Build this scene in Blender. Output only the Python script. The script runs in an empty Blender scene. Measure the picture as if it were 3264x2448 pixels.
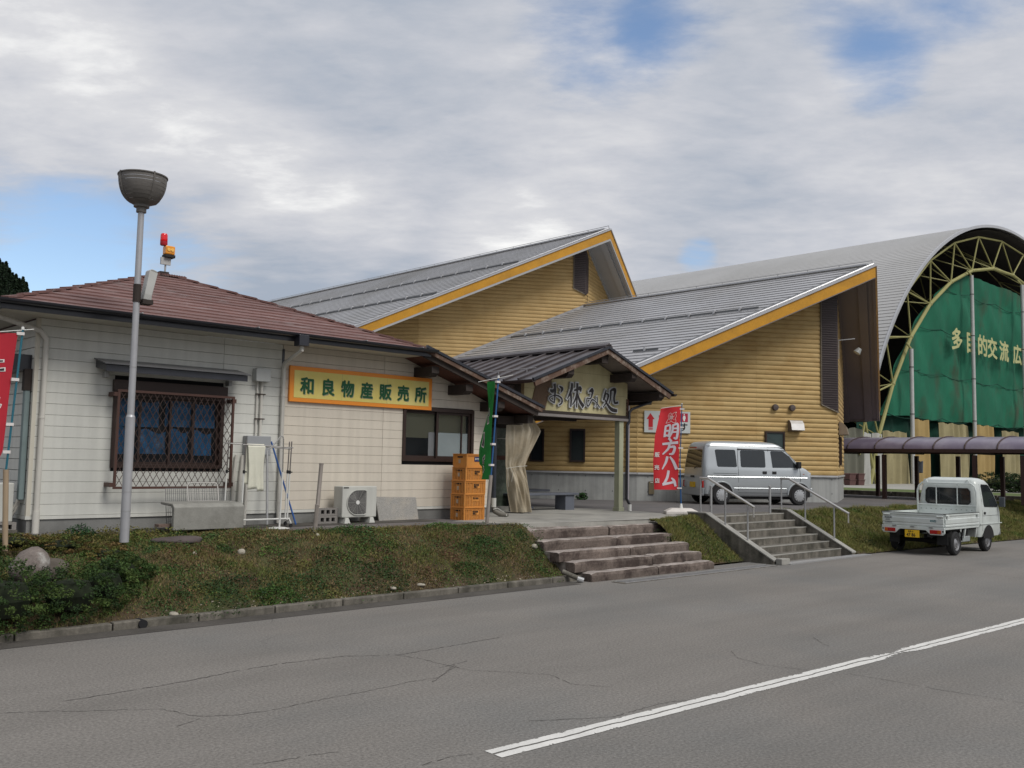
import bpy, bmesh, math, random
import numpy as np
from mathutils import Vector, Matrix
R = math.radians
rnd = random.Random(11)
sc = bpy.context.scene
COL = sc.collection

# ------------------------------------------------------------------ camera
cam_d = bpy.data.cameras.new('camera')
cam_d.sensor_width = 36.0
cam_d.lens = 36.0 * 3000.0 / 3264.0
cam_d.clip_start = 0.1
cam_d.clip_end = 3000.0
cam = bpy.data.objects.new('camera', cam_d)
COL.objects.link(cam)
cam.matrix_world = (Matrix.Translation((0, 0, 1.95)) @ Matrix.Rotation(R(90 + 4.70), 4, 'X')
                    @ Matrix.Rotation(R(1.075), 4, 'Z'))
sc.camera = cam

# ------------------------------------------------------------------ view and sky
sc.view_settings.view_transform = 'Standard'
sc.view_settings.look = 'None'
sc.view_settings.exposure = 0.15
sc.view_settings.gamma = 1.0
sc.view_settings.use_curve_mapping = False
SUN_EL, SUN_AZ = 50.0, 132.0        # azimuth clockwise from +Y
world = bpy.data.worlds.new('World')
sc.world = world
world.use_nodes = True

def make_sky():
    nt = world.node_tree
    N, L = nt.nodes, nt.links
    N.clear()
    out = N.new('ShaderNodeOutputWorld')
    bg = N.new('ShaderNodeBackground'); bg.inputs[1].default_value = 1.0
    L.new(bg.outputs[0], out.inputs[0])
    sky = N.new('ShaderNodeTexSky'); sky.sky_type = 'NISHITA'; sky.sun_disc = False
    sky.sun_elevation = R(SUN_EL); sky.sun_rotation = R(SUN_AZ)
    sky.altitude = 400; sky.air_density = 1.0; sky.dust_density = 1.2; sky.ozone_density = 1.3
    blue = N.new('ShaderNodeVectorMath'); blue.operation = 'SCALE'; blue.inputs['Scale'].default_value = 0.145
    L.new(sky.outputs[0], blue.inputs[0])
    tc = N.new('ShaderNodeTexCoord')
    def math_(op, a, b=None, c=None, clamp=False):
        n = N.new('ShaderNodeMath'); n.operation = op; n.use_clamp = clamp
        for i, v in enumerate((a, b, c)):
            if v is None: continue
            if isinstance(v, (int, float)): n.inputs[i].default_value = v
            else: L.new(v, n.inputs[i])
        return n.outputs[0]
    def vdot(v):
        n = N.new('ShaderNodeVectorMath'); n.operation = 'DOT_PRODUCT'
        L.new(tc.outputs['Generated'], n.inputs[0]); n.inputs[1].default_value = v
        return n.outputs['Value']
    sep = N.new('ShaderNodeSeparateXYZ'); L.new(tc.outputs['Generated'], sep.inputs[0])
    zz = math_('ADD', math_('MAXIMUM', sep.outputs[2], 0.0), 0.16)
    cb = N.new('ShaderNodeCombineXYZ')
    L.new(math_('DIVIDE', sep.outputs[0], zz), cb.inputs[0])
    L.new(math_('DIVIDE', sep.outputs[1], zz), cb.inputs[1])
    def noise(scale, detail, rough, off, dist=0.0, sx=1.0, sy=1.0):
        mp = N.new('ShaderNodeMapping'); L.new(cb.outputs[0], mp.inputs[0])
        mp.inputs['Location'].default_value = off; mp.inputs['Scale'].default_value = (sx, sy, 1); mp.inputs['Rotation'].default_value = (0, 0, R(14))
        n = N.new('ShaderNodeTexNoise'); L.new(mp.outputs[0], n.inputs['Vector'])
        n.inputs['Scale'].default_value = scale; n.inputs['Detail'].default_value = detail
        n.inputs['Roughness'].default_value = rough; n.inputs['Distortion'].default_value = dist
        return n.outputs['Fac']
    def blob(px, py, size, amp):
        # a soft patch of sky in the direction (azimuth, elevation)
        a, e = R(px), R(py)
        d = (math.sin(a) * math.cos(e), math.cos(a) * math.cos(e), math.sin(e))
        c0 = math.cos(R(size))
        m = N.new('ShaderNodeMapRange'); m.interpolation_type = 'SMOOTHSTEP'
        L.new(vdot(d), m.inputs['Value'])
        m.inputs['From Min'].default_value = c0; m.inputs['From Max'].default_value = 1.0
        m.inputs['To Min'].default_value = 0.0; m.inputs['To Max'].default_value = amp
        return m.outputs[0]
    def total(lst):
        s = lst[0]
        for t in lst[1:]: s = math_('ADD', s, t)
        return s
    n_big = noise(0.9, 9, 0.60, (3.1, 1.7, 0), 0.25, 1.0, 1.35)
    n_mid = noise(2.3, 10, 0.62, (8.3, 4.4, 0), 0.30, 1.0, 1.6)
    n_fine = noise(6.0, 8, 0.60, (1.3, 9.4, 0), 0.15, 1.0, 1.5)
    # brightness of the cloud base
    bright = total([math_('MULTIPLY', n_big, 0.62), math_('MULTIPLY', n_mid, 0.55), math_('MULTIPLY', n_fine, 0.50), -0.04] + [
        blob(-29, 20.5, 8, 0.10), blob(-24, 18.5, 6, 0.12), blob(-17, 16.5, 6, 0.12), blob(-13.5, 15.5, 5, 0.12), blob(-9, 14, 4, 0.14), blob(-1, 12.8, 5, 0.24), blob(3.5, 11.5, 4, 0.14),
        blob(5, 20.5, 8, 0.12), blob(28, 14, 10, 0.05), blob(20, 23, 5, 0.06), blob(-27, 28, 9, 0.05),
        blob(-12, 26, 10, -0.14), blob(-28, 13, 9, -0.16), blob(-19, 10, 8, -0.22), blob(-11, 8, 8, -0.22), blob(-5, 10, 5, -0.10), blob(12, 14.5, 7, -0.12), blob(16, 18, 8, -0.03)])
    sq = N.new('ShaderNodeMapRange'); L.new(bright, sq.inputs['Value'])
    sq.inputs['From Min'].default_value = 0.42; sq.inputs['From Max'].default_value = 1.20
    ramp = N.new('ShaderNodeValToRGB'); L.new(sq.outputs[0], ramp.inputs[0])
    cr = ramp.color_ramp
    cr.elements[0].position = 0.05; cr.elements[0].color = (0.345, 0.395, 0.475, 1)
    cr.elements[1].position = 0.97; cr.elements[1].color = (0.88, 0.88, 0.87, 1)
    for p, c in ((0.28, (0.44, 0.47, 0.53, 1)), (0.50, (0.53, 0.545, 0.59, 1)), (0.72, (0.63, 0.635, 0.66, 1))):
        e = cr.elements.new(p); e.color = c
    # holes with blue sky
    holes = total([math_('MULTIPLY', n_mid, 0.75), math_('MULTIPLY', n_big, 0.35), math_('MULTIPLY', n_fine, 0.45), blob(-28, 10.0, 8.0, -0.46), blob(-22, 8.0, 9, -0.40),
                   blob(5.0, 26.6, 6.5, -0.34), blob(9.5, 25.4, 4, -0.20), blob(22, 25.2, 6.0, -0.24), blob(28, 26, 5, -0.28), blob(21.5, 22, 3.5, -0.26), blob(11.2, 12.4, 1.6, -0.34)])
    cov = N.new('ShaderNodeMapRange'); L.new(holes, cov.inputs['Value']); cov.interpolation_type = 'SMOOTHSTEP'
    cov.inputs['From Min'].default_value = 0.12; cov.inputs['From Max'].default_value = 0.66
    mix = N.new('ShaderNodeMix'); mix.data_type = 'RGBA'
    L.new(cov.outputs[0], mix.inputs['Factor'])
    L.new(blue.outputs[0], mix.inputs['A']); L.new(ramp.outputs[0], mix.inputs['B'])
    L.new(mix.outputs['Result'], bg.inputs[0])
make_sky()
sun_d = bpy.data.lights.new('sun', 'SUN'); sun_d.energy = 2.0; sun_d.angle = R(24); sun_d.color = (1.0, 0.965, 0.91)
sun = bpy.data.objects.new('sun', sun_d); COL.objects.link(sun)
_d = Vector((math.sin(R(SUN_AZ)) * math.cos(R(SUN_EL)), math.cos(R(SUN_AZ)) * math.cos(R(SUN_EL)), math.sin(R(SUN_EL))))
sun.rotation_euler = _d.to_track_quat('Z', 'Y').to_euler()

# ------------------------------------------------------------------ the street grid everything follows
GA = R(43.5); GX, GY = -6.58, 12.94
GM = Matrix.Translation((GX, GY, 0)) @ Matrix.Rotation(GA, 4, 'Z')   # x along the shop front, y into the block
def G(x, y, z=0.0): return GM @ Vector((x, y, z))
ZT = 0.85   # level of the raised terrace

# ------------------------------------------------------------------ materials
MATS = {}
def mat(name, col, rough=0.65, metal=0.0, var=0.12, vs=2.5, col2=None, c2s=1.2, c2lo=0.45, c2hi=0.65, bump=0.0, bs=40.0,
        spec=0.4, fine=0.0, fs=60.0, streak=0.0, coord='Object', alpha=None, trans=0.0, rand=0.0, emit=None, coat=0.0, stretch=None):
    if name in MATS: return MATS[name]
    m = bpy.data.materials.new(name); MATS[name] = m
    m.use_nodes = True
    nt = m.node_tree; N, L = nt.nodes, nt.links
    b = N['Principled BSDF']
    b.inputs['Roughness'].default_value = rough; b.inputs['Metallic'].default_value = metal
    b.inputs['Specular IOR Level'].default_value = spec
    if coat: b.inputs['Coat Weight'].default_value = coat; b.inputs['Coat Roughness'].default_value = 0.08
    tc = N.new('ShaderNodeTexCoord'); src = tc.outputs[coord]
    if stretch:
        mp = N.new('ShaderNodeMapping'); L.new(src, mp.inputs[0]); mp.inputs['Scale'].default_value = stretch; src = mp.outputs[0]
    def noise(s, d=5, r=0.6):
        n = N.new('ShaderNodeTexNoise'); L.new(src, n.inputs['Vector'])
        n.inputs['Scale'].default_value = s; n.inputs['Detail'].default_value = d; n.inputs['Roughness'].default_value = r
        return n.outputs['Fac']
    def rng(v, a, b_, c, d_):
        n = N.new('ShaderNodeMapRange'); L.new(v, n.inputs['Value'])
        n.inputs['From Min'].default_value = a; n.inputs['From Max'].default_value = b_
        n.inputs['To Min'].default_value = c; n.inputs['To Max'].default_value = d_
        return n.outputs[0]
    cur = None
    rgb = N.new('ShaderNodeRGB'); rgb.outputs[0].default_value = (*col, 1); cur = rgb.outputs[0]
    if col2 is not None:
        mx = N.new('ShaderNodeMix'); mx.data_type = 'RGBA'
        L.new(rng(noise(c2s, 8, 0.62), c2lo, c2hi, 0, 1), mx.inputs['Factor'])
        L.new(cur, mx.inputs['A']); mx.inputs['B'].default_value = (*col2, 1); cur = mx.outputs['Result']
    def scale_by(cur, val):
        v = N.new('ShaderNodeVectorMath'); v.operation = 'SCALE'
        L.new(cur, v.inputs[0]); L.new(val, v.inputs['Scale']); return v.outputs[0]
    if var: cur = scale_by(cur, rng(noise(vs), 0.3, 0.7, 1 - var, 1 + var))
    if fine: cur = scale_by(cur, rng(noise(fs, 3, 0.7), 0.3, 0.7, 1 - fine, 1 + fine))
    if streak:
        mp = N.new('ShaderNodeMapping'); L.new(tc.outputs['Object'], mp.inputs[0]); mp.inputs['Scale'].default_value = (9, 9, 0.35)
        n = N.new('ShaderNodeTexNoise'); L.new(mp.outputs[0], n.inputs['Vector']); n.inputs['Scale'].default_value = 1.0
        n.inputs['Detail'].default_value = 6
        cur = scale_by(cur, rng(n.outputs['Fac'], 0.35, 0.62, 1 - streak, 1.03))
    if rand:
        oi = N.new('ShaderNodeObjectInfo'); cur = scale_by(cur, rng(oi.outputs['Random'], 0, 1, 1 - rand, 1 + rand))
    L.new(cur, b.inputs['Base Color'])
    if bump:
        bp = N.new('ShaderNodeBump'); bp.inputs['Strength'].default_value = bump; bp.inputs['Distance'].default_value = 0.01
        L.new(noise(bs, 4, 0.65), bp.inputs['Height']); L.new(bp.outputs[0], b.inputs['Normal'])
    if trans: b.inputs['Transmission Weight'].default_value = trans
    if alpha is not None: b.inputs['Alpha'].default_value = alpha
    if emit: b.inputs['Emission Color'].default_value = (*emit[:3], 1); b.inputs['Emission Strength'].default_value = emit[3]
    return m

# ------------------------------------------------------------------ mesh helper
class MB:
    def __init__(s, M=None):
        s.v = []; s.f = []; s.m = []; s.M = M; s.mi = 0
    def P(s, p):
        p = Vector(p)
        if s.M is not None: p = s.M @ p
        s.v.append(tuple(p)); return len(s.v) - 1
    def face(s, pts):
        s.f.append([s.P(p) for p in pts]); s.m.append(s.mi)
    def faces(s, verts, faces):
        b = len(s.v)
        for p in verts: s.P(p)
        for f in faces: s.f.append([b + i for i in f]); s.m.append(s.mi)
    def box(s, x0, x1, y0, y1, z0, z1):
        s.faces([(x0, y0, z0), (x1, y0, z0), (x1, y1, z0), (x0, y1, z0), (x0, y0, z1), (x1, y0, z1), (x1, y1, z1), (x0, y1, z1)],
                [(0, 3, 2, 1), (4, 5, 6, 7), (0, 1, 5, 4), (1, 2, 6, 5), (2, 3, 7, 6), (3, 0, 4, 7)])
    def prism(s, poly, vec):
        # poly: list of 3D points (planar), extruded by vec
        n = len(poly); vec = Vector(vec)
        a = [Vector(p) for p in poly]; b = [p + vec for p in a]
        s.faces(a + b, [tuple(range(n))[::-1], tuple(range(n, 2 * n))] + [(i, (i + 1) % n, n + (i + 1) % n, n + i) for i in range(n)])
    def bar(s, p, q, w, h, up=(0, 0, 1)):
        p, q = Vector(p), Vector(q); d = (q - p).normalized(); up = Vector(up)
        sd = d.cross(up)
        if sd.length < 1e-5: sd = d.cross(Vector((1, 0, 0)))
        sd.normalize(); u2 = sd.cross(d)
        a, b = sd * w / 2, u2 * h / 2
        s.faces([p - a - b, p + a - b, p + a + b, p - a + b, q - a - b, q + a - b, q + a + b, q - a + b],
                [(0, 1, 2, 3), (7, 6, 5, 4), (4, 5, 1, 0), (5, 6, 2, 1), (6, 7, 3, 2), (7, 4, 0, 3)])
    def tube(s, pts, r, n=8, cap=True):
        pts = [Vector(p) for p in pts]; rings = []
        rr = r if isinstance(r, (list, tuple)) else [r] * len(pts)
        ref = None
        for i, p in enumerate(pts):
            if i == 0: d = pts[1] - p
            elif i == len(pts) - 1: d = p - pts[i - 1]
            else: d = (pts[i + 1] - p).normalized() + (p - pts[i - 1]).normalized()
            d.normalize()
            if ref is None:
                ref = d.orthogonal().normalized()
            ref = (ref - d * ref.dot(d)).normalized()
            b = d.cross(ref)
            rings.append([s.P(p + (ref * math.cos(2 * math.pi * k / n) + b * math.sin(2 * math.pi * k / n)) * rr[i]) for k in range(n)])
        for a, b in zip(rings, rings[1:]):
            for k in range(n): s.f.append([a[k], a[(k + 1) % n], b[(k + 1) % n], b[k]]); s.m.append(s.mi)
        if cap:
            s.f.append(rings[0][::-1]); s.m.append(s.mi); s.f.append(rings[-1]); s.m.append(s.mi)
    def lathe(s, prof, c=(0, 0, 0), n=16, axis=None, a0=0.0, a1=2 * math.pi):
        c = Vector(c)
        Q = Matrix.Identity(3)
        if axis is not None: Q = Vector(axis).to_track_quat('Z', 'Y').to_matrix()
        full = abs(a1 - a0 - 2 * math.pi) < 1e-6
        m = n if full else n + 1
        rings = []
        for r, z in prof:
            rings.append([s.P(c + Q @ Vector((r * math.cos(a0 + (a1 - a0) * k / n), r * math.sin(a0 + (a1 - a0) * k / n), z))) for k in range(m)])
        for a, b in zip(rings, rings[1:]):
            for k in range(n):
                k2 = (k + 1) % m
                s.f.append([a[k], a[k2], b[k2], b[k]]); s.m.append(s.mi)
    def loft(s, rings, cap=True):
        ids = [[s.P(p) for p in r] for r in rings]; n = len(rings[0])
        for a, b in zip(ids, ids[1:]):
            for k in range(n): s.f.append([a[k], a[(k + 1) % n], b[(k + 1) % n], b[k]]); s.m.append(s.mi)
        if cap: s.f.append(ids[0][::-1]); s.m.append(s.mi); s.f.append(ids[-1]); s.m.append(s.mi)
    def grid(s, fn, nu, nv):
        b = len(s.v)
        for j in range(nv + 1):
            for i in range(nu + 1): s.P(fn(i / nu, j / nv))
        for j in range(nv):
            for i in range(nu):
                k = b + j * (nu + 1) + i
                s.f.append([k, k + 1, k + nu + 2, k + nu + 1]); s.m.append(s.mi)
    def build(s, name, mats, parent=None, smooth=False, bevel=0.0, kind=None, label=None, solid=0.0):
        me = bpy.data.meshes.new(name)
        me.from_pydata(s.v, [], s.f)
        if not isinstance(mats, (list, tuple)): mats = [mats]
        for m in mats: me.materials.append(m)
        if len(mats) > 1: me.polygons.foreach_set('material_index', s.m)
        if smooth: me.shade_smooth()
        bm = bmesh.new(); bm.from_mesh(me); bmesh.ops.recalc_face_normals(bm, faces=bm.faces); bm.to_mesh(me); bm.free()
        me.update()
        o = bpy.data.objects.new(name, me); COL.objects.link(o)
        if parent is not None: o.parent = parent
        if bevel:
            b = o.modifiers.new('bevel', 'BEVEL'); b.width = bevel; b.segments = 1 if bevel < 0.01 else 2; b.limit_method = 'ANGLE'; b.angle_limit = R(40)
        if solid:
            b = o.modifiers.new('solid', 'SOLIDIFY'); b.thickness = solid
        if smooth and bevel == 0:
            try: me.set_sharp_from_angle(angle=R(38))
            except Exception: pass
        if kind: o['kind'] = kind
        if label: o['label'] = label
        return o

def tag(o, label=None, cat=None, group=None, kind=None):
    if label: o['label'] = label
    if cat: o['category'] = cat
    if group: o['group'] = group
    if kind: o['kind'] = kind
    return o
def thing(name, label, cat, loc=(0, 0, 0), rz=0.0, group=None, grid=True):
    o = bpy.data.objects.new(name, None); o.empty_display_size = 0.2; COL.objects.link(o)
    if grid: o.location = G(*loc); o.rotation_euler = (0, 0, GA + rz)
    else: o.location = loc; o.rotation_euler = (0, 0, rz)
    return tag(o, label, cat, group)
def rehang(root):
    """parts were drawn in grid coordinates: shift their meshes so they sit right under the root Empty"""
    inv = root.matrix_basis.inverted() @ GM
    done = set()
    def walk(o):
        for c in children(o):
            if c.data and c.data.name not in done:
                c.data.transform(inv); done.add(c.data.name)
            walk(c)
    walk(root)
_kids = {}
def children(o): return list(o.children)
def single(o, label, cat, group=None): return tag(o, label, cat, group)
def grid_obj(o):
    """a one-mesh thing drawn in grid coordinates: give it an origin at its base"""
    me = o.data
    co = [v.co for v in me.vertices]
    cx = sum(c.x for c in co) / len(co); cy = sum(c.y for c in co) / len(co); cz = min(c.z for c in co)
    me.transform(Matrix.Translation((-cx, -cy, -cz)))
    o.location = G(cx, cy, cz); o.rotation_euler = (0, 0, GA)
    return o
def copy_tree(o, parent=None):
    c = o.copy(); COL.objects.link(c); c.parent = parent
    for ch in children(o): copy_tree(ch, c)
    return c

def text_mb(mb, body, origin, right, up, size, wx=1.0, bold=0.0, depth=0.004, align='LEFT', line=None):
    """print: turns a word into a thin raised mesh laid on a surface"""
    cu = bpy.data.curves.new('lettering', 'FONT'); cu.body = body; cu.size = 1.0; cu.align_x = align; cu.resolution_u = 2
    if line: cu.space_line = line
    ob = bpy.data.objects.new('lettering', cu); COL.objects.link(ob)
    bpy.context.view_layer.update()
    dg = bpy.context.evaluated_depsgraph_get()
    me = bpy.data.meshes.new_from_object(ob.evaluated_get(dg))
    vs = [v.co.copy() for v in me.vertices]; fs = [tuple(p.vertices) for p in me.polygons]
    bpy.data.objects.remove(ob); bpy.data.curves.remove(cu); bpy.data.meshes.remove(me)
    origin, right, up = Vector(origin), Vector(right).normalized(), Vector(up).normalized()
    nrm = right.cross(up)
    offs = [(0, 0)]
    if bold: offs = [(dx * bold, dy * bold) for dx, dy in ((0, 0), (1, 0), (-1, 0), (0, 1), (0, -1), (.7, .7), (-.7, .7), (.7, -.7), (-.7, -.7))]
    for k, (dx, dy) in enumerate(offs):
        mb.faces([origin + right * ((v.x + dx) * size * wx) + up * ((v.y + dy) * size) + nrm * (depth + k * 0.0004) for v in vs], fs)

def brush_mb(mb, strokes, origin, right, up, size, depth=0.004, grow=0.0, thick=0.0):
    """hand-brushed strokes: each a list of (x, y, width) in the unit square of its character"""
    origin, right, up = Vector(origin), Vector(right).normalized(), Vector(up).normalized()
    nrm = right.cross(up)
    k = 0
    for st in strokes:
        # Catmull-Rom resample
        pts = []
        st2 = [st[0]] + list(st) + [st[-1]]
        for i in range(1, len(st2) - 2):
            p0, p1, p2, p3 = st2[i - 1], st2[i], st2[i + 1], st2[i + 2]
            for q in range(5):
                t = q / 5
                pts.append(tuple(0.5 * ((2 * b) + (-a + c) * t + (2 * a - 5 * b + 4 * c - d) * t * t + (-a + 3 * b - 3 * c + d) * t ** 3) for a, b, c, d in zip(p0, p1, p2, p3)))
        pts.append(st[-1])
        poly = []; poly2 = []
        n = len(pts)
        for i, (x, y, w) in enumerate(pts):
            a = pts[max(i - 1, 0)]; b = pts[min(i + 1, n - 1)]
            dx, dy = b[0] - a[0], b[1] - a[1]; l = math.hypot(dx, dy) or 1
            w = max(w, 0.012) / 2 + grow
            ex = (0 if 0 < i < n - 1 else (grow + w * 0.35) * (1 if i else -1))
            poly.append((x - dy / l * w + dx / l * ex, y + dx / l * w + dy / l * ex)); poly2.append((x + dy / l * w + dx / l * ex, y - dx / l * w + dy / l * ex))
        d = depth + k * 0.0005; k += 1
        V = []
        for (a, b) in zip(poly, poly2):
            for q in (a, b): V.append(origin + right * (q[0] * size) + up * (q[1] * size) + nrm * d)
        mb.faces(V, [(2 * i, 2 * i + 1, 2 * i + 3, 2 * i + 2) for i in range(n - 1)])
        if thick:
            V2 = [p - nrm * thick for p in V]
            m = len(V)
            fs = [(2 * i, 2 * i + 2, m + 2 * i + 2, m + 2 * i) for i in range(n - 1)] + [(2 * i + 1, m + 2 * i + 1, m + 2 * i + 3, 2 * i + 3) for i in range(n - 1)]
            fs += [(0, m, m + 1, 1), (2 * n - 2, 2 * n - 1, m + 2 * n - 1, m + 2 * n - 2)]
            mb.faces(V + V2, fs)
# ------------------------------------------------------------------ shared materials
M_asph = mat('asphalt_old', (0.195, 0.182, 0.166), rough=0.9, var=0.06, vs=0.5, col2=(0.170, 0.166, 0.157), c2s=0.22, fine=0.34, fs=42, bump=0.6, bs=80, spec=0.25)
M_asph2 = mat('asphalt_upper', (0.125, 0.12, 0.12), rough=0.9, var=0.12, vs=0.6, col2=(0.15, 0.135, 0.13), c2s=0.3, fine=0.15, fs=50, bump=0.4, bs=90, spec=0.25)
M_asphd = mat('asphalt_edge', (0.085, 0.078, 0.070), rough=0.92, var=0.25, vs=1.4, fine=0.2, fs=45, bump=0.5, bs=80, spec=0.2)
M_conc = mat('concrete', (0.33, 0.32, 0.29), rough=0.85, var=0.14, vs=1.6, col2=(0.24, 0.235, 0.215), c2s=1.1, fine=0.08, fs=50, bump=0.25, bs=60)
M_concd = mat('concrete_mossy', (0.17, 0.155, 0.13), rough=0.92, var=0.22, vs=3.0, col2=(0.075, 0.07, 0.055), c2s=2.2, fine=0.18, fs=40, bump=0.5, bs=50, streak=0.35)
M_conc_base = mat('concrete_cast', (0.36, 0.365, 0.35), rough=0.8, var=0.10, vs=1.0, col2=(0.28, 0.285, 0.275), c2s=0.8, fine=0.05, fs=45, bump=0.12, bs=40, streak=0.18)
M_sleeper = mat('sleeper_wood', (0.17, 0.135, 0.115), rough=0.92, var=0.25, vs=5, col2=(0.055, 0.04, 0.034), c2s=2.4, c2lo=0.42, c2hi=0.60, fine=0.22, fs=40, bump=0.8, bs=35, rand=0.15)
M_sleeper_top = mat('sleeper_top', (0.33, 0.29, 0.265), rough=0.95, var=0.25, vs=4, col2=(0.17, 0.14, 0.12), c2s=3, fine=0.2, fs=40, bump=0.6, bs=45)
M_soil = mat('soil', (0.075, 0.056, 0.036), rough=0.98, var=0.3, vs=1.5, col2=(0.060, 0.072, 0.028), c2s=0.9, fine=0.3, fs=30, bump=1.0, bs=25, spec=0.1)
M_paint = mat('road_paint', (0.62, 0.61, 0.58), rough=0.8, var=0.1, vs=3, fine=0.1, fs=60)
M_white = mat('white_enamel', (0.70, 0.70, 0.67), rough=0.45, var=0.06, vs=4)
M_steel = mat('stainless', (0.62, 0.60, 0.57), rough=0.33, metal=0.85, var=0.08, vs=6)
M_galv = mat('galvanised', (0.40, 0.40, 0.40), rough=0.5, metal=0.55, var=0.12, vs=9, fine=0.06)
M_black = mat('black_rubber', (0.018, 0.018, 0.019), rough=0.75, var=0.15)
M_dark = mat('dark_interior', (0.012, 0.012, 0.014), rough=0.8, var=0.1)
M_rock = mat('granite_boulder', (0.16, 0.135, 0.12), rough=0.9, var=0.3, vs=4, col2=(0.30, 0.29, 0.27), c2s=3.5, c2lo=0.55, c2hi=0.68, fine=0.25, fs=35, bump=1.0, bs=18)

# ------------------------------------------------------------------ road, marking, ground
def add_cracks(m):
    """hairline cracks and tar seams: dark wandering lines in the asphalt"""
    nt = m.node_tree; N, L = nt.nodes, nt.links
    b = N['Principled BSDF']; cur = b.inputs['Base Color'].links[0].from_socket
    tc = N.new('ShaderNodeTexCoord')
    def crack(scale, off, wid, dist, lo, hi):
        mp = N.new('ShaderNodeMapping'); L.new(tc.outputs['Object'], mp.inputs[0]); mp.inputs['Location'].default_value = off
        n = N.new('ShaderNodeTexNoise'); L.new(mp.outputs[0], n.inputs['Vector']); n.inputs['Scale'].default_value = 1.1; n.inputs['Detail'].default_value = 6
        mx = N.new('ShaderNodeVectorMath'); mx.operation = 'MULTIPLY_ADD'
        L.new(n.outputs['Color'], mx.inputs[0]); mx.inputs[1].default_value = (dist, dist, 0); L.new(mp.outputs[0], mx.inputs[2])
        v = N.new('ShaderNodeTexVoronoi'); v.feature = 'DISTANCE_TO_EDGE'; L.new(mx.outputs[0], v.inputs['Vector']); v.inputs['Scale'].default_value = scale
        r = N.new('ShaderNodeMapRange'); L.new(v.outputs['Distance'], r.inputs['Value'])
        r.inputs['From Min'].default_value = wid * scale * 0.4; r.inputs['From Max'].default_value = wid * scale
        r.inputs['To Min'].default_value = 1; r.inputs['To Max'].default_value = 0
        g = N.new('ShaderNodeTexNoise'); L.new(mp.outputs[0], g.inputs['Vector']); g.inputs['Scale'].default_value = 0.33; g.inputs['Detail'].default_value = 3
        gr = N.new('ShaderNodeMapRange'); L.new(g.outputs['Fac'], gr.inputs['Value']); gr.inputs['From Min'].default_value = lo; gr.inputs['From Max'].default_value = hi
        k = N.new('ShaderNodeMath'); k.operation = 'MULTIPLY'; L.new(r.outputs[0], k.inputs[0]); L.new(gr.outputs[0], k.inputs[1])
        return k.outputs[0]
    for args, dark in (((0.30, (7.7, 2.2, 0), 0.007, 0.8, 0.56, 0.66), 0.35),):
        k = crack(*args)
        mx = N.new('ShaderNodeMix'); mx.data_type = 'RGBA'
        f = N.new('ShaderNodeMath'); f.operation = 'MULTIPLY'; L.new(k, f.inputs[0]); f.inputs[1].default_value = 0.5
        L.new(f.outputs[0], mx.inputs['Factor']); L.new(cur, mx.inputs['A']); mx.inputs['B'].default_value = (0.04, 0.038, 0.035, 1)
        cur = mx.outputs['Result']
    # tyre-polished bands running along the road
    mp = N.new('ShaderNodeMapping'); L.new(tc.outputs['Object'], mp.inputs[0]); mp.inputs['Scale'].default_value = (0.10, 0.9, 1)
    n = N.new('ShaderNodeTexNoise'); L.new(mp.outputs[0], n.inputs['Vector']); n.inputs['Scale'].default_value = 1.3; n.inputs['Detail'].default_value = 7; n.inputs['Roughness'].default_value = 0.6
    r = N.new('ShaderNodeMapRange'); L.new(n.outputs['Fac'], r.inputs['Value']); r.inputs['From Min'].default_value = 0.36; r.inputs['From Max'].default_value = 0.62
    r.inputs['To Min'].default_value = 0.90; r.inputs['To Max'].default_value = 1.03
    v = N.new('ShaderNodeVectorMath'); v.operation = 'SCALE'; L.new(cur, v.inputs[0]); L.new(r.outputs[0], v.inputs['Scale'])
    L.new(v.outputs[0], b.inputs['Base Color'])
add_cracks(M_asph)

b = MB(); b.box(-900, 900, -900, 900, -0.6, -0.03)
o = b.build('ground', M_soil); o['kind'] = 'structure'; o.location = G(0, 0, 0); o.rotation_euler = (0, 0, GA)

def kerb_y(x): return -3.22 - 0.028 * max(0, x - 16.5) ** 1.35
b = MB()
xs = [-60, -20, -3, 0, 3, 6, 7.3, 10.5, 12.6, 16.4, 17, 18, 19, 20, 21, 22, 24, 26, 30, 34]
top = [(x, kerb_y(x) if x < 16.4 else kerb_y(x) - 0.6) for x in xs]
for (x0, y0), (x1, y1) in zip(top, top[1:]):
    b.face([(x0, -60, 0), (x1, -60, 0), (x1, y1, 0), (x0, y0, 0)])
b.face([(34, -60, 0), (34, top[-1][1], 0), (140, top[-1][1] - 6, 0), (140, -60, 0)])
road = b.build('road', M_asph); road['kind'] = 'structure'; road.location = G(0, 0, 0); road.rotation_euler = (0, 0, GA)
# darker gutter strip along the kerb
b = MB()
for (x0, y0), (x1, y1) in zip(top, top[1:]):
    if x1 <= 7.4: b.face([(x0, y0 - 0.36, 0.004), (x1, y1 - 0.36, 0.004), (x1, y1, 0.004), (x0, y0, 0.004)])
o = b.build('road_edge_strip', M_asphd); o['kind'] = 'structure'; o.location = G(0, 0, 0); o.rotation_euler = (0, 0, GA)

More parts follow.
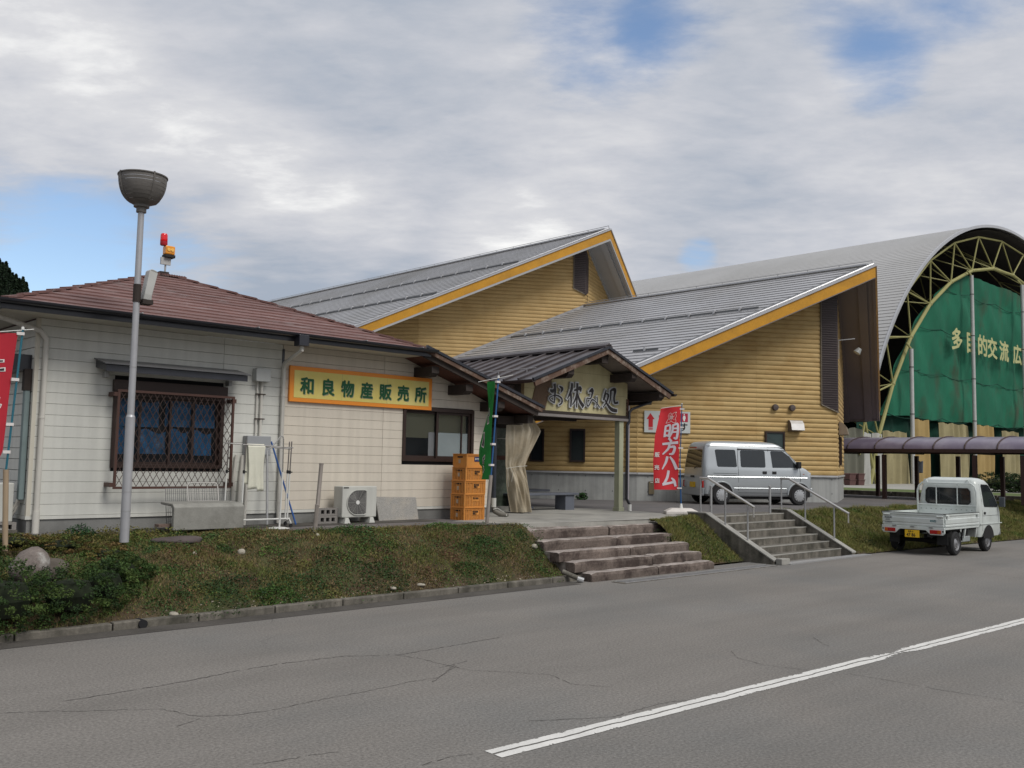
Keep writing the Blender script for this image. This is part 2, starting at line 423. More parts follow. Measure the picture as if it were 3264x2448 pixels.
# long cracks and tar seams, as the road shows them
CR = [[(-1.91, -6.07), (-1.66, -6.21), (-1.35, -6.44), (-1.11, -6.59), (-0.94, -6.73), (-0.84, -7.05), (-0.62, -7.21), (-0.34, -7.27), (0.08, -7.23), (0.53, -7.24), (1.05, -7.19), (1.38, -7.23), (1.85, -6.93)], [(-1.44, -6.0), (-0.95, -6.0), (-0.39, -5.96), (0.1, -5.87), (0.59, -5.84), (1.24, -5.93), (1.69, -6.21), (2.58, -6.17), (3.17, -6.13)], [(1.67, -6.2), (1.75, -6.49), (1.76, -6.9), (1.79, -7.19), (1.98, -7.41), (2.25, -7.76), (2.14, -8.17), (2.33, -8.45)], [(1.66, -6.92), (2.04, -6.85)], [(-1.06, -7.22), (-0.9, -7.17), (-0.84, -7.14)], [(4.5, -9.49), (4.54, -9.96), (4.53, -10.38), (4.6, -10.75), (4.61, -11.03)], [(4.55, -8.2), (4.28, -8.45), (4.21, -8.82), (4.32, -9.16), (4.32, -9.29)], [(0.96, -8.73), (1.31, -8.93), (1.58, -9.08), (2.26, -9.08), (2.49, -9.16)], [(5.98, -8.35), (5.75, -8.59), (5.63, -8.73)], [(-0.26, -9.05), (0.04, -9.04), (0.21, -9.1)], [(-1.1, -8.33), (-0.88, -8.4), (-0.65, -8.42), (-0.5, -8.48)], [(14.85, -4.51), (15.19, -5.45), (15.12, -6.41), (14.56, -7.81)], [(1.22, -7.33), (1.83, -6.91)]]
def crack_strip(b, pts, w):
    P_ = []
    for (x0, y0), (x1, y1) in zip(pts, pts[1:]):
        n = max(2, int(math.hypot(x1 - x0, y1 - y0) / .045))
        for i in range(n): t = i / n; P_.append((x0 + (x1 - x0) * t + rnd.uniform(-.012, .012), y0 + (y1 - y0) * t + rnd.uniform(-.012, .012)))
    P_.append(pts[-1])
    for i, (p, q) in enumerate(zip(P_, P_[1:])):
        d = Vector((q[0] - p[0], q[1] - p[1], 0)); n_ = Vector((-d.y, d.x, 0)).normalized()
        w0, w1 = (w * rnd.uniform(.35, 1.3) for _ in range(2))
        if rnd.random() < .06: continue
        a, c = Vector((*p, .003)), Vector((*q, .003)); b.face([a - n_ * w0, c - n_ * w1, c + n_ * w1, a + n_ * w0])
b = MB()
for i, c in enumerate(CR): crack_strip(b, c, .0055 if i in (1, 11) else .0035)
o = b.build('road_crack', mat('crack_dark', (.085, .078, .072), rough=.95, var=.2, vs=3)); o['kind'] = 'structure'; o.location = G(0, 0, 0); o.rotation_euler = (0, 0, GA)
# worn white line
def worn_paint():
    m = M_paint; nt = m.node_tree; N, L = nt.nodes, nt.links
    tc = N.new('ShaderNodeTexCoord'); b = N['Principled BSDF']
    sp = N.new('ShaderNodeSeparateXYZ'); L.new(tc.outputs['Object'], sp.inputs[0])
    n1 = N.new('ShaderNodeTexNoise'); L.new(tc.outputs['Object'], n1.inputs['Vector']); n1.inputs['Scale'].default_value = 16; n1.inputs['Detail'].default_value = 6; n1.inputs['Roughness'].default_value = 0.75
    n2 = N.new('ShaderNodeTexNoise'); L.new(tc.outputs['Object'], n2.inputs['Vector']); n2.inputs['Scale'].default_value = 0.8; n2.inputs['Detail'].default_value = 3
    n3 = N.new('ShaderNodeTexNoise'); L.new(tc.outputs['Object'], n3.inputs['Vector']); n3.inputs['Scale'].default_value = 2.2; n3.inputs['Detail'].default_value = 5
    def M_(op, a, c):
        k = N.new('ShaderNodeMath'); k.operation = op
        for i, v in enumerate((a, c)):
            if isinstance(v, (int, float)): k.inputs[i].default_value = v
            else: L.new(v, k.inputs[i])
        return k.outputs[0]
    # distance from the middle of the line, wandering crack down its centre
    yy = M_('ADD', sp.outputs[1], M_('MULTIPLY', M_('SUBTRACT', n3.outputs['Fac'], 0.5), 0.10))
    ay = M_('ABSOLUTE', yy, 0)
    crack = M_('GREATER_THAN', ay, 0.010)
    edge = M_('SUBTRACT', 0.075, ay)
    keep = M_('ADD', M_('MULTIPLY', edge, 5.0), M_('SUBTRACT', n1.outputs['Fac'], 0.40))
    big = M_('ADD', M_('MULTIPLY', M_('SUBTRACT', n2.outputs['Fac'], 0.5), 0.2), 0.02)
    # the stretch round x = 5.6 has nearly worn off
    worn = M_('MULTIPLY', M_('MAXIMUM', M_('SUBTRACT', 0.55, M_('ABSOLUTE', M_('SUBTRACT', sp.outputs[0], 5.6), 0)), 0), 0.62)
    k = M_('SUBTRACT', M_('ADD', keep, big), worn)
    a = M_('MULTIPLY', M_('GREATER_THAN', k, 0.02), crack)
    L.new(a, b.inputs['Alpha'])
worn_paint()
b = MB()
b.face([(0, -.09, 0), (14, -.09, 0), (14, .09, 0), (0, .09, 0)])
o = b.build('road_marking', M_paint); o['kind'] = 'structure'; o.location = G(0.25, -9.18, 0.004); o.rotation_euler = (0, 0, GA - 0.035)

# raised terrace: asphalt yard on top
def bank_top(x):
    """where the terrace surface gives way to the bank"""
    for x0, y0, x1, y1 in ((-60, -0.8, 0, -0.55), (0, -0.55, 2.0, -0.75), (2.0, -0.75, 3.6, -1.35), (3.6, -1.35, 6.6, -1.6), (6.6, -1.6, 7.5, -1.95), (7.5, -1.95, 11.2, -2.2), (11.2, -2.2, 12.7, -2.0), (12.7, -2.0, 16.2, -1.75), (16.2, -1.75, 60, -1.9)):
        if x0 <= x <= x1: return y0 + (y1 - y0) * (x - x0) / (x1 - x0)
    return -1.9
b = MB()
tx = [-60, 0, 2, 3.6, 6.6]
pts = [(x, bank_top(x)) for x in (-60, 0, 2, 3.6, 6.55)] + [(7.4, -1.92), (11.2, -2.1), (12.66, -2.0), (12.7, -1.9), (16.1, -1.9), (16.2, -1.75), (34, -1.9)]
for (x0, y0), (x1, y1) in zip(pts, pts[1:]):
    b.face([(x0, y0, ZT), (x1, y1, ZT), (x1, 60, ZT), (x0, 60, ZT)])
o = b.build('terrace_yard', M_asph2); o['kind'] = 'structure'; o.location = G(0, 0, 0); o.rotation_euler = (0, 0, GA)
# concrete apron of the rest place and in front of the shop
b = MB()
b.prism([(7.45, -1.93, ZT - .2), (11.15, -2.08, ZT - .2), (12.6, -1.9, ZT - .2), (13.1, -0.3, ZT - .2), (12.95, 1.3, ZT - .2), (12.2, 3.2, ZT - .2), (8.6, 3.2, ZT - .2), (8.5, -.05, ZT - .2), (6.9, -.8, ZT - .2)], (0, 0, 0.206))
o = b.build('porch_slab', M_conc); o['kind'] = 'structure'; o.location = G(0, 0, 0); o.rotation_euler = (0, 0, GA)
b = MB()
b.box(1.2, 6.7, -0.62, -0.03, ZT - .1, ZT + 0.012)
o = b.build('foundation_walk', M_asphd); o['kind'] = 'structure'; o.location = G(0, 0, 0); o.rotation_euler = (0, 0, GA)

# banks: a height field between kerb and terrace
nrs = np.random.RandomState(5)
def lump(x, y): return (math.sin(x * 1.7 + 1.3 * math.sin(y * 2.1)) * 0.035 + math.sin(x * 4.3 + y * 3.1) * 0.02 + math.sin(x * 9.1 - y * 6.0) * 0.01)
def bank_z(x, y):
    y1 = bank_top(x); y0 = kerb_y(x) + (0.09 if x < 16.3 else -0.62)
    t = min(max((y - y0) / (y1 - y0), 0), 1)
    h = 0.05 + (ZT - 0.06) * (1 - (1 - t) ** 1.5) if x < 7 else 0.02 + (ZT - 0.03) * (t * t * (3 - 2 * t) * 0.4 + 0.6 * t)
    return h + lump(x, y) * 4 * t * (1 - t)
def bank(name, xa, xb, label):
    b = MB(); nx = int((xb - xa) / 0.12); ny = 22
    def fn(u, v):
        x = xa + (xb - xa) * u
        y1 = bank_top(x) + 0.10; y0 = kerb_y(x) + (0.07 if x < 16.3 else -0.62)
        y = y0 + (y1 - y0) * v
        return (x, y, bank_z(x, y) - (0.03 if v > 0.99 else 0))
    b.grid(fn, nx, ny)
    o = b.build(name, M_soil, smooth=True); o['kind'] = 'structure'; o.location = G(0, 0, 0); o.rotation_euler = (0, 0, GA)
    return o
bank('bank_slope', -14, 7.5, '')
bank('bank_slope', 10.95, 12.70, '')
bank('bank_slope', 16.2, 33.9, '')

# kerb stones along the foot of the bank
kerb = thing('kerb', 'low mossy concrete kerb along the foot of the grassy bank', 'kerb', (0, -3.2, 0))
x = -9.0; proto = None
while x < 7.6:
    b = MB(); l = 0.985
    b.box(x, x + l, -3.24, -3.12, -0.1, 0.085 + rnd.uniform(-.006, .006))
    b.build('kerb_stone', M_concd, kerb, bevel=0.012)
    x += 1.0
b = MB(); b.tube([(0.32, -3.27, 0.045), (0.32, -3.10, 0.045)], 0.05, 12)
b.build('drain_hole', M_dark, kerb)
rehang(kerb)
# drain channel grating in front of both flights
b = MB()
b.box(7.9, 12.6, -3.98, -3.70, -0.05, 0.008)
gr = thing('drain_channel', 'long steel drain grating laid in the asphalt below the sleeper steps', 'drain', (7.6, -3.5, 0))
b.build('channel_edge', M_concd, gr)
x = 8.0
b = MB()
while x < 12.5:
    b.box(x, x + 0.022, -3.94, -3.74, 0.0, 0.014); x += 0.05
b.box(7.95, 12.55, -3.96, -3.945, 0, 0.016); b.box(7.95, 12.55, -3.735, -3.72, 0, 0.016)
b.build('grate', M_galv, gr, kind='stuff')
rehang(gr)

# ------------------------------------------------------------------ sleeper steps
st = thing('sleeper_steps', 'wide flight of weathered dark timber sleeper steps up the grassy bank', 'steps', (8.5, -2.8, 0))
steps = [(7.50, 11.30, -2.18, 0.765, 9.62), (7.42, 11.05, -2.60, 0.61, 9.35), (7.40, 11.05, -2.97, 0.46, 9.26), (7.48, 11.05, -3.27, 0.31, 9.53), (7.62, 11.10, -3.52, 0.15, 9.4)]
for i, (xa, xb, yf, zt, xm) in enumerate(steps):
    for (p, q, dy) in ((xa, xm - 0.012, rnd.uniform(-.02, .02)), (xm + 0.012, xb, rnd.uniform(-.02, .02))):
        b = MB(); n = 14
        rings = []
        for k in range(n + 1):
            t = k / n; x = p + (q - p) * t
            w = lambda a: (rnd.random() - .5) * a
            sag = 0.0
            if i in (2, 4): sag = 0.035 * math.sin(t * math.pi)
            end = 0.02 if k in (0, n) else 0
            y0 = yf + dy + w(.014) - sag * .6; y1 = yf + .21 + w(.01); z1 = zt - end + w(.012); z0 = zt - .17
            rings.append([(x, y0 + .006, z0), (x, y0, zt - .05 + w(.02)), (x, y0 + .018, z1 - .006), (x, y0 + .05, z1 + .004), (x, y1, z1), (x, y1, z0)])
        ids = b.loft(rings)
        o = b.build('sleeper', [M_sleeper, M_sleeper_top], st)
        for pl in o.data.polygons:
            if abs(pl.normal.z) > 0.75: pl.material_index = 1
    # gravel tread behind
    b = MB(); b.box(xa + .04, xb - .04, yf + .2, yf + .50, zt - .22, zt - .02 + (.04 if i == 0 else 0))
    b.build('tread_fill', M_sleeper_top, st)
rehang(st)

# ------------------------------------------------------------------ concrete stair with handrails
stair = thing('concrete_stairs', 'concrete stairs of six dark stained steps with sloping side walls', 'stairs', (14.5, -2.9, 0))
SX0, SX1 = 12.90, 16.0
for i in range(6):
    yf = -2.13 - 0.285 * i; zt = ZT - 0.142 * i
    b = MB(); b.box(SX0, SX1, yf, yf + (0.60 if i == 0 else 0.31), max(zt - 0.30, -0.1), zt + (0.004 if i == 0 else 0))
    b.build('step', M_concd, stair, bevel=0.012)
    b = MB(); b.box(SX0 + .01, SX1 - .01, yf - .004, yf + .03, zt - .012, zt + .007); b.build('nosing', M_conc, stair)
for sx in (SX0 - 0.17, SX1 + 0.005):
    b = MB()
    prof = [(-1.72, ZT + .075), (-2.18, ZT + .075), (-3.80, .06), (-3.80, -.1), (-1.72, -.1)]
    b.prism([(sx, y, z) for y, z in prof], (0.165, 0, 0))
    b.build('side_wall', M_concd, stair, bevel=0.012)
    b = MB()
    cap = [(-1.71, ZT + .095), (-2.185, ZT + .095), (-3.81, .085), (-3.81, .06), (-2.185, ZT + .072), (-1.71, ZT + .072)]
    b.prism([(sx - .012, y, z) for y, z in cap], (0.189, 0, 0))
    b.build('side_wall_coping', M_conc, stair)
b = MB(); b.box(13.0, 16.5, -4.02, -3.80, -.05, 0.02); b.build('drain_channel_edge', M_galv, stair)
b = MB(); b.prism([(12.74, -3.98, 0), (13.05, -3.98, 0), (13.0, -3.82, 0), (12.78, -3.82, 0)], (0, 0, .12)); b.build('corner_stone', M_conc, stair, bevel=.01)
rehang(stair)
for k, sx in enumerate((SX0 - 0.09, SX1 + 0.09)):
    hr = thing('handrail', ('stainless handrail on the left side wall of the concrete stairs', 'stainless handrail on the right side wall of the concrete stairs')[k], 'handrail', (sx, -2.0, ZT), group='handrails of the concrete stairs')
    b = MB(); z0 = ZT + .085
    ye = (-3.32, -3.70)[k]; zb_ = z0 + .73 - (-2.20 - ye) * .50
    b.tube([(sx, -1.98, z0 + .73), (sx, -2.20, z0 + .73), (sx, ye, zb_)], .028, 10)
    b.tube([(sx, ye + .02, zb_), (sx, ye + .02, zb_ - .20)], .017, 8)
    b.build('rail', M_steel, hr, smooth=True)
    for y in (-2.0, -2.62, -3.16 - .18 * k):
        zt = z0 + .73 if y > -2.20 else z0 + .73 - (-2.20 - y) * .5
        zb = z0 - .02 if y > -2.18 else z0 - .02 - (-2.18 - y) * .487
        b = MB(); b.tube([(sx, y, zb), (sx, y, zt)], .019, 8); b.build('post', M_galv, hr, smooth=True)
    rehang(hr)
for k, (x, y) in enumerate(((13.75, -1.62), (15.55, -2.02))):
    b = MB(); b.tube([(x, y, ZT), (x, y, ZT + .62)], .028, 10); b.lathe([(0, .65), (.034, .64), (.034, .60)], (x, y, ZT), 10)
    o = grid_obj(b.build('barrier_post', M_galv, smooth=True))
    single(o, ('short grey steel post at the head of the stairs, the left one', 'short grey steel post at the head of the stairs, the right one')[k], 'post', 'posts at the head of the stairs')
# ================================================================== the white shop
M_sw = mat('siding_white', (0.60, 0.60, 0.555), rough=0.7, var=0.035, vs=1.2, fine=0.02, fs=25, rand=0.022, bump=0.10, bs=70, streak=0.05)
M_sb = mat('siding_beige', (0.60, 0.545, 0.46), rough=0.7, var=0.035, vs=1.2, fine=0.02, fs=25, rand=0.022, bump=0.10, bs=70, streak=0.05)
M_cream = mat('soffit_cream', (0.55, 0.52, 0.44), rough=0.7, var=0.05)
M_trim = mat('pipe_cream', (0.56, 0.54, 0.49), rough=0.5, var=0.06, vs=5)
M_tile = mat('roof_tile_red', (0.155, 0.078, 0.068), rough=0.62, var=0.16, vs=3, col2=(0.25, 0.205, 0.20), c2s=2.6, c2lo=0.54, c2hi=0.72, fine=0.22, fs=26, rand=0.10, bump=0.3, bs=40, stretch=(0.7, 3.0, 3.0), spec=0.5)
M_gut = mat('gutter_black', (0.020, 0.021, 0.028), rough=0.30, var=0.2, vs=4, spec=0.6)
M_bw = mat('dark_timber', (0.035, 0.026, 0.022), rough=0.8, var=0.25, vs=6)
M_wood = mat('weathered_bargeboard', (0.11, 0.065, 0.045), rough=0.8, var=0.25, vs=6, col2=(0.27, 0.22, 0.18), c2s=5, c2lo=0.52, c2hi=0.68, fine=0.15, fs=30)
M_redb = mat('red_brown_soffit', (0.11, 0.045, 0.032), rough=0.75, var=0.15)
M_found = mat('foundation_render', (0.21, 0.21, 0.20), rough=0.9, var=0.12, vs=2, fine=0.08, fs=50, col2=(0.15, 0.15, 0.14), c2s=1.5)
M_brown = mat('brown_aluminium', (0.045, 0.028, 0.023), rough=0.42, var=0.1, metal=0.2)
M_glass = mat('window_glass', (0.03, 0.035, 0.04), rough=0.06, var=0.0, spec=0.6, alpha=0.16)
M_glassd = mat('window_glass_dark', (0.022, 0.026, 0.03), rough=0.07, var=0.15, vs=1.0, spec=0.6)
M_tarp = mat('blue_sheet', (0.018, 0.11, 0.25), rough=0.5, var=0.3, vs=4, col2=(0.22, 0.24, 0.28), c2s=3.2, c2lo=0.55, c2hi=0.75)
M_blind = mat('blind', (0.40, 0.40, 0.28), rough=0.6, var=0.05)
M_board = mat('pale_board', (0.42, 0.49, 0.50), rough=0.6, var=0.05)
M_boxg = mat('meter_box_grey', (0.30, 0.31, 0.32), rough=0.5, var=0.05, vs=6)
M_ora = mat('sign_orange', (0.80, 0.27, 0.03), rough=0.45, var=0.04)
M_yel = mat('sign_yellow', (0.70, 0.58, 0.16), rough=0.5, var=0.05, vs=2, col2=(0.72, 0.62, 0.22), c2s=1.5)
M_grn = mat('sign_green', (0.010, 0.085, 0.030), rough=0.5, var=0.03)
M_gsh = mat('letter_shadow', (0.33, 0.32, 0.22), rough=0.6, var=0.03)
M_acw = mat('aircon_white', (0.50, 0.50, 0.46), rough=0.5, var=0.05, vs=3, streak=0.06)
M_acd = mat('aircon_grille', (0.09, 0.09, 0.085), rough=0.5, var=0.1)

shop = thing('shop_building', 'low cream clapboard shop with red-brown hipped roof and black gutters', 'building', (0, 0, 0))
def stop_z(x):   # the wall stops under the roof
    return 3.83 if x < 6.35 else 3.83 - 0.33 * (x - 6.35)
ROW = 0.1547
openings = [(1.08, 2.78, 1.76, 3.02), (6.31, 8.03, 1.92, 2.92)]
for k in range(18):
    z0 = 1.085 + ROW * k; z1 = z0 + ROW - 0.003
    for xa, xb, m in ((0.035, 2.757, M_sw), (2.763, 3.80, M_sw), (3.81, 5.867, M_sb), (5.873, 8.44, M_sb)):
        spans = [(xa, xb)]
        for (u, v, p, q) in openings:
            if z1 > p + .01 and z0 < q - .01:
                ns = []
                for s0, s1 in spans:
                    if s1 <= u or s0 >= v: ns.append((s0, s1)); continue
                    if s0 < u: ns.append((s0, u))
                    if s1 > v: ns.append((v, s1))
                spans = ns
        for s0, s1 in spans:
            e0 = s1
            if z1 > 3.812: z1 = 3.812
            if s1 > 6.35:
                xlim = 6.35 + (3.80 - z1) / 0.33; e0 = min(s1, xlim)
            if e0 - s0 < 0.05 or z1 - z0 < 0.03: continue
            b = MB()
            e1 = min(s1, 6.35 + (3.80 - z0) / 0.33) if s1 > 6.35 else s1
            prof = [(-0.006, z0), (-0.014, z0 + .002), (-0.014, z1 - .003), (-0.008, z1)]
            b.faces([(s0, y, z) for y, z in prof] + [(e1 if i < 2 else e0, y, z) for i, (y, z) in enumerate(prof)] + [(s0, .01, z0), (s0, .01, z1), (e1, .01, z0), (e0, .01, z1)],
                    [(0, 1, 5, 4), (1, 2, 6, 5), (2, 3, 7, 6), (0, 1, 2, 3, 9, 8), (4, 5, 6, 7, 11, 10), (3, 7, 11, 9), (0, 4, 10, 8)])
            b.build('siding_board', m, shop)
# end wall on the left
for k in range(18):
    z0 = 1.085 + ROW * k; z1 = min(z0 + ROW - 0.005, 3.79)
    if z1 - z0 < .03: continue
    for ya, yb in ((0.035, 3.0), (3.006, 5.6)):
        b = MB()
        prof = [(-0.002, z0), (-0.014, z0 + .004), (-0.014, z1 - .006), (-0.006, z1), (.01, z1), (.01, z0)]
        b.prism([(x, ya, z) for x, z in prof], (0, yb - ya, 0))
        b.build('siding_board', M_sw, shop)
b = MB(); b.box(0.012, 1.08, 0.012, .10, 1.0, 3.80); b.box(1.08, 2.78, 0.012, .10, 1.0, 1.76); b.box(1.08, 2.78, 0.012, .10, 3.02, 3.80)
b.box(2.78, 6.31, .012, .10, 1.0, 3.80); b.box(6.31, 8.03, .012, .10, 1.0, 1.92)
b.prism([(6.31, .012, 2.92), (8.03, .012, 2.92), (8.03, .012, stop_z(8.03)), (6.35, .012, 3.8), (6.31, .012, 3.8)], (0, .088, 0))
b.prism([(8.03, .012, 1.0), (8.45, .012, 1.0), (8.45, .012, stop_z(8.45)), (8.03, .012, stop_z(8.03))], (0, .088, 0))
b.box(0.012, .10, .10, 5.6, 1.0, 3.80); b.box(8.36, 8.448, .10, 5.6, .85, 3.1)
b.build('wall', M_dark, shop)
b = MB(); b.box(-0.018, .035, -0.02, .035, 1.04, 3.81); b.build('corner_trim', M_cream, shop)
b = MB(); b.box(8.44, 8.475, -.02, .05, 1.04, 3.12); b.build('corner_trim', M_cream, shop)
b = MB(); b.box(-0.024, 8.47, -0.022, 0.0, 1.035, 1.082); b.box(-0.024, 0, 0, 5.6, 1.035, 1.082); b.build('base_flashing', M_sw, shop)
b = MB(); b.box(0, 8.45, 0.0, .15, .6, 1.04); b.box(0, .15, .15, 5.6, .6, 1.04); b.build('foundation', M_found, shop)
b = MB(); b.box(-.60, 6.38, -.62, 0.0, 3.815, 3.83); b.box(-.60, 0, 0, 6.2, 3.815, 3.83); b.build('soffit', M_cream, shop)

# roof: courses of tiles
YE, ZE, YR, ZR = -0.66, 3.905, 2.5, 5.13
XL0, XR0, XL1, XR1 = -0.62, 6.45, 2.68, 3.07
NC = 15
for k in range(NC):
    t0, t1 = k / NC, (k + 1) / NC
    y0, y1 = YE + (YR - YE) * t0, YE + (YR - YE) * (t1 + 0.012)
    z0, z1 = ZE + (ZR - ZE) * t0, ZE + (ZR - ZE) * (t1 + 0.012)
    xa0, xb0 = XL0 + (XL1 - XL0) * t0 - .03, XR0 + (XR1 - XR0) * t0 + .03
    xa1, xb1 = XL0 + (XL1 - XL0) * t1 - .01, XR0 + (XR1 - XR0) * t1 + .01
    b = MB(); n = 16; rings = []
    for i in range(n + 1):
        u = i / n; dz = rnd.uniform(-.004, .004)
        rings.append([(xa0 + (xb0 - xa0) * u, y0, z0 + dz), (xa0 + (xb0 - xa0) * u, y0 - .004, z0 + .030 + dz), (xa1 + (xb1 - xa1) * u, y1, z1 + .008), (xa1 + (xb1 - xa1) * u, y1, z1 - .02)])
    b.loft(rings); b.build('tile_course', M_tile, shop)
# hip cappings, ridge, other slopes
for (p, q) in (((XL0, YE, ZE + .03), (XL1, YR, ZR + .03)), ((XR0, YE, ZE + .03), (XR1, YR, ZR + .03)), ((XL1 - .1, YR, ZR + .035), (XR1 + .12, YR, ZR + .035))):
    b = MB(); n = 13
    p, q = Vector(p), Vector(q)
    for i in range(n):
        a = p + (q - p) * (i / n); c = p + (q - p) * ((i + 1) / n) + Vector((0, 0, .0))
        b.bar(a + Vector((0, 0, .012)), c - Vector((0, 0, .006)), .10, .03)
    b.build('ridge_cap', M_tile, shop)
b = MB()
b.faces([(XL0, YE, ZE), (XL1, YR, ZR), (XL1, 3.4, ZR), (XL0, 6.6, ZE)], [(0, 1, 2, 3)])
b.faces([(XL0, 6.6, ZE), (XL1, 3.4, ZR), (XR1, 3.4, ZR), (XR0, 6.6, ZE)], [(0, 1, 2, 3)])
b.faces([(XL1, YR, ZR), (XR1, YR, ZR), (XR1, 3.4, ZR), (XL1, 3.4, ZR)], [(0, 1, 2, 3)])
b.build('roof_slope', M_tile, shop, solid=-0.03)
# long right-hand slope running down over the entrance
XE, ZEe = 9.26, 2.99
b = MB()
b.faces([(XR0 - .03, YE + .02, ZE), (XR1, YR, ZR), (XR1, 3.4, ZR), (XE, 3.4, ZEe), (XE, YE + .02, ZEe)], [(0, 1, 2, 3, 4)])
b.build('entrance_slope', M_tile, shop, solid=-0.03)
b = MB(); b.faces([(6.3, -.55, 3.84), (XE - .05, -.55, 2.90), (XE - .05, 3.4, 2.90), (6.3, 3.4, 3.84)], [(0, 1, 2, 3)]); b.build('entrance_soffit', M_redb, shop, solid=.02)
b = MB(); b.bar((XR0 - .15, YE - .02, ZE + .075), (XE + .06, YE - .02, ZEe + .055), .05, .05); b.build('verge_flashing', M_gut, shop)
b = MB(); b.bar((XR0 - .18, YE + .0, ZE + .015), (XE + .02, YE + .0, ZEe - .005), .05, .075); b.build('verge_board', M_wood, shop)
b = MB(); b.bar((XR0 - .15, YE + .05, ZE - .07), (XE - .05, YE + .05, ZEe - .085), .04, .10); b.build('verge_board', M_bw, shop)
for x in (6.62, 7.45, 8.28):
    z = 3.60 - .33 * (x - 6.5)
    b = MB(); b.prism([(x - .085, y, zz) for y, zz in ((.3, z - .09), (-.46, z - .09), (-.55, z - .03), (-.55, z + .09), (.3, z + .09))], (.17, 0, 0)); b.build('purlin', M_bw, shop)
b = MB(); b.box(8.6, 9.3, -.1, 0.12, 2.70, 2.86); b.box(9.05, 9.2, -.5, 3.2, 2.72, 2.88); b.build('entrance_beam', M_bw, shop)
# gutters
def gutter(b, p, q, out, r=.062):
    p, q, out = Vector(p), Vector(q), Vector(out); prof = []
    for k in range(9):
        a = math.pi * k / 8
        prof.append((-math.cos(a) * r, -math.sin(a) * r * .95))
    prof2 = [(x * .86, y * .84) for x, y in prof[::-1]]
    full = prof + prof2
    b.loft([[p + out * x + Vector((0, 0, z)) for x, z in full], [q + out * x + Vector((0, 0, z)) for x, z in full]])
b = MB(); gutter(b, (-.78, -.735, 3.925), (6.50, -.735, 3.925), (0, 1, 0)); gutter(b, (-.735, -.78, 3.925), (-.735, 6.4, 3.925), (1, 0, 0)); b.build('gutter', M_gut, shop, smooth=True)
b = MB(); b.box(-.66, 6.42, -.665, -.62, 3.80, 3.90); b.box(-.66, -.62, -.62, 6.4, 3.80, 3.90); b.build('fascia', M_gut, shop)
for x in (1.1, 2.9, 4.9, 6.1):
    b = MB(); b.box(x, x + .02, -.83, -.66, 3.925, 3.94); b.build('gutter_strap', M_galv, shop)
b = MB(); b.box(3.62, 3.80, -.83, -.66, 3.72, 3.90); b.build('hopper', M_gut, shop, bevel=.01)
b = MB(); b.tube([(3.72, -.74, 3.73), (3.72, -.74, 3.66), (3.78, -.14, 3.50), (3.80, -.07, 3.42), (3.80, -.07, .88)], .036, 10); b.build('downpipe', M_trim, shop, smooth=True)
for z in (1.2, 2.1, 2.95):
    b = MB(); b.tube([(3.80, -.07, z), (3.80, -.07, z + .03)], .041, 10); b.tube([(3.80, -.07, z + .01), (3.86, 0, z + .01)], .006, 5); b.build('pipe_clip', M_trim, shop)
b = MB(); b.tube([(-.74, -.20, 3.86), (-.66, -.2, 3.78), (.02, -.075, 3.62), (.10, -.065, 3.52), (.10, -.065, 1.12)], .038, 10); b.build('downpipe', M_trim, shop, smooth=True)
b = MB(); b.tube([(.10, -.065, 1.15), (.10, -.065, .84)], .047, 10); b.build('pipe_socket', M_trim, shop, smooth=True)
b = MB(); b.tube([(.10, -.065, 2.42), (.10, -.065, 2.44)], .043, 10); b.build('pipe_clip', M_trim, shop)
b = MB(); b.box(3.79, 3.83, -.025, -.012, 3.5, 3.74); b.build('dark_joint_strip', M_gut, shop)
# left side: dark awning box, duct
b = MB(); b.box(-.36, -.02, .12, 2.2, 3.08, 3.30); b.build('side_awning', M_gut, shop)
b = MB(); b.bar((-.06, .12, 1.30), (-.06, .12, 2.85), .10, .07, up=(1, 0, 0)); b.build('refrigerant_duct', mat('duct_green', (0.17, 0.22, 0.22), rough=.5), shop, bevel=.01)
b = MB(); b.bar((-.065, .12, 2.80), (-.065, .12, 3.10), .115, .09, up=(1, 0, 0)); b.build('duct_cap', M_bw, shop)
b = MB(); b.tube([(-.15, .22, 1.14), (-.12, .2, 1.17), (-.10, .18, 1.22), (-.08, .13, 1.30)], .022, 8); b.tube([(-.15, .26, 1.06), (-.12, .24, 1.08), (-.09, .2, 1.16), (-.06, .15, 1.29)], .018, 8); b.build('refrigerant_hose', M_trim, shop, smooth=True)

# window with lattice grille
def frame_box(b, x0, x1, z0, z1, y0, y1, w):
    b.box(x0, x1, y0, y1, z0, z0 + w); b.box(x0, x1, y0, y1, z1 - w, z1); b.box(x0, x0 + w, y0, y1, z0 + w, z1 - w); b.box(x1 - w, x1, y0, y1, z0 + w, z1 - w)
w = MB(); frame_box(w, 1.07, 2.79, 1.75, 2.86, -.05, .08, .055); w.box(1.05, 2.81, -.10, .05, 2.86, 3.03); win = w.build('window', M_brown, shop)
for (x0, x1, y) in ((1.125, 1.50, .0), (1.47, 1.97, .03), (1.93, 2.33, .0), (2.29, 2.735, .03)):
    b = MB(); frame_box(b, x0, x1, 1.805, 2.805, y, y + .025, .035); s = b.build('sash', M_brown, win)
for (x0, x1, y) in ((1.16, 1.47, .012), (1.50, 1.935, .042), (1.965, 2.295, .012), (2.325, 2.70, .042)):
    b = MB(); b.box(x0, x1, y, y + .004, 1.84, 2.77); b.build('pane', M_glass, win)
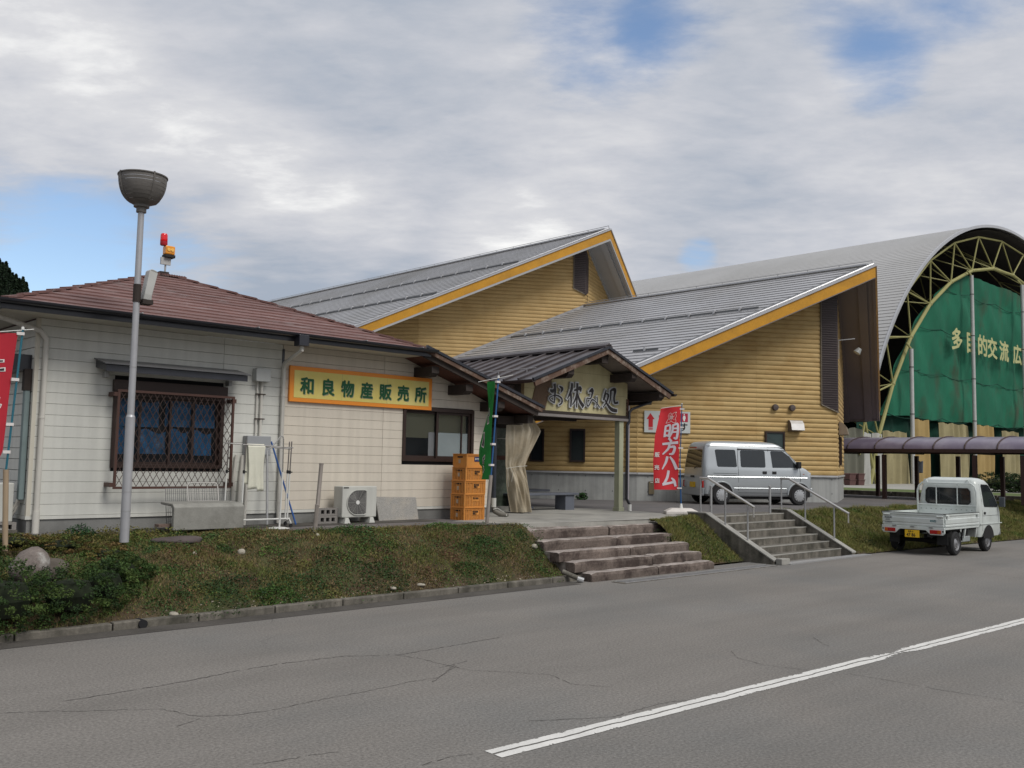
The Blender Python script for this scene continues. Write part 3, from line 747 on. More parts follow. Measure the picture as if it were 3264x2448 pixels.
for (x0, x1, za, zb) in ((1.14, 1.45, 1.95, 2.33), (1.5, 1.92, 1.96, 2.30), (1.97, 2.27, 1.97, 2.32), (2.31, 2.66, 1.95, 2.31), (1.12, 1.8, 2.36, 2.76), (1.9, 2.7, 2.38, 2.77)):
    b = MB(); b.grid(lambda u, v: (x0 + (x1 - x0) * u, .09 + .012 * math.sin(u * 17 + v * 5), za + (zb - za) * v + .035 * math.sin(u * math.pi * 2) * v), 14, 4); b.build('blue_sheet', M_tarp, win)
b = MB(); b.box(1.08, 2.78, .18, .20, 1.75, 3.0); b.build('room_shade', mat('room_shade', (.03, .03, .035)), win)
g = MB(); frame_box(g, 1.05, 2.86, 1.45, 2.88, -.245, -.215, .035)
for x in (1.0, 2.84):
    for z in (1.48, 2.78): g.box(x, x + .05, -.24, 0, z, z + .06)
gr = g.build('grille', mat('grille_brown', (.075, .035, .026), rough=.5), shop)
b = MB(); X0, X1, Z0, Z1 = 1.085, 2.825, 1.485, 2.845; pw, ph = .0985, .172
for sgn in (1, -1):
    k = -30
    while k < 40:
        # line: z = Z0 + sgn*(x - xk)*ph/pw
        xk = X0 + k * pw; sl = sgn * ph / pw; pts = []
        for x in (X0, X1):
            z = Z0 + (x - xk) * sl
            if Z0 <= z <= Z1: pts.append((x, z))
        for z in (Z0, Z1):
            x = xk + (z - Z0) / sl
            if X0 < x < X1: pts.append((x, z))
        if len(pts) >= 2 and (pts[0][0] - pts[1][0]) ** 2 + (pts[0][1] - pts[1][1]) ** 2 > 1e-4:
            b.bar((pts[0][0], -.228 + sgn * .004, pts[0][1]), (pts[1][0], -.228 + sgn * .004, pts[1][1]), .007, .007, up=(0, 1, 0))
        k += 1
b.build('lattice', mat('grille_lattice', (.06, .035, .028), rough=.5), gr, kind='stuff')
b = MB(); b.prism([(.80, y, z) for y, z in ((0, 3.30), (-.42, 3.205), (-.42, 3.115), (0, 3.19))], (2.17, 0, 0)); hood = b.build('window_hood', M_gut, shop)
b = MB(); b.prism([(.77, y, z) for y, z in ((0, 3.325), (-.46, 3.225), (-.46, 3.212), (0, 3.31))], (2.23, 0, 0)); b.build('hood_top', mat('hood_grey', (.10, .10, .105), rough=.4), hood)
for x in (.9, 2.80):
    b = MB(); b.box(x, x + .05, -.14, -.01, 3.05, 3.13); b.build('hood_bracket', M_galv, hood)

# shop window
w = MB(); frame_box(w, 6.31, 8.03, 1.92, 2.92, -.045, .09, .06); w.box(6.33, 8.01, -.05, .02, 2.86, 2.93); win = w.build('window', M_brown, shop)
for (x0, x1, y) in ((6.37, 7.20, .035), (7.12, 7.97, .0)):
    b = MB(); frame_box(b, x0, x1, 1.98, 2.86, y, y + .03, .045); b.build('sash', M_brown, win)
b = MB(); b.box(7.74, 7.765, .0, .03, 2.02, 2.84); b.build('mullion', M_brown, win)
for (x0, x1, zb) in ((6.42, 7.13, 2.37), (7.17, 7.92, 2.47)):
    b = MB(); z = 2.82
    while z > zb: b.prism([(x0, y, zz) for y, zz in ((.07, z), (.085, z - .018), (.085, z - .020), (.07, z - .002))], (x1 - x0, 0, 0)); z -= .021
    b.build('blind', M_blind, win, kind='stuff')
b = MB(); b.box(7.165, 7.92, .028, .034, 2.02, 2.47); b.build('pale_screen', M_board, win)
b = MB(); b.box(6.98, 7.13, .062, .066, 2.02, 2.47); b.build('pale_screen', M_boxg, win)
for (x0, x1, y) in ((7.165, 7.925, .015), (6.415, 7.155, .05)):
    b = MB(); b.box(x0, x1, y, y + .003, 2.02, 2.82); b.build('pane', M_glass, win)
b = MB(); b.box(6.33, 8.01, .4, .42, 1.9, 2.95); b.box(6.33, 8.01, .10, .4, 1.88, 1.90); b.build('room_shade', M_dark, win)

# meter boxes and conduits
b = MB(); b.box(3.26, 3.52, -.16, -.015, 3.16, 3.37); b.build('meter_box', mat('meter_box_pale', (.40, .41, .40)), shop, bevel=.01)
b = MB(); b.box(3.14, 3.56, -.17, -.015, 1.97, 2.28); b.build('meter_box', M_boxg, shop, bevel=.008)
b = MB()
for x, r in ((3.34, .014), (3.42, .024)): b.tube([(x, -.05, 3.16), (x, -.05, 2.28)], r, 8)
b.build('conduit', M_trim, shop, smooth=True, kind='stuff')
for x in (2.99, 3.10, 3.22):
    b = MB(); b.tube([(x + .03, -.06, 1.97), (x, -.06, 1.6), (x - .02, -.06, .86)], .026, 8); b.build('conduit', M_trim, shop, smooth=True)
for z in (2.55, 2.95):
    b = MB(); b.box(3.32, 3.48, -.075, -.03, z, z + .018); b.build('conduit_clip', M_brown, shop)
rehang(shop)

# ------------------------------------------------------------------ shop sign
sign = thing('shop_sign', 'long yellow signboard with orange border and green letters over the shop window', 'sign', (5.43, -.05, 2.88))
b = MB(); b.box(3.92, 6.94, -.065, -.018, 2.875, 3.475); b.build('border', M_ora, sign, bevel=.004)
b = MB(); b.box(4.0, 6.86, -.069, -.063, 2.945, 3.405); b.build('face', M_yel, sign)
for i, ch in enumerate('和良物産販売所'):
    bl, bs_ = MB(), MB()
    x = 4.115 + i * .402
    text_mb(bs_, ch, (x + .014, -.069, 3.045 - .014), (1, 0, 0), (0, 0, 1), .295, wx=.93, bold=.030, depth=.0008 + .00)
    text_mb(bl, ch, (x, -.069, 3.045), (1, 0, 0), (0, 0, 1), .295, wx=.93, bold=.034, depth=.006)
    bs_.build('letter_shadow', M_gsh, bl.build('letter', M_grn, sign))
b = MB(); b.box(4.94, 4.943, -.0700, -.0692, 2.95, 3.40); b.box(5.90, 5.903, -.0700, -.0692, 2.95, 3.40); b.build('seam', M_gsh, sign)
rehang(sign)

# ------------------------------------------------------------------ air conditioners
def aircon(x0, y0, z0, w, h, d, label, rz=0):
    t = thing('air_conditioner', label, 'air conditioner', (x0, y0, z0), rz, group='outdoor air conditioner units')
    b = MB(); b.box(0, w, 0, d, 0, h); b.build('casing', M_acw, t, bevel=.015)
    cx, cz, r = w * .43, h * .48, h * .41
    b = MB()
    n = 40; ring = []
    def dshape(rr, k):
        a = 2 * math.pi * k / n; x, z = math.cos(a), math.sin(a)
        if x > 0:   # squared off on the right
            m = max(abs(x) / .92, abs(z)); x, z = x / m * .92 if abs(x) > .0 else x, z / m
        return (cx + x * rr, cz + z * rr)
    for rr, y in ((r, -.002), (r, -.018), (r * .95, -.018), (r * .93, -.002)):
        ring.append([(dshape(rr, k)[0], y, dshape(rr, k)[1]) for k in range(n)])
    b.loft(ring, cap=False); b.build('grille_rim', M_acw, t)
    b = MB(); b.face([(dshape(r * .95, k)[0], -.003, dshape(r * .95, k)[1]) for k in range(n)]); b.build('fan_recess', M_dark, t)
    b = MB()
    for j in range(3, 17):
        rr = r * .94 * j / 17
        pts = [(dshape(rr, k)[0], -.012, dshape(rr, k)[1]) for k in range(n + 1)]
        for p, q in zip(pts, pts[1:]): b.bar(p, q, .003, .003, up=(0, 1, 0))
    for k in range(12):
        q = dshape(r * .94, k * n / 12); b.bar((cx, -.010, cz), (q[0], -.010, q[1]), .003, .003, up=(0, 1, 0))
    b.build('fan_grille', mat('grille_wire', (.36, .35, .33)), t, kind='stuff')
    b = MB()
    for k in range(3):
        a = k * 2.094
        b.faces([(cx + .02 * math.cos(a), -.004, cz + .02 * math.sin(a)), (cx + r * .85 * math.cos(a - .35), -.0045, cz + r * .85 * math.sin(a - .35)), (cx + r * .85 * math.cos(a + .45), -.006, cz + r * .85 * math.sin(a + .45))], [(0, 1, 2)])
    b.build('fan_blade', M_acd, t, kind='stuff')
    b = MB(); b.lathe([(0, .006), (.035, .006), (.035, 0)], (cx, -.012, cz), 16, axis=(0, -1, 0)); b.build('hub', M_white, t)
    for x in (.08, w - .12):
        b = MB(); b.prism([(x - .05, -.04, -.10), (x + .07, -.04, -.10), (x + .04, -.02, 0), (x - .02, -.02, 0)], (0, d + .04, 0)); b.build('foot', M_acw, t)
    b = MB(); b.box(.02, .02 + .1, -.004, .0, h - .035, h - .012); b.build('maker_plate', M_acd, t)
    return t
aircon(4.76, -.47, .955, .70, .525, .27, 'pale outdoor air conditioner with round fan grille below the long signboard')
aircon(-.86, .12, 1.0, .72, .53, .30, 'white outdoor air conditioner on blocks beside the red banner at the left corner')
b = MB(); b.box(-.95, -.10, .02, .50, .85, .90); o = grid_obj(b.build('plinth_slab', M_concd)); single(o, 'low concrete slab under the air conditioner at the left corner', 'slab')

# hollow blocks
M_block = mat('cinder_block', (.22, .205, .19), rough=.95, var=.15, vs=4, fine=.15, fs=50, bump=.5, bs=60)
def hollow_block(x, y, z, label, rz=0):
    t = thing('hollow_block', label, 'concrete block', (x, y, z), rz, group='hollow concrete blocks')
    b = MB(); w, d, h = .39, .10, .125
    xs_ = [0, .06, .125, .165, .23, .27, .335, w]
    b.box(0, w, 0, d, 0, .03); b.box(0, w, 0, d, h - .03, h)
    for i in range(0, 8, 2): b.box(xs_[i], xs_[i + 1], 0, d, .03, h - .03)
    b.build('shell', M_block, t); b = MB(); b.box(.02, w - .02, d * .6, d * .7, .02, h - .02); b.build('core_shade', M_dark, t)
    return t
hollow_block(4.36, -.36, .862, 'lower hollow concrete block stacked left of the air conditioner')
hollow_block(4.37, -.35, .99, 'upper hollow concrete block stacked left of the air conditioner')
hollow_block(-.50, .04, .875, 'hollow concrete block below the air conditioner at the left corner', rz=0)
# leaning granite slab
b = MB(); b.prism([(5.74, -.17, .85), (6.64, -.15, .84), (6.62, -.07, 1.26), (5.72, -.07, 1.28)], (0, .03, 0))
o = grid_obj(b.build('stone_slab', mat('speckled_stone', (.30, .29, .27), rough=.7, var=.08, vs=2, col2=(.40, .35, .28), c2s=1.0, fine=.30, fs=70), bevel=.004)); single(o, 'speckled grey stone slab leaning on the wall right of the air conditioner', 'slab')

# concrete trough lying on its side, wire baskets and plank behind it
tr = thing('concrete_trough', 'upturned grey concrete channel lying on the walk under the lattice window', 'trough', (2.2, -.7, .87))
b = MB(); pr = [(-.92, .885), (-.92, 1.21), (-.86, 1.26), (-.45, 1.275), (-.45, 1.235), (-.80, 1.22), (-.85, 1.17), (-.85, .885)]
b.prism([(1.66, y, z) for y, z in pr], (1.08, 0, 0)); b.build('channel', mat('trough_concrete', (.27, .265, .24), rough=.9, var=.15, vs=3, col2=(.19, .185, .165), c2s=2.6, fine=.08, fs=50, bump=.3), tr, bevel=.01)
rehang(tr)
b = MB(); b.box(1.50, 2.6, -.80, -.66, .93, .97); o = grid_obj(b.build('plank', mat('plank_brown', (.16, .11, .09)))); single(o, 'brown plank poking out from under the upturned concrete channel', 'plank')
def wire_rack(x0, x1, y, z0, z1, m, label, n, lean=.10, arch=False):
    t = thing('wire_rack', label, 'wire rack', ((x0 + x1) / 2, y, z0), group='wire racks behind the concrete channel')
    b = MB()
    def P(x, z): return (x, y + lean * (z - z0) / (z1 - z0), z)
    for k in range(n + 1):
        x = x0 + (x1 - x0) * k / n; b.tube([P(x, z0), P(x, z1)], .0035, 4)
    for k in range(4):
        z = z0 + (z1 - z0) * (k + .4) / 4; b.tube([P(x0, z), P(x1, z)], .0035, 4)
    b.build('wires', m, t, kind='stuff')
    b = MB()
    if arch: b.tube([P(x0, z0), P(x0, z1 + .04), P(x0 + .03, z1 + .075), P(x0 + .08, z1 + .085), P(x1 - .08, z1 + .085), P(x1 - .03, z1 + .075), P(x1, z1 + .04), P(x1, z0)], .010, 7)
    else: b.tube([P(x0, z0), P(x0, z1), P(x1, z1), P(x1, z0), P(x0, z0)], .006, 6)
    b.build('rim', m, t)
    rehang(t); return t
wire_rack(1.78, 2.80, -.42, .93, 1.46, mat('wire_grey', (.17, .17, .17), rough=.5), 'wide dark grey wire basket behind the concrete channel', 34)
wire_rack(2.08, 2.56, -.50, 1.0, 1.46, mat('wire_white', (.52, .50, .47), rough=.5), 'narrow white wire rack with round top bar behind the concrete channel', 12, arch=True)

# drying rack, towel, stand
M_tube = mat('white_tube', (.62, .62, .59), rough=.35, var=.05)
M_tubd = mat('chrome_tube', (.22, .20, .19), rough=.35, metal=.6, var=.1)
dr = thing('drying_rack', 'tubular white and chrome drying rack on castors beside the downpipe', 'drying rack', (3.25, -.6, .86))
b = MB()
for (x, y) in ((2.83, -.66), (3.62, -.66), (2.68, -.40), (3.72, -.42)):
    b.tube([(x, y, .97), (x + .015, y, 1.72)], .013, 8)
    c = MB(); c.tube([(x + .015, y, 1.70), (x + .03, y, 2.20)], .010, 8); c.build('upright', M_tubd, dr, smooth=True)
    c = MB(); c.tube([(x + .015, y, 1.69), (x + .015, y, 1.74)], .019, 8); c.tube([(x + .015, y, 1.715), (x + .05, y - .02, 1.715)], .010, 6); c.build('clamp', M_black, dr)
b.build('leg', M_tube, dr, smooth=True, kind='stuff')
for (p, q) in (((2.80, -.66, 2.13), (3.68, -.66, 2.10)), ((2.66, -.40, 2.15), (3.77, -.42, 2.08))):
    b = MB(); b.tube([p, q], .010, 8); b.build('rail', mat('chrome_bright', (.55, .53, .5), rough=.25, metal=.8), dr, smooth=True)
b = MB(); b.tube([(2.80, -.66, .985), (3.66, -.66, .985)], .014, 8); b.tube([(2.72, -.84, .93), (2.82, -.66, .965), (2.90, -.40, .93)], .014, 8); b.tube([(3.58, -.84, .93), (3.66, -.66, .965), (3.74, -.40, .93)], .014, 8); b.build('base_tube', M_tube, dr, smooth=True)
for (x, y) in ((2.72, -.84), (2.90, -.40), (3.58, -.84), (3.74, -.40)):
    b = MB(); b.lathe([(0, -.012), (.028, -.012), (.032, 0), (.028, .012), (0, .012)], (x, y, .892), 12, axis=(0, 1, 0)); b.build('castor', M_black, dr)
rehang(dr)
b = MB()
def tow(u, v):
    # over the rail: front fall, back fall
    s = v * 2 - 1
    x = 2.90 + .27 * u + .012 * math.sin(v * 9 + u * 3)
    if s < 0: return (x, -.675 - .012 * math.sin(u * 15) * abs(s) - .01, 2.145 + s * .70 + .03 * u * abs(s) - .05 * (u > .55) * abs(s) * (abs(s) > .9))
    return (x - .05 * s, -.645 + .012 * math.sin(u * 13 + 1) * s + .01, 2.145 - s * .62)
b.grid(tow, 22, 30)
o = grid_obj(b.build('towel', mat('towel_white', (.66, .65, .54), rough=.95, var=.06, vs=6, bump=.6, bs=90), smooth=True, solid=.008)); single(o, 'cream towel hung over the near rail of the drying rack', 'towel')
hs = thing('hook_stand', 'tall white pole stand with bent chrome hook in front of the drying rack', 'stand', (3.36, -.98, .86))
b = MB(); b.lathe([(0, .022), (.10, .020), (.17, .006), (.17, 0)], (3.30, -.95, .862), 24); b.build('foot_plate', M_tube, hs)
b = MB(); b.tube([(3.32, -.95, .87), (3.34, -.95, 1.72)], .014, 8); b.build('pole', M_tube, hs, smooth=True)
b = MB(); b.tube([(3.34, -.95, 1.72), (3.335, -.95, 2.22), (3.325, -.95, 2.26), (3.295, -.95, 2.27), (3.27, -.95, 2.25), (3.13, -.95, 2.09), (3.08, -.95, 2.07)], .010, 8); b.build('hook', mat('chrome_bright', (.55, .53, .5)), hs, smooth=True)
rehang(hs)
b = MB(); b.tube([(3.60, -.10, 2.20), (3.92, -.42, .87)], .014, 8); o = grid_obj(b.build('blue_pole', mat('blue_pole', (.02, .09, .30), rough=.4), smooth=True)); single(o, 'blue pole leaning on the wall behind the drying rack', 'pole')
b = MB(); b.tube([(3.50, -.16, 2.05), (3.45, -.34, .88)], .020, 8); o = grid_obj(b.build('grey_pole', M_galv, smooth=True)); single(o, 'dark grey pole leaning beside the white downpipe', 'pole')

# ------------------------------------------------------------------ crates
M_crate = mat('crate_orange', (.58, .235, .045), rough=.45, var=.08, vs=5, rand=.06, spec=.5)
M_crated = mat('crate_lattice', (.42, .17, .035), rough=.6, var=.15, vs=20, fine=.35, fs=110)
M_ink = mat('ink_black', (.02, .018, .018), rough=.6, var=0)
def crate(z, label, text, dx=0, blue=False, rz=0):
    t = thing('crate', label, 'crate', (7.26 + dx, -.70, z), R(2.5) + rz, group='stacked orange crates')
    W_, D_, H_ = .53, .37, .247
    b = MB()
    b.box(.012, W_ - .012, .012, .022, .02, H_ - .01); b.box(.012, W_ - .012, D_ - .022, D_ - .012, .02, H_ - .01)
    b.box(.012, .022, .012, D_ - .012, .02, H_ - .01); b.box(W_ - .022, W_ - .012, .012, D_ - .012, .02, H_ - .01); b.box(.012, W_ - .012, .012, D_ - .012, .012, .02)
    b.build('side_panel', M_crate if blue else M_crated, t)
    b = MB()
    for z0, z1, e in ((.0, .014, .004), (H_ - .016, H_ - .001, -.004), (H_ - .045, H_ - .036, .0)):
        b.box(e, W_ - e, e, .02, z0, z1); b.box(e, W_ - e, D_ - .02, D_ - e, z0, z1); b.box(e, .02, .02, D_ - .02, z0, z1); b.box(W_ - .02, W_ - e, .02, D_ - .02, z0, z1)
    b.build('rim', M_crate, t)
    b = MB()
    if not blue:
        for x in (.06, .12, .20, .33, .41, .47): b.box(x, x + .012, .004, .014, .014, H_ - .04)
        for y in (.06, .14, .22, .30): b.box(.004, .014, y, y + .012, .014, H_ - .04)
    for x, y in ((.0, .0), (W_ - .03, .0), (0, D_ - .03)): b.box(x + .002, x + .03, y + .002, y + .03, .014, H_ - .016)
    b.build('ribs', M_crate, t, kind='stuff')
    b = MB(); b.box(.0045, .012, .12, .25, H_ - .075, H_ - .05); b.build('hand_hole', M_dark, t)
    b = MB(); b.box(.21, .39, .003, .013, .105, .19); lab = b.build('label_panel', mat('label_blue', (.02, .03, .12)) if blue else M_crate, t)
    b = MB()
    if blue: text_mb(b, text, (.215, .003, .135), (1, 0, 0), (0, 0, 1), .045, wx=.8, bold=.02, depth=.002)
    else: text_mb(b, text, (.222, .003, .150), (1, 0, 0), (0, 0, 1), .040, wx=.9, bold=.02, depth=.002, line=.9)
    b.build('print', M_white if blue else M_ink, t)
    b = MB(); b.box(.0035, .005, .17, .22, .07, .14); b.build('paper_scrap', mat('paper_scrap', (.42, .33, .25)), t)
    return t
crate(.842, 'bottom orange crate of the stack by the shop window', '明宝特産\n物加工', -.01)
crate(1.089, 'second orange crate from the bottom of the stack', '明方食品', -.005, rz=R(.6))
crate(1.336, 'middle orange crate of the five in the stack', '明宝特産\n物加工', -.0, rz=R(-.5))
crate(1.583, 'fourth orange crate up, just below the blue-labelled one', '明宝特産\n物加工', .015)
crate(1.830, 'topmost orange crate with a blue label', 'あけがた', .03, blue=True, rz=R(1))
# ================================================================== the rest-place porch
M_rib = mat('porch_roof_metal', (.075, .064, .066), rough=.38, metal=.35, var=.12, vs=2, col2=(.11, .095, .095), c2s=1.5)
M_gable = mat('gable_cream', (.52, .47, .27), rough=.75, var=.07, vs=1.5, col2=(.45, .39, .22), c2s=1.2, streak=.06)
M_post = mat('post_cream_green', (.38, .39, .27), rough=.6, var=.06, streak=.08)
M_corr = mat('corrugated_brown', (.16, .10, .06), rough=.6, var=.08)
M_sil = mat('letter_silver', (.47, .48, .49), rough=.45, var=.03)
M_letd = mat('letter_dark', (.022, .018, .018), rough=.5, var=0)
porch = thing('rest_porch', 'gabled open porch with dark ribbed roof and calligraphy on its cream gable', 'porch', (11.5, .2, ZT))
XM, ZM, HW, ZW = 11.5, 4.47, 2.28, 3.62      # ridge, half width, eave level
YF, YB = -.48, 8.2
sl = (ZM - ZW) / HW
for s in (-1, 1):
    b = MB(); b.prism([(XM, YF, ZM), (XM + s * HW, YF, ZW), (XM + s * HW, YF, ZW - .035), (XM, YF, ZM - .035)], (0, YB - YF, 0)); b.build('roof_sheet', M_rib, porch)
    y = YF + .02; k = 0
    while y < YB:
        b = MB(); b.bar((XM + s * .04, y, ZM + .018 - .04 * sl), (XM + s * (HW + .0), y, ZW + .020), .045, .045); b.build('roof_rib', M_rib, porch, bevel=.008); y += .445; k += 1
    # bargeboards and verge
    b = MB(); b.bar((XM, YF - .02, ZM + .01), (XM + s * (HW + .04), YF - .02, ZW - .005), .05, .055); b.build('verge_flashing', M_gut, porch)
    b = MB(); b.bar((XM, YF + .01, ZM - .075), (XM + s * (HW - .03), YF + .01, ZW - .09), .05, .11); b.build('bargeboard', M_wood, porch)
    b = MB(); b.prism([(XM, YF + .1, ZM - .06), (XM + s * HW, YF + .1, ZW - .06), (XM + s * HW, YF + .1, ZW - .075), (XM, YF + .1, ZM - .075)], (0, YB - YF - .2, 0)); b.build('roof_boarding', mat('boarding_grey', (.20, .17, .15), rough=.8, var=.15, vs=4), porch)
    for t in ((.42, .86) if s > 0 else (.50,)):
        x = XM + s * HW * t; z = ZM - .21 - sl * HW * t
        b = MB(); b.prism([(x - .09, yy, zz) for yy, zz in ((.6, z - .10), (YF + .10, z - .10), (YF + .03, z - .03), (YF + .03, z + .08), (.6, z + .08))], (.18, 0, 0)); b.build('purlin', M_bw, porch)
    b = MB(); b.prism([(XM + s * HW - .07, yy, zz) for yy, zz in ((YB, ZW - .25), (.15, ZW - .25), (.15, ZW - .10), (YB, ZW - .10))], (.14, 0, 0)); b.build('wall_plate', M_bw, porch)
    b = MB(); gutter(b, (XM + s * (HW + .07), YF - .08, ZW - .02), (XM + s * (HW + .07), YB, ZW - .05), (1, 0, 0), r=.06); b.build('gutter', M_bw, porch, smooth=True)
b = MB(); b.box(XM - .13, XM + .13, YF - .03, YB, ZM - .01, ZM + .05); b.prism([(XM - .10, YF - .04, ZM + .05), (XM + .10, YF - .04, ZM + .05), (XM, YF - .04, ZM + .115)], (0, YB - YF, 0)); b.build('ridge_cap', M_rib, porch, bevel=.008)
b = MB(); b.prism([(XM - .12, YF + .08, ZM - .10), (XM + .12, YF + .08, ZM - .10), (XM + .1, YF + .08, ZM - .33), (XM - .1, YF + .08, ZM - .33)], (0, .7, 0)); b.build('ridge_beam', M_bw, porch)
b = MB(); b.tube([(9.86, .1, 3.93), (9.86, 5.0, 3.93)], .009, 6); b.build('snow_rail', M_galv, porch)
for k in range(6):
    y = .35 + k * .9
    b = MB(); b.box(9.86 - .02, 9.86 + .12, y, y + .05, 3.83, 3.86); b.tube([(9.86, y + .025, 3.85), (9.86, y + .025, 3.935)], .010, 6); b.lathe([(0, .03), (.02, .02), (.02, 0)], (9.94, y + .02, 3.86), 8); b.build('snow_bracket', M_galv, porch)
# gable wall
zt_ = lambda x: ZM - .10 - sl * abs(x - XM)
b = MB(); b.prism([(9.62, .20, 3.05), (13.0, .20, 3.05), (13.0, .20, zt_(13.0)), (XM, .20, zt_(XM)), (9.62, .20, zt_(9.62))], (0, .10, 0)); gw = b.build('gable_wall', M_gable, porch)
for z in (3.5, 3.95):
    hx = (ZM - .10 - z) / sl
    b = MB(); b.box(max(9.62, XM - hx), min(13.0, XM + hx), .1985, .20, z, z + .004); b.build('board_joint', M_corr, porch)
b = MB()
for k in range(17):
    t = k / 17.0; x0 = 9.80 + .44 * t; x1 = 10.02 + .50 * t
    b.bar((x0, .188, 3.055), (x1, .188, zt_(x1) - .02), .019, .016, up=(0, 1, 0))
b.build('corrugated_panel', M_corr, porch, kind='stuff')
b = MB(); b.prism([(9.80, .19, 3.05), (10.24, .19, 3.05), (10.53, .19, zt_(10.53)), (10.02, .19, zt_(10.02))], (0, .009, 0)); b.build('panel_backing', M_corr, porch)
b = MB(); b.box(9.35, 13.0, .14, .34, 2.985, 3.055); b.build('tie_beam_cap', M_bw, porch)
b = MB(); b.box(9.35, 13.0, .12, .30, 2.93, 2.985); b.build('tie_beam', mat('beam_grey', (.22, .20, .19), rough=.6), porch)
b = MB(); b.box(12.95, 13.05, .2, 8, 3.0, 3.45); b.build('side_fascia', M_redb, porch)
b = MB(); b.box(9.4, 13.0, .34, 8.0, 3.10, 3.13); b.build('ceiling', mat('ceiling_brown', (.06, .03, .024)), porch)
for y in (1.8, 3.6, 5.4):
    b = MB(); b.box(9.4, 13.0, y, y + .12, 2.96, 3.10); b.build('cross_beam', M_bw, porch)
b = MB(); b.box(12.68, 12.83, .16, .31, ZT, 2.93); b.box(12.66, 12.85, .14, .33, ZT, ZT + .09); b.build('post', M_post, porch, bevel=.006)
b = MB(); b.box(12.68, 12.83, 5.2, 5.35, ZT, 2.93); b.build('post', M_post, porch)
b = MB(); b.tube([(13.7, .0, 3.55), (13.66, .02, 3.42), (13.05, .10, 3.22), (12.98, .12, 3.14), (12.98, .12, 2.92), (12.93, .14, 2.84), (12.93, .14, 1.14), (12.97, .12, 1.06), (13.0, .1, 1.0)], .032, 10); b.lathe([(.035, 0), (.07, .13), (.07, .15), (0, .15)], (13.7, .0, 3.44), 10); b.build('downpipe', M_gut, porch, smooth=True)
b = MB(); b.tube([(13.0, .1, .86), (13.0, .1, 1.01)], .042, 10); b.build('pipe_socket', M_white, porch, smooth=True)
b = MB(); b.tube([(9.15, 1.3, 3.55), (9.05, .9, 3.50), (9.0, .7, 3.40), (9.05, .5, 3.34), (9.55, .14, 3.24), (9.62, .10, 3.18), (9.62, .10, 2.95)], .045, 10); b.build('downpipe', M_gut, porch, smooth=True)
BR = {
 'o': [[(.05, .70, .10), (.20, .66, .17), (.35, .80, .07)], [(.33, 1.0, .16), (.37, .75, .14), (.36, .4, .09), (.34, .12, .05)],
       [(.34, .14, .05), (.18, .18, .06), (.0, .30, .05), (.15, .42, .05), (.5, .48, .07), (.82, .36, .09), (.84, .16, .09), (.66, .04, .05)], [(.65, .92, .05), (.86, .82, .15), (.76, .64, .05)]],
 'kyu': [[(.30, .98, .12), (.26, .7, .14), (.03, .33, .04)], [(.22, .6, .13), (.26, .3, .10), (.24, .02, .08)], [(.45, .70, .08), (.6, .76, .10), (.82, .82, .17), (.84, .68, .06)],
         [(.63, 1.0, .14), (.62, .6, .11), (.60, .0, .07)], [(.60, .6, .05), (.5, .3, .09), (.34, .10, .05)], [(.65, .6, .05), (.78, .3, .13), (1.02, .06, .17)]],
 'mi': [[(.20, .80, .08), (.42, .90, .20), (.42, .70, .12), (.30, .48, .06), (.04, .46, .05), (.06, .16, .06), (.18, .12, .07), (.42, .42, .07), (.7, .33, .05), (.98, .08, .06)], [(.78, .58, .06), (.82, .35, .05), (.70, .10, .04)]],
 'sho': [[(.22, .88, .07), (.12, .6, .13), (.03, .42, .05)], [(.22, .72, .06), (.38, .66, .12), (.26, .35, .09), (.03, .10, .05)], [(.10, .5, .05), (.3, .25, .10), (.62, .02, .17), (.98, -.02, .14)],
         [(.55, .88, .12), (.52, .5, .10), (.42, .28, .05)], [(.55, .90, .09), (.84, .94, .17), (.78, .6, .12), (.82, .34, .12), (1.06, .36, .10)]],
 'mei': [[(.08, .88, .11), (.11, .20, .12)], [(.08, .86, .10), (.40, .89, .12), (.38, .20, .11)], [(.12, .56, .09), (.37, .57, .09)], [(.1, .26, .10), (.38, .27, .10)],
         [(.60, .93, .12), (.58, .5, .12), (.38, .02, .05)], [(.60, .91, .10), (.94, .95, .14), (.92, .12, .13), (.74, .10, .08)], [(.62, .70, .08), (.9, .71, .08)], [(.62, .47, .08), (.9, .48, .08)]],
 'ho': [[(.45, 1.02, .10), (.56, .86, .14)], [(.03, .70, .12), (.5, .74, .13), (.98, .78, .15)], [(.46, .7, .13), (.40, .4, .13), (.06, .05, .06)], [(.42, .48, .10), (.80, .50, .14), (.72, .10, .14), (.50, .05, .06)]],
 'ha': [[(.36, .84, .14), (.28, .5, .13), (.04, .08, .05)], [(.55, .84, .07), (.76, .55, .15), (.97, .10, .17)]],
 'mu': [[(.46, .97, .14), (.36, .55, .15), (.12, .15, .13)], [(.06, .13, .14), (.5, .21, .12), (.90, .30, .11)], [(.68, .52, .07), (.84, .35, .16), (.94, .05, .13)]],
}
lets = ((10.32, 'o', .46), (10.87, 'kyu', .52), (11.50, 'mi', .46), (12.06, 'sho', .50))
for x, key, s_ in lets:
    b = MB(); brush_mb(b, BR[key], (x, .19, 3.17), (1, 0, 0), (0, 0, 1), s_, depth=.045, grow=.042, thick=.04); lt = b.build('letter', M_sil, porch)
    b = MB(); brush_mb(b, BR[key], (x, .19, 3.17), (1, 0, 0), (0, 0, 1), s_, depth=.052, thick=0); b.build('letter_face', M_letd, lt)
rehang(porch)

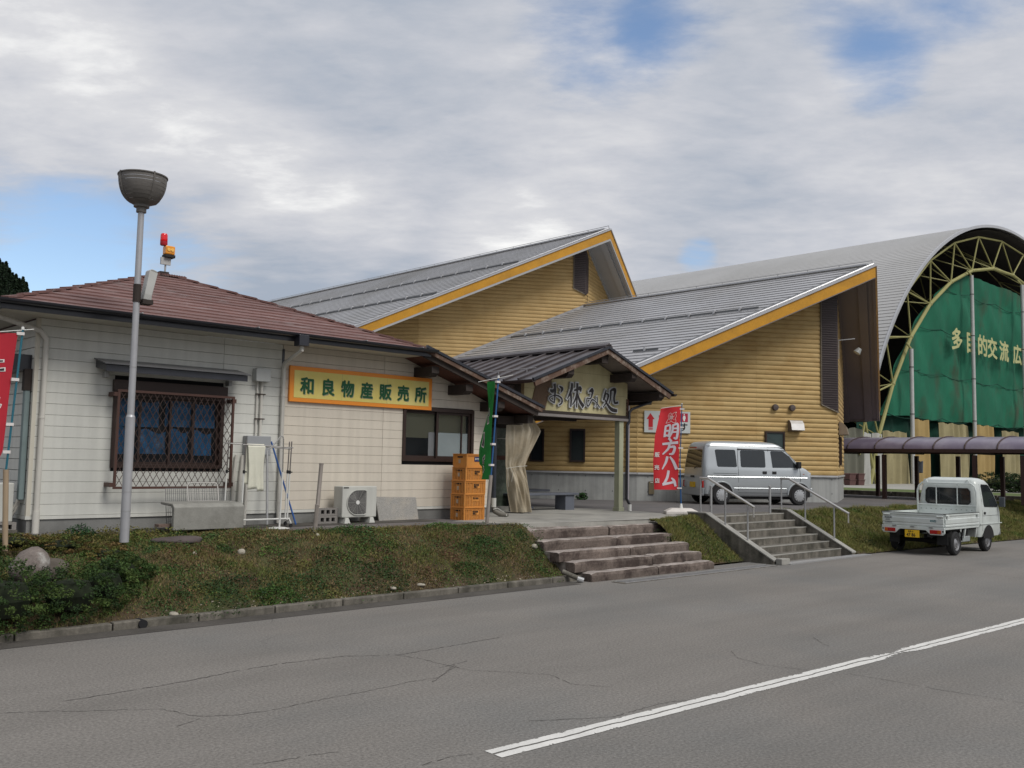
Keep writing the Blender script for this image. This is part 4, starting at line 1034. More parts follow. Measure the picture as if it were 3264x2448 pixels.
# ------------------------------------------------------------------ entrance recess and its things
scr = thing('entrance_screen', 'dark green-grey glazed screen standing behind the gathered sheet', 'screen', (9.7, 1.3, ZT))
b = MB(); b.box(8.5, 10.45, 1.3, 1.34, ZT + .12, 2.7); b.build('panel', mat('screen_green', (.075, .095, .07), rough=.25, var=.3, vs=5, col2=(.13, .15, .12), c2s=7), scr)
b = MB(); b.box(8.5, 10.45, 1.27, 1.36, 1.98, 2.07); b.build('mid_rail', M_redb, scr)
b = MB(); b.box(8.5, 10.5, 1.22, 1.4, ZT, ZT + .12); b.build('kerb_base', M_conc, scr)
b = MB(); b.box(8.5, 10.45, 1.25, 1.38, 2.68, 3.1); b.box(8.5, 8.6, 1.25, 1.38, ZT, 3.1); b.build('head_frame', M_bw, scr)
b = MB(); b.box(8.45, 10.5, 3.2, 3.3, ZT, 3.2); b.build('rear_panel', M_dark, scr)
rehang(scr)
M_sheet = mat('sheet_beige', (.34, .285, .20), rough=.45, var=.12, vs=3, col2=(.42, .37, .28), c2s=2.0, fine=.05, fs=30, spec=.5)
def interp(tab, z):
    tab = sorted(tab)
    for (a, va), (c, vc) in zip(tab, tab[1:]):
        if a <= z <= c: return va + (vc - va) * (z - a) / (c - a)
    return tab[0][1] if z < tab[0][0] else tab[-1][1]
cur = thing('hanging_sheet', 'beige plastic sheet gathered and tied at the shop entrance', 'sheet', (9.9, .55, ZT + .03))
def sheet(u, v):
    z = .88 + 2.02 * v
    xl = interp([(.88, 9.68), (1.5, 9.52), (1.9, 9.44), (2.4, 9.40), (2.74, 9.42), (2.90, 9.72)], z)
    xr = interp([(.88, 10.26), (1.3, 10.16), (1.86, 10.02), (2.1, 10.12), (2.62, 10.42), (2.80, 10.26), (2.90, 10.14)], z)
    pinch = math.exp(-((z - 1.86) / .22) ** 2)
    amp = .045 * (1 - .4 * pinch)
    f = math.sin(u * 31 + 1.8 * math.sin(z * 2.2)) * amp * .55 + math.sin(u * 13 + z * 1.4) * amp + math.sin(u * 55 + z * 5) * .008
    zz = z + (.0 if v < .97 else .04 * math.sin(u * 26)) - (.14 * (1 - u) * (v > .9) * (v - .9) * 10 if u < .55 else 0)
    return (xl + (xr - xl) * u, .55 + f + .12 * math.sin(u * 3.1) * (1 - pinch) * (-1), zz)
b = MB(); b.grid(sheet, 90, 46); b.build('sheet', M_sheet, cur, smooth=True)
b = MB(); b.tube([(9.42, .50, 1.80), (9.7, .46, 1.84), (10.03, .50, 1.86)], .007, 5); b.tube([(9.46, .48, 1.80), (9.44, .47, 1.6), (9.47, .47, 1.42)], .005, 5); b.tube([(9.52, .47, 1.81), (9.58, .46, 1.72), (9.55, .46, 1.52)], .005, 5); b.tube([(9.40, .5, 2.42), (9.1, .9, 2.44)], .004, 4)
b.build('tie_cord', mat('cord', (.5, .48, .42)), cur)
rehang(cur)
dp = thing('drain_pipe', 'dark drain pipe with white socket and grey elbow at the shop entrance corner', 'pipe', (8.58, -.05, ZT))
b = MB(); b.tube([(8.58, -.05, 1.18), (8.58, -.05, 2.62)], .045, 10); b.build('pipe', mat('pipe_dark', (.03, .035, .045), rough=.35), dp, smooth=True)
b = MB(); b.tube([(8.58, -.05, 1.04), (8.58, -.05, 1.22)], .055, 10); b.build('socket', M_acw, dp, smooth=True)
b = MB(); b.tube([(8.58, -.05, 1.06), (8.60, -.07, .96), (8.68, -.18, .90), (8.74, -.30, .88)], [.045, .055, .06, .05], 10); b.build('elbow', mat('elbow_grey', (.16, .15, .13)), dp, smooth=True)
b = MB(); b.tube([(8.52, -.11, 1.0), (8.62, -.12, 1.02), (8.68, -.16, .98), (8.72, -.28, .92), (8.66, -.34, .88)], .008, 5); b.build('rag_tie', M_acw, dp)
rehang(dp)
M_bench = mat('bench_slate', (.115, .125, .15), rough=.6, var=.12, vs=3)
def bench(x0, x1, y0, y1, h, label, slats=1):
    t = thing('bench', label, 'bench', ((x0 + x1) / 2, (y0 + y1) / 2, ZT), group='benches under the porch')
    for k in range(slats):
        w_ = (y1 - y0) / slats
        b = MB(); b.box(x0, x1, y0 + k * w_, y0 + (k + 1) * w_ - .012, ZT + h - .05, ZT + h); b.build('seat', M_bench, t, bevel=.006)
    for x in (x0 + .12, x1 - .42):
        b = MB(); b.box(x, x + .30, y0 + .04, y1 - .04, ZT, ZT + h - .05); b.build('leg', M_bench, t, bevel=.006)
    rehang(t)
bench(10.1, 12.25, 1.0, 1.42, .40, 'slate grey bench at the open side of the porch')
bench(10.0, 12.6, 2.9, 3.35, .42, 'dark slatted bench at the back of the porch near the yellow wall', slats=3)
tb = thing('low_table', 'low slate grey table between the two benches in the porch', 'table', (11.3, 2.1, ZT))
b = MB(); b.box(10.5, 12.15, 1.85, 2.4, ZT + .40, ZT + .45); b.build('top', M_bench, tb, bevel=.006)
b = MB(); b.box(11.15, 11.45, 1.95, 2.3, ZT + .05, ZT + .40); b.box(10.95, 11.65, 1.9, 2.35, ZT, ZT + .05); b.build('pedestal', M_bench, tb)
rehang(tb)
b = MB(); b.bar((10.2, 1.9, 1.56), (10.95, 1.7, 1.60), .06, .025); b.box(10.22, 10.4, 1.84, 1.94, 1.46, 1.55); o = grid_obj(b.build('wooden_paddle', mat('paddle_wood', (.24, .12, .08)))); single(o, 'thin reddish wooden paddle sticking out behind the gathered sheet', 'paddle')

# ------------------------------------------------------------------ banners
M_red = mat('banner_red', (.52, .022, .030), rough=.8, var=.06, vs=3)
M_red2 = mat('banner_red_dark', (.40, .016, .030), rough=.8, var=.06, vs=3)
M_gr = mat('banner_green', (.012, .20, .035), rough=.75, var=.08, vs=3)
M_pole = mat('pole_blue', (.020, .09, .24), rough=.4, var=.05)
M_poleg = mat('pole_teal', (.02, .13, .18), rough=.4, var=.05)
M_prw = mat('print_white', (.66, .62, .60), rough=.7, var=.03)
M_prl = mat('print_lilac', (.56, .52, .56), rough=.7, var=.03)
M_bam = mat('bamboo_dry', (.36, .27, .18), rough=.7, var=.15, vs=5, stretch=(1, 1, .3))
M_bamg = mat('bamboo_grey', (.26, .23, .205), rough=.75, var=.15, vs=5)
# red ham banner on a white base: world aligned, facing the road
fx, fy = 3.79, 20.96
fl = thing('banner_flag', 'tall red banner with white brushed lettering on a white base by the stairs', 'banner', (fx, fy, ZT), grid=False)
b = MB(); b.tube([(0, 0, .14), (-.03, 0, 1.1)], .015, 8); b.tube([(-.03, 0, 1.1), (.01, 0, 2.45)], .011, 8); b.build('pole', M_pole, fl, smooth=True)
b = MB(); b.lathe([(0, .03), (.014, .02), (.014, 0)], (.01, 0, 2.44), 8); b.tube([(.02, 0, 2.42), (-.46, -.01, 2.34)], .006, 6); b.build('crossbar', M_white, fl)
b = MB(); b.loft([[(-.36, -.2, 0), (.36, -.2, 0), (.36, .2, 0), (-.36, .2, 0)], [(-.36, -.2, .07), (.36, -.2, .07), (.36, .2, .07), (-.36, .2, .07)], [(-.22, -.13, .14), (.22, -.13, .14), (.22, .13, .14), (-.22, .13, .14)]]); b.build('water_base', mat('base_white', (.64, .60, .56), rough=.5, var=.05), fl, bevel=.015)
b = MB(); b.lathe([(.04, .12), (.03, .2), (.022, .24), (0, .24)], (0, 0, 0), 12); b.build('base_socket', M_white, fl)
def red_s(u, v):
    # u: 0 at the free left edge, 1 at the pole; v: 0 bottom
    xr = -.075 + .055 * v; xl = interp([(0, -.60), (.35, -.63), (.65, -.60), (1, -.45)], v)
    x = xl + (xr - xl) * u
    y = -.035 * math.sin(u * 5 + v * 4) * (1 - u * .7) - .01 + .03 * math.sin(v * 7) * (1 - u)
    z = .54 + 1.83 * v + .0 * u + .035 * (u - .5) * (v)
    return Vector((x, y, z))
b = MB(); b.grid(lambda u, v: red_s(u, v), 16, 44); b.build('cloth', M_red, fl, smooth=True)
class Curved(MB):
    """flat drawing in (u, v) of a cloth, wrapped on to it"""
    def __init__(s, fn, lift=.006, side=-1): super().__init__(); s.fn = fn; s.lift = lift; s.side = side
    def P(s, p):
        q = s.fn(p[0], p[1]); q = Vector(q); q.y += s.side * (s.lift + p[2]); s.v.append(tuple(q)); return len(s.v) - 1
W_F, H_F = .58, 1.83
def ch_strokes(b, key, u0, v0, size, asp):
    # strokes to u,v space, built flat then wrapped by Curved.P
    for st in BR[key] if isinstance(key, str) else key:
        brush_mb_uv(b, st, u0, v0, size)
def brush_mb_uv(b, st, u0, v0, size, grow=0.0, W=W_F, H=H_F, lift=0.0):
    tmp = MB(); brush_mb(tmp, [st], (0, 0, 0), (1, 0, 0), (0, 1, 0), size, depth=lift, grow=grow)
    base = len(b.v)
    for v in tmp.v: b.P((u0 + v[0] / W, v0 + v[1] / H, v[2]))
    for f in tmp.f: b.f.append([base + i for i in f]); b.m.append(0)
for key, vtop in (('mei', .790), ('ho', .605), ('ha', .420), ('mu', .225)):
    b = Curved(red_s)
    for j, st in enumerate(BR[key]): brush_mb_uv(b, st, .335, vtop - .185, .345, lift=.0006 * j, grow=.014)
    b.build('letter', M_prl, fl)
def text_uv(b, body, u0, v0, size, W, H, bold=0.02):
    tmp = MB(); text_mb(tmp, body, (0, 0, 0), (1, 0, 0), (0, 1, 0), size, bold=bold, depth=.001)
    base = len(b.v)
    for v in tmp.v: b.P((u0 + v[0] / W, v0 + v[1] / H, v[2]))
    for f in tmp.f: b.f.append([base + i for i in f]); b.m.append(0)
for ch, v in (('販', .40), ('売', .245), ('店', .085)):
    b = Curved(red_s); text_uv(b, ch, .04, v, .115, W_F, H_F, .03); b.build('letter', M_prw, fl)
b = Curved(red_s)
circ = lambda cx, cy, r, n=16, w=.02: [(cx + r * math.cos(2 * math.pi * k / n), cy + r * math.sin(2 * math.pi * k / n), w) for k in range(n + 1)]
# emblem: round crest in a scalloped bag outline
for j, st in enumerate([circ(.42, .52, .22), [(.20, .40, .03), (.10, .20, .03), (.03, .02, .04)], [(.05, .05, .03), (.35, .10, .03), (.50, .22, .03), (.66, .10, .03), (.92, .06, .03), (.98, .22, .03), (.90, .40, .03), (.98, .62, .03), (.90, .86, .03), (1.0, .95, .03), (.72, .92, .03), (.52, .78, .03), (.36, .90, .03), (.22, .84, .03), (.14, .60, .03)], [(.66, .55, .03), (.80, .66, .02)], [(.70, .40, .02), (.80, .30, .03)]]):
    brush_mb_uv(b, st, .36, .80, .26, lift=.0006 * j)
text_uv(b, '岡', .49, .855, .085, W_F, H_F, .01)
b.build('crest', M_prw, fl)
for v in (.02, .25, .5, .75, .97):
    p = red_s(1, v); b = MB(); b.box(p.x - .02, p.x + .085, -.02, .016, p.z - .012, p.z + .016); b.build('loop', M_prw, fl)

# red banner at the left edge of the view
lf = thing('banner_flag', 'dark red banner with black brushed lettering on a teal pole at the left edge', 'banner', (-.70, -1.6, .80))
b = MB(); b.tube([(-.735, -1.6, 1.70), (-.645, -1.6, 3.44)], .013, 8); b.build('pole', M_poleg, lf, smooth=True)
b = MB(); b.tube([(-.69, -1.6, .78), (-.735, -1.6, 1.74)], .032, 10); b.build('bamboo_stub', M_bam, lf, smooth=True)
b = MB(); b.tube([(-1.15, -1.62, 3.33), (-.52, -1.6, 3.45)], .005, 6); b.lathe([(0, .03), (.018, .02), (.018, -.01)], (-.645, -1.6, 3.44), 8); b.build('crossbar', M_white, lf)
for z in (3.38, 2.82, 2.28, 1.95):
    x = -.735 + (z - 1.70) * .0517
    b = MB(); b.box(x - .065, x + .02, -1.622, -1.585, z - .018, z + .018); b.build('loop', M_prw, lf)
def lf_s(u, v):
    xr = -.80 + .10 * v + (-.07 * max(0, .12 - v) * 8); x = xr - .42 * (1 - u)
    return Vector((x, -1.60 + .02 * math.sin(v * 6 + u * 4) - .03 * (1 - u), 1.74 + 1.62 * v + .02 * u))
b = MB(); b.grid(lf_s, 8, 30); b.build('cloth', M_red2, lf, smooth=True)
LFR = [[[(.0, .8, .08), (.5, .86, .08), (.92, .9, .05)], [(.3, 1.0, .08), (.42, .8, .07)], [(.55, .98, .08), (.62, .5, .07), (.72, .2, .08), (.40, .05, .06), (.1, .3, .05)], [(.1, .45, .07), (.6, .48, .06), (1.0, .52, .10)], [(.2, .7, .05), (.5, .72, .05)]],
       [[(.3, 1.0, .07), (.42, .85, .06)], [(.0, .78, .08), (.5, .80, .07), (.8, .86, .09)], [(.0, .52, .08), (.5, .58, .07), (.9, .52, .10)], [(.4, .9, .09), (.44, .4, .08), (.62, .1, .08)], [(.5, .5, .07), (.75, .3, .08), (1.0, .22, .10)], [(.2, .4, .07), (.0, .1, .05)]],
       [[(.0, .9, .08), (.8, .93, .09), (.78, .5, .10), (.72, .04, .12)], [(.05, .08, .08), (.7, .06, .08)], [(.1, .62, .06), (.5, .64, .06)], [(.35, .8, .06), (.3, .3, .06)]],
       [[(.3, .5, .05), (.7, .45, .08), (.5, .2, .05)]]]
bw_, bk_ = Curved(lf_s, .004), Curved(lf_s, .010)
for ch, v0 in zip(LFR, (.64, .42, .19, .06)):
    for j, st in enumerate(ch):
        brush_mb_uv(bw_, st, .12, v0, .27, grow=.045, W=.42, H=1.62, lift=.0005 * j); brush_mb_uv(bk_, st, .12, v0, .27, W=.42, H=1.62, lift=.0005 * j)
bw_.build('letter_outline', M_prw, lf); bk_.build('lettering', M_letd, lf)
rehang(lf)

# green banner seen nearly edge-on
gf = thing('banner_flag', 'narrow green banner seen nearly edge-on beside the orange crates', 'banner', (7.1, -1.5, .75))
b = MB(); b.tube([(7.175, -1.5, 1.66), (7.31, -1.5, 3.46)], .015, 8); b.build('pole', M_pole, gf, smooth=True)
b = MB(); b.tube([(7.09, -1.5, .72), (7.175, -1.5, 1.70)], .034, 10); b.build('bamboo_stub', M_bamg, gf, smooth=True)
b = MB(); b.tube([(7.02, -1.28, 3.36), (7.50, -1.68, 3.50)], .005, 6); b.lathe([(0, .035), (.02, .025), (.02, -.01)], (7.31, -1.5, 3.455), 8); b.build('crossbar', M_white, gf)
gd = Vector((.257, .964, 0)).normalized()
def gf_s(u, v):
    base = Vector((7.17 + .135 * v, -1.5, 1.62 + 1.78 * v))
    w_ = .46 * u
    side = Vector((-.73, .68, 0))
    return base + gd * w_ * .8 + side * (.055 * math.sin(u * 3.0 + v * 2.2) + .04 * math.sin(v * 9 + u * 5) * u - .04 * (v < .15) * u) + side * .07 * u * (.75 + .25 * math.sin(v * 4))
b = MB(); b.grid(gf_s, 18, 40); b.build('cloth', M_gr, gf, smooth=True)
class Wrap(MB):
    def __init__(s, lift): super().__init__(); s.lift = lift
    def P(s, p):
        q = gf_s(p[0], p[1]); s.v.append(tuple(q + Vector((-.68, -.73, 0)) * (s.lift + p[2]))); return len(s.v) - 1
GFR = [[(.35, .95, .22), (.45, .78, .12), (.3, .6, .2), (.45, .3, .14)], [(.4, .95, .14), (.25, .7, .12), (.4, .55, .12), (.3, .2, .16)], [(.8, .95, .12), (.8, .6, .12), (.9, .25, .24)], [(.5, .9, .18), (.85, .75, .12), (.5, .5, .14), (.9, .35, .2), (.5, .1, .14)]]
bw_, bk_ = Wrap(.006), Wrap(.012)
for st, v0 in zip(GFR, (.74, .54, .30, .07)):
    brush_mb_uv(bw_, st, .15, v0, .30, grow=.06, W=.5, H=1.78); brush_mb_uv(bk_, st, .15, v0, .30, W=.5, H=1.78)
bw_.build('letter_outline', M_prw, gf); bk_.build('lettering', M_letd, gf)
for z in (3.37, 2.75, 2.25, 1.88):
    x = 7.175 + (z - 1.66) * .075; b = MB(); b.box(x - .06, x + .03, -1.53, -1.48, z - .018, z + .018); b.build('loop', M_prw, gf)
rehang(gf)
b = MB(); b.tube([(3.65, -1.42, .74), (3.68, -1.42, 1.22), (3.685, -1.42, 1.225), (3.69, -1.42, 1.24), (3.73, -1.42, 1.86)], [.036, .033, .038, .032, .031], 10); b.lathe([(.033, 0), (.036, .012), (.033, .024), (.022, .024), (.020, -.02)], (3.73, -1.42, 1.84), 10)
o = grid_obj(b.build('bamboo_stake', M_bamg, smooth=True)); single(o, 'bare grey bamboo stake in the grass before the long signboard wall', 'stake')

# ------------------------------------------------------------------ lamp post
lp = thing('lamp_post', 'grey tapered lamp post with slatted bowl lantern and small side floodlight', 'street lamp', (.79, -1.4, .80))
M_lpg = mat('lamp_post_grey', (.42, .42, .435), rough=.45, metal=.35, var=.07, vs=4, streak=.05)
LX, LY = .79, -1.4
b = MB(); b.tube([(LX, LY, .80), (LX, LY, 2.44)], .060, 18); b.tube([(LX, LY, 2.44), (LX, LY, 2.47)], [.061, .046], 18); b.build('lower_pole', M_lpg, lp, smooth=True)
b = MB(); b.tube([(LX, LY, 2.46), (LX, LY, 5.24)], [.045, .040], 16); b.build('upper_pole', M_lpg, lp, smooth=True)
for z in (1.2, 1.45, 3.1): b = MB(); b.tube([(LX, LY, z), (LX, LY, z + .012)], .062 if z < 2 else .0465, 18); b.build('band', M_galv, lp)
M_bowl = mat('lantern_grey', (.135, .125, .115), rough=.55, var=.2, vs=6)
b = MB(); b.lathe([(.0, 5.20), (.065, 5.20), (.065, 5.26), (.10, 5.27), (.10, 5.30), (.14, 5.32), (.12, 5.35), (0, 5.35)], (LX, LY, 0), 20); b.build('collar', M_bowl, lp, smooth=True)
prof = lambda t: (.085 + .225 * math.sqrt(max(0, 1 - (1 - t) ** 2.2)), 5.31 + .375 * t)
for k in range(8):
    t0, t1 = k / 8 + .004, (k + 1) / 8 - .008
    pr = [prof(t0), prof((t0 + t1) / 2), prof(t1)]
    for a in (0, 1, 2, 3):
        b = MB(); b.lathe(pr + [(r - .008, z) for r, z in pr[::-1]] + [pr[0]], (LX, LY, 0), 8, a0=a * math.pi / 2 + .12, a1=(a + 1) * math.pi / 2 + .06); b.build('slat', M_bowl, lp, smooth=True)
for a in (0, 1, 2, 3):
    an = a * math.pi / 2 + .09
    b = MB(); b.tube([(LX + prof(t / 8)[0] * 1.01 * math.cos(an), LY + prof(t / 8)[0] * 1.01 * math.sin(an), prof(t / 8)[1]) for t in range(9)] + [(LX + .315 * math.cos(an), LY + .315 * math.sin(an), 5.71)], .012, 6); b.build('rib', M_bowl, lp)
b = MB(); b.lathe([(.31, 5.683), (.322, 5.685), (.322, 5.70), (.30, 5.70), (.30, 5.683), (.31, 5.683)], (LX, LY, 0), 36); b.build('rim', M_bowl, lp)
b = MB(); b.lathe([(.02, 5.35), (.11, 5.40), (.13, 5.55), (.10, 5.62), (0, 5.64)], (LX, LY, 0), 16); b.build('lamp_glass', M_bowl, lp, smooth=True)
b = MB(); b.tube([(LX, LY, 3.98), (LX, LY, 4.22)], .052, 14); fl_ = b.build('floodlight_band', M_bw, lp)
b = MB(); b.loft([[(LX + .06, LY - .08, 4.02), (LX + .17, LY - .08, 4.0), (LX + .17, LY + .06, 4.0), (LX + .06, LY + .06, 4.02)], [(LX + .07, LY - .09, 4.10), (LX + .17, LY - .09, 4.08), (LX + .17, LY + .05, 4.08), (LX + .07, LY + .05, 4.10)], [(LX + .12, LY - .09, 4.42), (LX + .235, LY - .09, 4.39), (LX + .235, LY + .05, 4.39), (LX + .12, LY + .05, 4.42)], [(LX + .15, LY - .1, 4.44), (LX + .215, LY - .1, 4.42), (LX + .215, LY + .06, 4.42), (LX + .15, LY + .06, 4.44)]]); b.build('floodlight', mat('floodlight_pale', (.42, .42, .40), rough=.4), lp, bevel=.01)
b = MB(); b.box(LX + .05, LX + .19, LY - .09, LY + .07, 3.96, 4.02); b.tube([(LX, LY, 4.0), (LX + .1, LY, 4.0)], .02, 6); b.build('floodlight_bracket', M_bw, lp)
rehang(lp)

# beacon lights on the shop ridge
bc = thing('beacon_lights', 'red and amber beacon lamps on a short mast at the peak of the shop roof', 'beacon', (2.84, 2.6, 5.05))
b = MB(); b.tube([(2.84, 2.6, 5.05), (2.85, 2.6, 5.42)], .018, 8); b.tube([(2.85, 2.6, 5.4), (2.85, 2.6, 5.75)], .012, 8); b.tube([(2.84, 2.6, 5.22), (2.84, 2.6, 5.24)], .022, 8); b.build('mast', M_galv, bc)
b = MB(); b.box(2.75, 2.93, 2.56, 2.60, 5.37, 5.50); b.build('plate', mat('plate_pale', (.42, .42, .41)), bc)
b = MB(); b.box(2.80, 2.985, 2.50, 2.66, 5.50, 5.555); b.build('amber_base', M_black, bc, bevel=.006)
b = MB(); b.box(2.805, 2.98, 2.505, 2.655, 5.556, 5.715); b.build('amber_lens', mat('lens_amber', (.72, .27, .008), rough=.15, var=.35, vs=12, spec=.7), bc, bevel=.02)
for x in (2.86, 2.925):
    b = MB(); b.lathe([(0, .012), (.03, .010), (.034, 0)], (x, 2.503, 5.64), 14, axis=(0, -1, 0)); b.build('reflector', mat('reflector_amber', (.95, .55, .12), rough=.2), bc, smooth=True)
b = MB(); b.lathe([(0, 5.72), (.058, 5.72), (.064, 5.73), (.064, 5.79), (0, 5.79)], (2.80, 2.6, 0), 18); b.build('red_base', mat('beacon_red_base', (.42, .02, .03), rough=.4), bc, smooth=True)
b = MB(); b.lathe([(0, 5.795), (.062, 5.795), (.064, 5.80), (.062, 5.91), (.05, 5.935), (0, 5.94)], (2.80, 2.6, 0), 18); b.build('red_lens', mat('lens_red', (.75, .008, .015), rough=.12, var=.3, vs=10, spec=.7), bc, smooth=True)
b = MB(); b.box(2.70, 2.86, 2.45, 2.65, 5.13, 5.22); b.build('ridge_block', M_bw, bc)
rehang(bc)
# ================================================================== the two log-clad halls
M_log = mat('log_siding', (.50, .35, .150), rough=.68, var=.06, vs=1.6, col2=(.42, .275, .105), c2s=1.3, fine=.05, fs=22, rand=.035, bump=.15, bs=35, stretch=(1, 1, 2), spec=.35)
M_logw = mat('log_siding_pale', (.50, .345, .150), rough=.68, var=.05, vs=1.6, col2=(.45, .30, .12), c2s=1.3, fine=.05, fs=22, rand=.035, bump=.15, bs=35, spec=.35)
M_roofm = mat('roof_silver', (.43, .43, .44), rough=.42, metal=.25, var=.07, vs=.8, col2=(.36, .355, .35), c2s=.35, fine=.04, fs=12, rand=.02)
M_gold = mat('bargeboard_gold', (.56, .27, .018), rough=.5, var=.10, vs=2.5, col2=(.47, .23, .02), c2s=1.2, fine=.06, fs=20)
M_trimw = mat('verge_silver', (.50, .50, .51), rough=.3, metal=.5, var=.05)
M_trimg = mat('verge_grey', (.15, .155, .16), rough=.4, metal=.4, var=.08)
M_sofd = mat('soffit_brown', (.24, .205, .19), rough=.8, var=.06, vs=.7)
M_sofl = mat('soffit_grey', (.40, .40, .40), rough=.8, var=.04, vs=.7)
M_louv = mat('louver_brown', (.055, .040, .040), rough=.5, var=.08)
XA, MLF, MRT, SLP = 23.87, .592, .46, .52
def hall(name, label, zr, dy, zb, z_walls, brackets, soffit, mlog, yback_fn, y_end):
    t = thing(name, label, 'building', (18.11, 4.02 + dy, ZT))
    yA = -.72 + dy
    K, Q, Wn = Vector((18.11, 4.02 + dy, 0)), Vector((23.87, .61 + dy, 0)), Vector((27.93, 2.48 + dy, 0))
    K5 = K + Vector((-.65, .76, 0)).normalized() * 7.0
    roofz = lambda x: zr - SLP * abs(x - XA) - .40
    # siding, one log board per row and length
    def wall(p, q, z0, joints, m=mlog, top=None):
        d = (q - p); ln = d.length; d.normalize(); n = Vector((d.y, -d.x, 0))      # outward
        z = z0
        while z < zr:
            zt = z + .148
            # roof limit along s
            def lim(zz):
                lo, hi = 0.0, ln
                ss = [i * ln / 60 for i in range(61)]
                ok = [s for s in ss if roofz((p + d * s).x) > zz - .02]
                return (min(ok), max(ok)) if ok else None
            l = lim(z + .05)
            if top and z > top: break
            if not l: break
            edges = [0] + [j for j in joints] + [ln]
            for a, c in zip(edges, edges[1:]):
                a2, c2 = max(a + .002, l[0]), min(c - .002, l[1])
                if c2 - a2 < .08: continue
                prof = [(-.02, 0), (.004, .002), (.016, .016), (.026, .050), (.027, .090), (.019, .125), (.004, .145), (-.02, .146)]
                b = MB(); b.loft([[p + d * s + n * h + Vector((0, 0, z + v)) for h, v in prof] for s in (a2, c2)])
                b.build('log_board', m, t, smooth=True)
            z = zt
        # backing
        b = MB(); N_ = 24
        for i in range(N_):
            s0, s1 = ln * i / N_, ln * (i + 1) / N_
            P0, P1 = p + d * s0 - n * .03, p + d * s1 - n * .03
            b.face([P0 + Vector((0, 0, zb)), P1 + Vector((0, 0, zb)), P1 + Vector((0, 0, roofz(P1.x) + .3)), P0 + Vector((0, 0, roofz(P0.x) + .3))])
        b.build('wall', M_dark, t)
        return n
    n3 = wall(K, Q, z_walls, [3.9] if dy == 0 else [3.0])
    n4 = wall(Q, Wn, z_walls, [])
    n5 = wall(K5, K, z_walls, [3.5], top=(4.9 if dy == 0 else None))
    b = MB(); b.face([Wn, Wn + Vector((0, 12, 0)), Wn + Vector((0, 12, 7.0)), Wn + Vector((0, 0, 5.5))]) if dy == 0 else b.face([Wn, Wn + Vector((0, 12, 0)), Wn + Vector((0, 12, 8.0)), Wn + Vector((0, 0, 8.0))])
    b.build('side_wall', mlog, t)
    # corner posts
    for P_, hh in ((K, roofz(K.x)), (Q, zr - .5)):
        b = MB(); b.tube([P_ + Vector((0, 0, z_walls)), P_ + Vector((0, 0, hh))], .022, 8); b.build('corner_bead', mlog, t)
    # roof strips
    def strips(side, xe, mf):
        x = XA; k = 0; pitch = .236
        while abs(x - XA) < abs(xe - XA):
            x0 = x + side * pitch
            z1, z0 = zr - SLP * abs(x - XA), zr - SLP * abs(x0 - XA)
            y1, y0 = yA + abs(x - XA) * mf + .10, yA + abs(x0 - XA) * mf + .10
            Y1, Y0 = yback_fn(x, side), yback_fn(x0, side)
            b = MB()
            b.faces([(x, y1, z1 + .004), (x, Y1, z1 + .004), (x0, Y0, z0 + .030), (x0, y0, z0 + .030), (x0 - side * .012, Y0, z0 - .004), (x0 - side * .012, y0, z0 - .004)],
                    [(0, 1, 2, 3), (3, 2, 4, 5)])
            b.build('roof_strip', M_roofm, t)
            x = x0; k += 1
    strips(-1, 14.2, MLF)
    b = MB(); b.face([(XA, yA + .05, zr), (XA, y_end, zr), (33.5, y_end, zr - SLP * (33.5 - XA)), (31.7, yA + .05 + (31.7 - XA) * MRT, zr - SLP * (31.7 - XA))]); b.build('roof_slope', M_roofm, t)
    # soffits
    for side, m_, xe in ((-1, MLF, 14.2), (1, MRT, 31.65)):
        f = lambda x, o=0.0: yA + abs(x - XA) * m_ + o
        zs = lambda x: zr - SLP * abs(x - XA) - .36
        b = MB(); b.face([(XA, f(XA, .06), zs(XA)), (xe, f(xe, .06), zs(xe)), (xe, f(xe, 3.5), zs(xe)), (XA, f(XA, 3.5), zs(XA))]); b.build('soffit', soffit, t)
        if side > 0:
            for o, w_, h_ in ((.30, .30, .09), (1.25, .26, .12)):
                b = MB(); a0, a1 = XA + .1, xe - .05
                b.prism([(a0, f(a0, o), zs(a0)), (a1, f(a1, o), zs(a1)), (a1, f(a1, o), zs(a1) - h_), (a0, f(a0, o), zs(a0) - h_)], (0, w_, 0)); b.build('soffit_band', soffit, t)
            b = MB(); b.box(xe - .05, xe + .02, f(xe, 0), f(xe, 3.6), zs(xe) - .05, zs(xe) + .38); b.build('eave_fascia', M_sofd, t)
        # bargeboard
        zt2 = lambda x: zr - SLP * abs(x - XA)
        def strip(o, th, za, zc, m, nm, bev=0):
            b = MB(); b.prism([(XA, f(XA, o), zt2(XA) + za), (xe, f(xe, o), zt2(xe) + za), (xe, f(xe, o), zt2(xe) + zc), (XA, f(XA, o), zt2(XA) + zc)], (0, th, 0)); b.build(nm, m, t, bevel=bev)
        strip(.0, .06, -.385, -.035, M_gold, 'bargeboard')
        strip(.005, .10, -.415 if dy == 0 else -.47, -.385, M_sofd if dy == 0 else M_sofl, 'bargeboard_lip')
        strip(-.045, .16, -.035, .02, M_trimw, 'verge_trim')
        strip(.20, .10, .0, .055, M_trimg, 'verge_gutter')
        b = MB(); b.tube([(XA, f(XA, .07), zr + .045), (xe, f(xe, .07), zt2(xe) + .045)], .032, 8); b.build('verge_roll', M_trimw, t, smooth=True)
    b = MB(); b.bar((XA, yA + .25, zr + .045), (XA, yback_fn(XA, -1), zr + .045), .20, .06); b.build('ridge_cap', M_trimw, t, bevel=.01)
    b = MB(); b.tube([(XA, yA + .1, zr + .15), (XA, yback_fn(XA, -1), zr + .15)], .012, 5)
    y = yA + .1
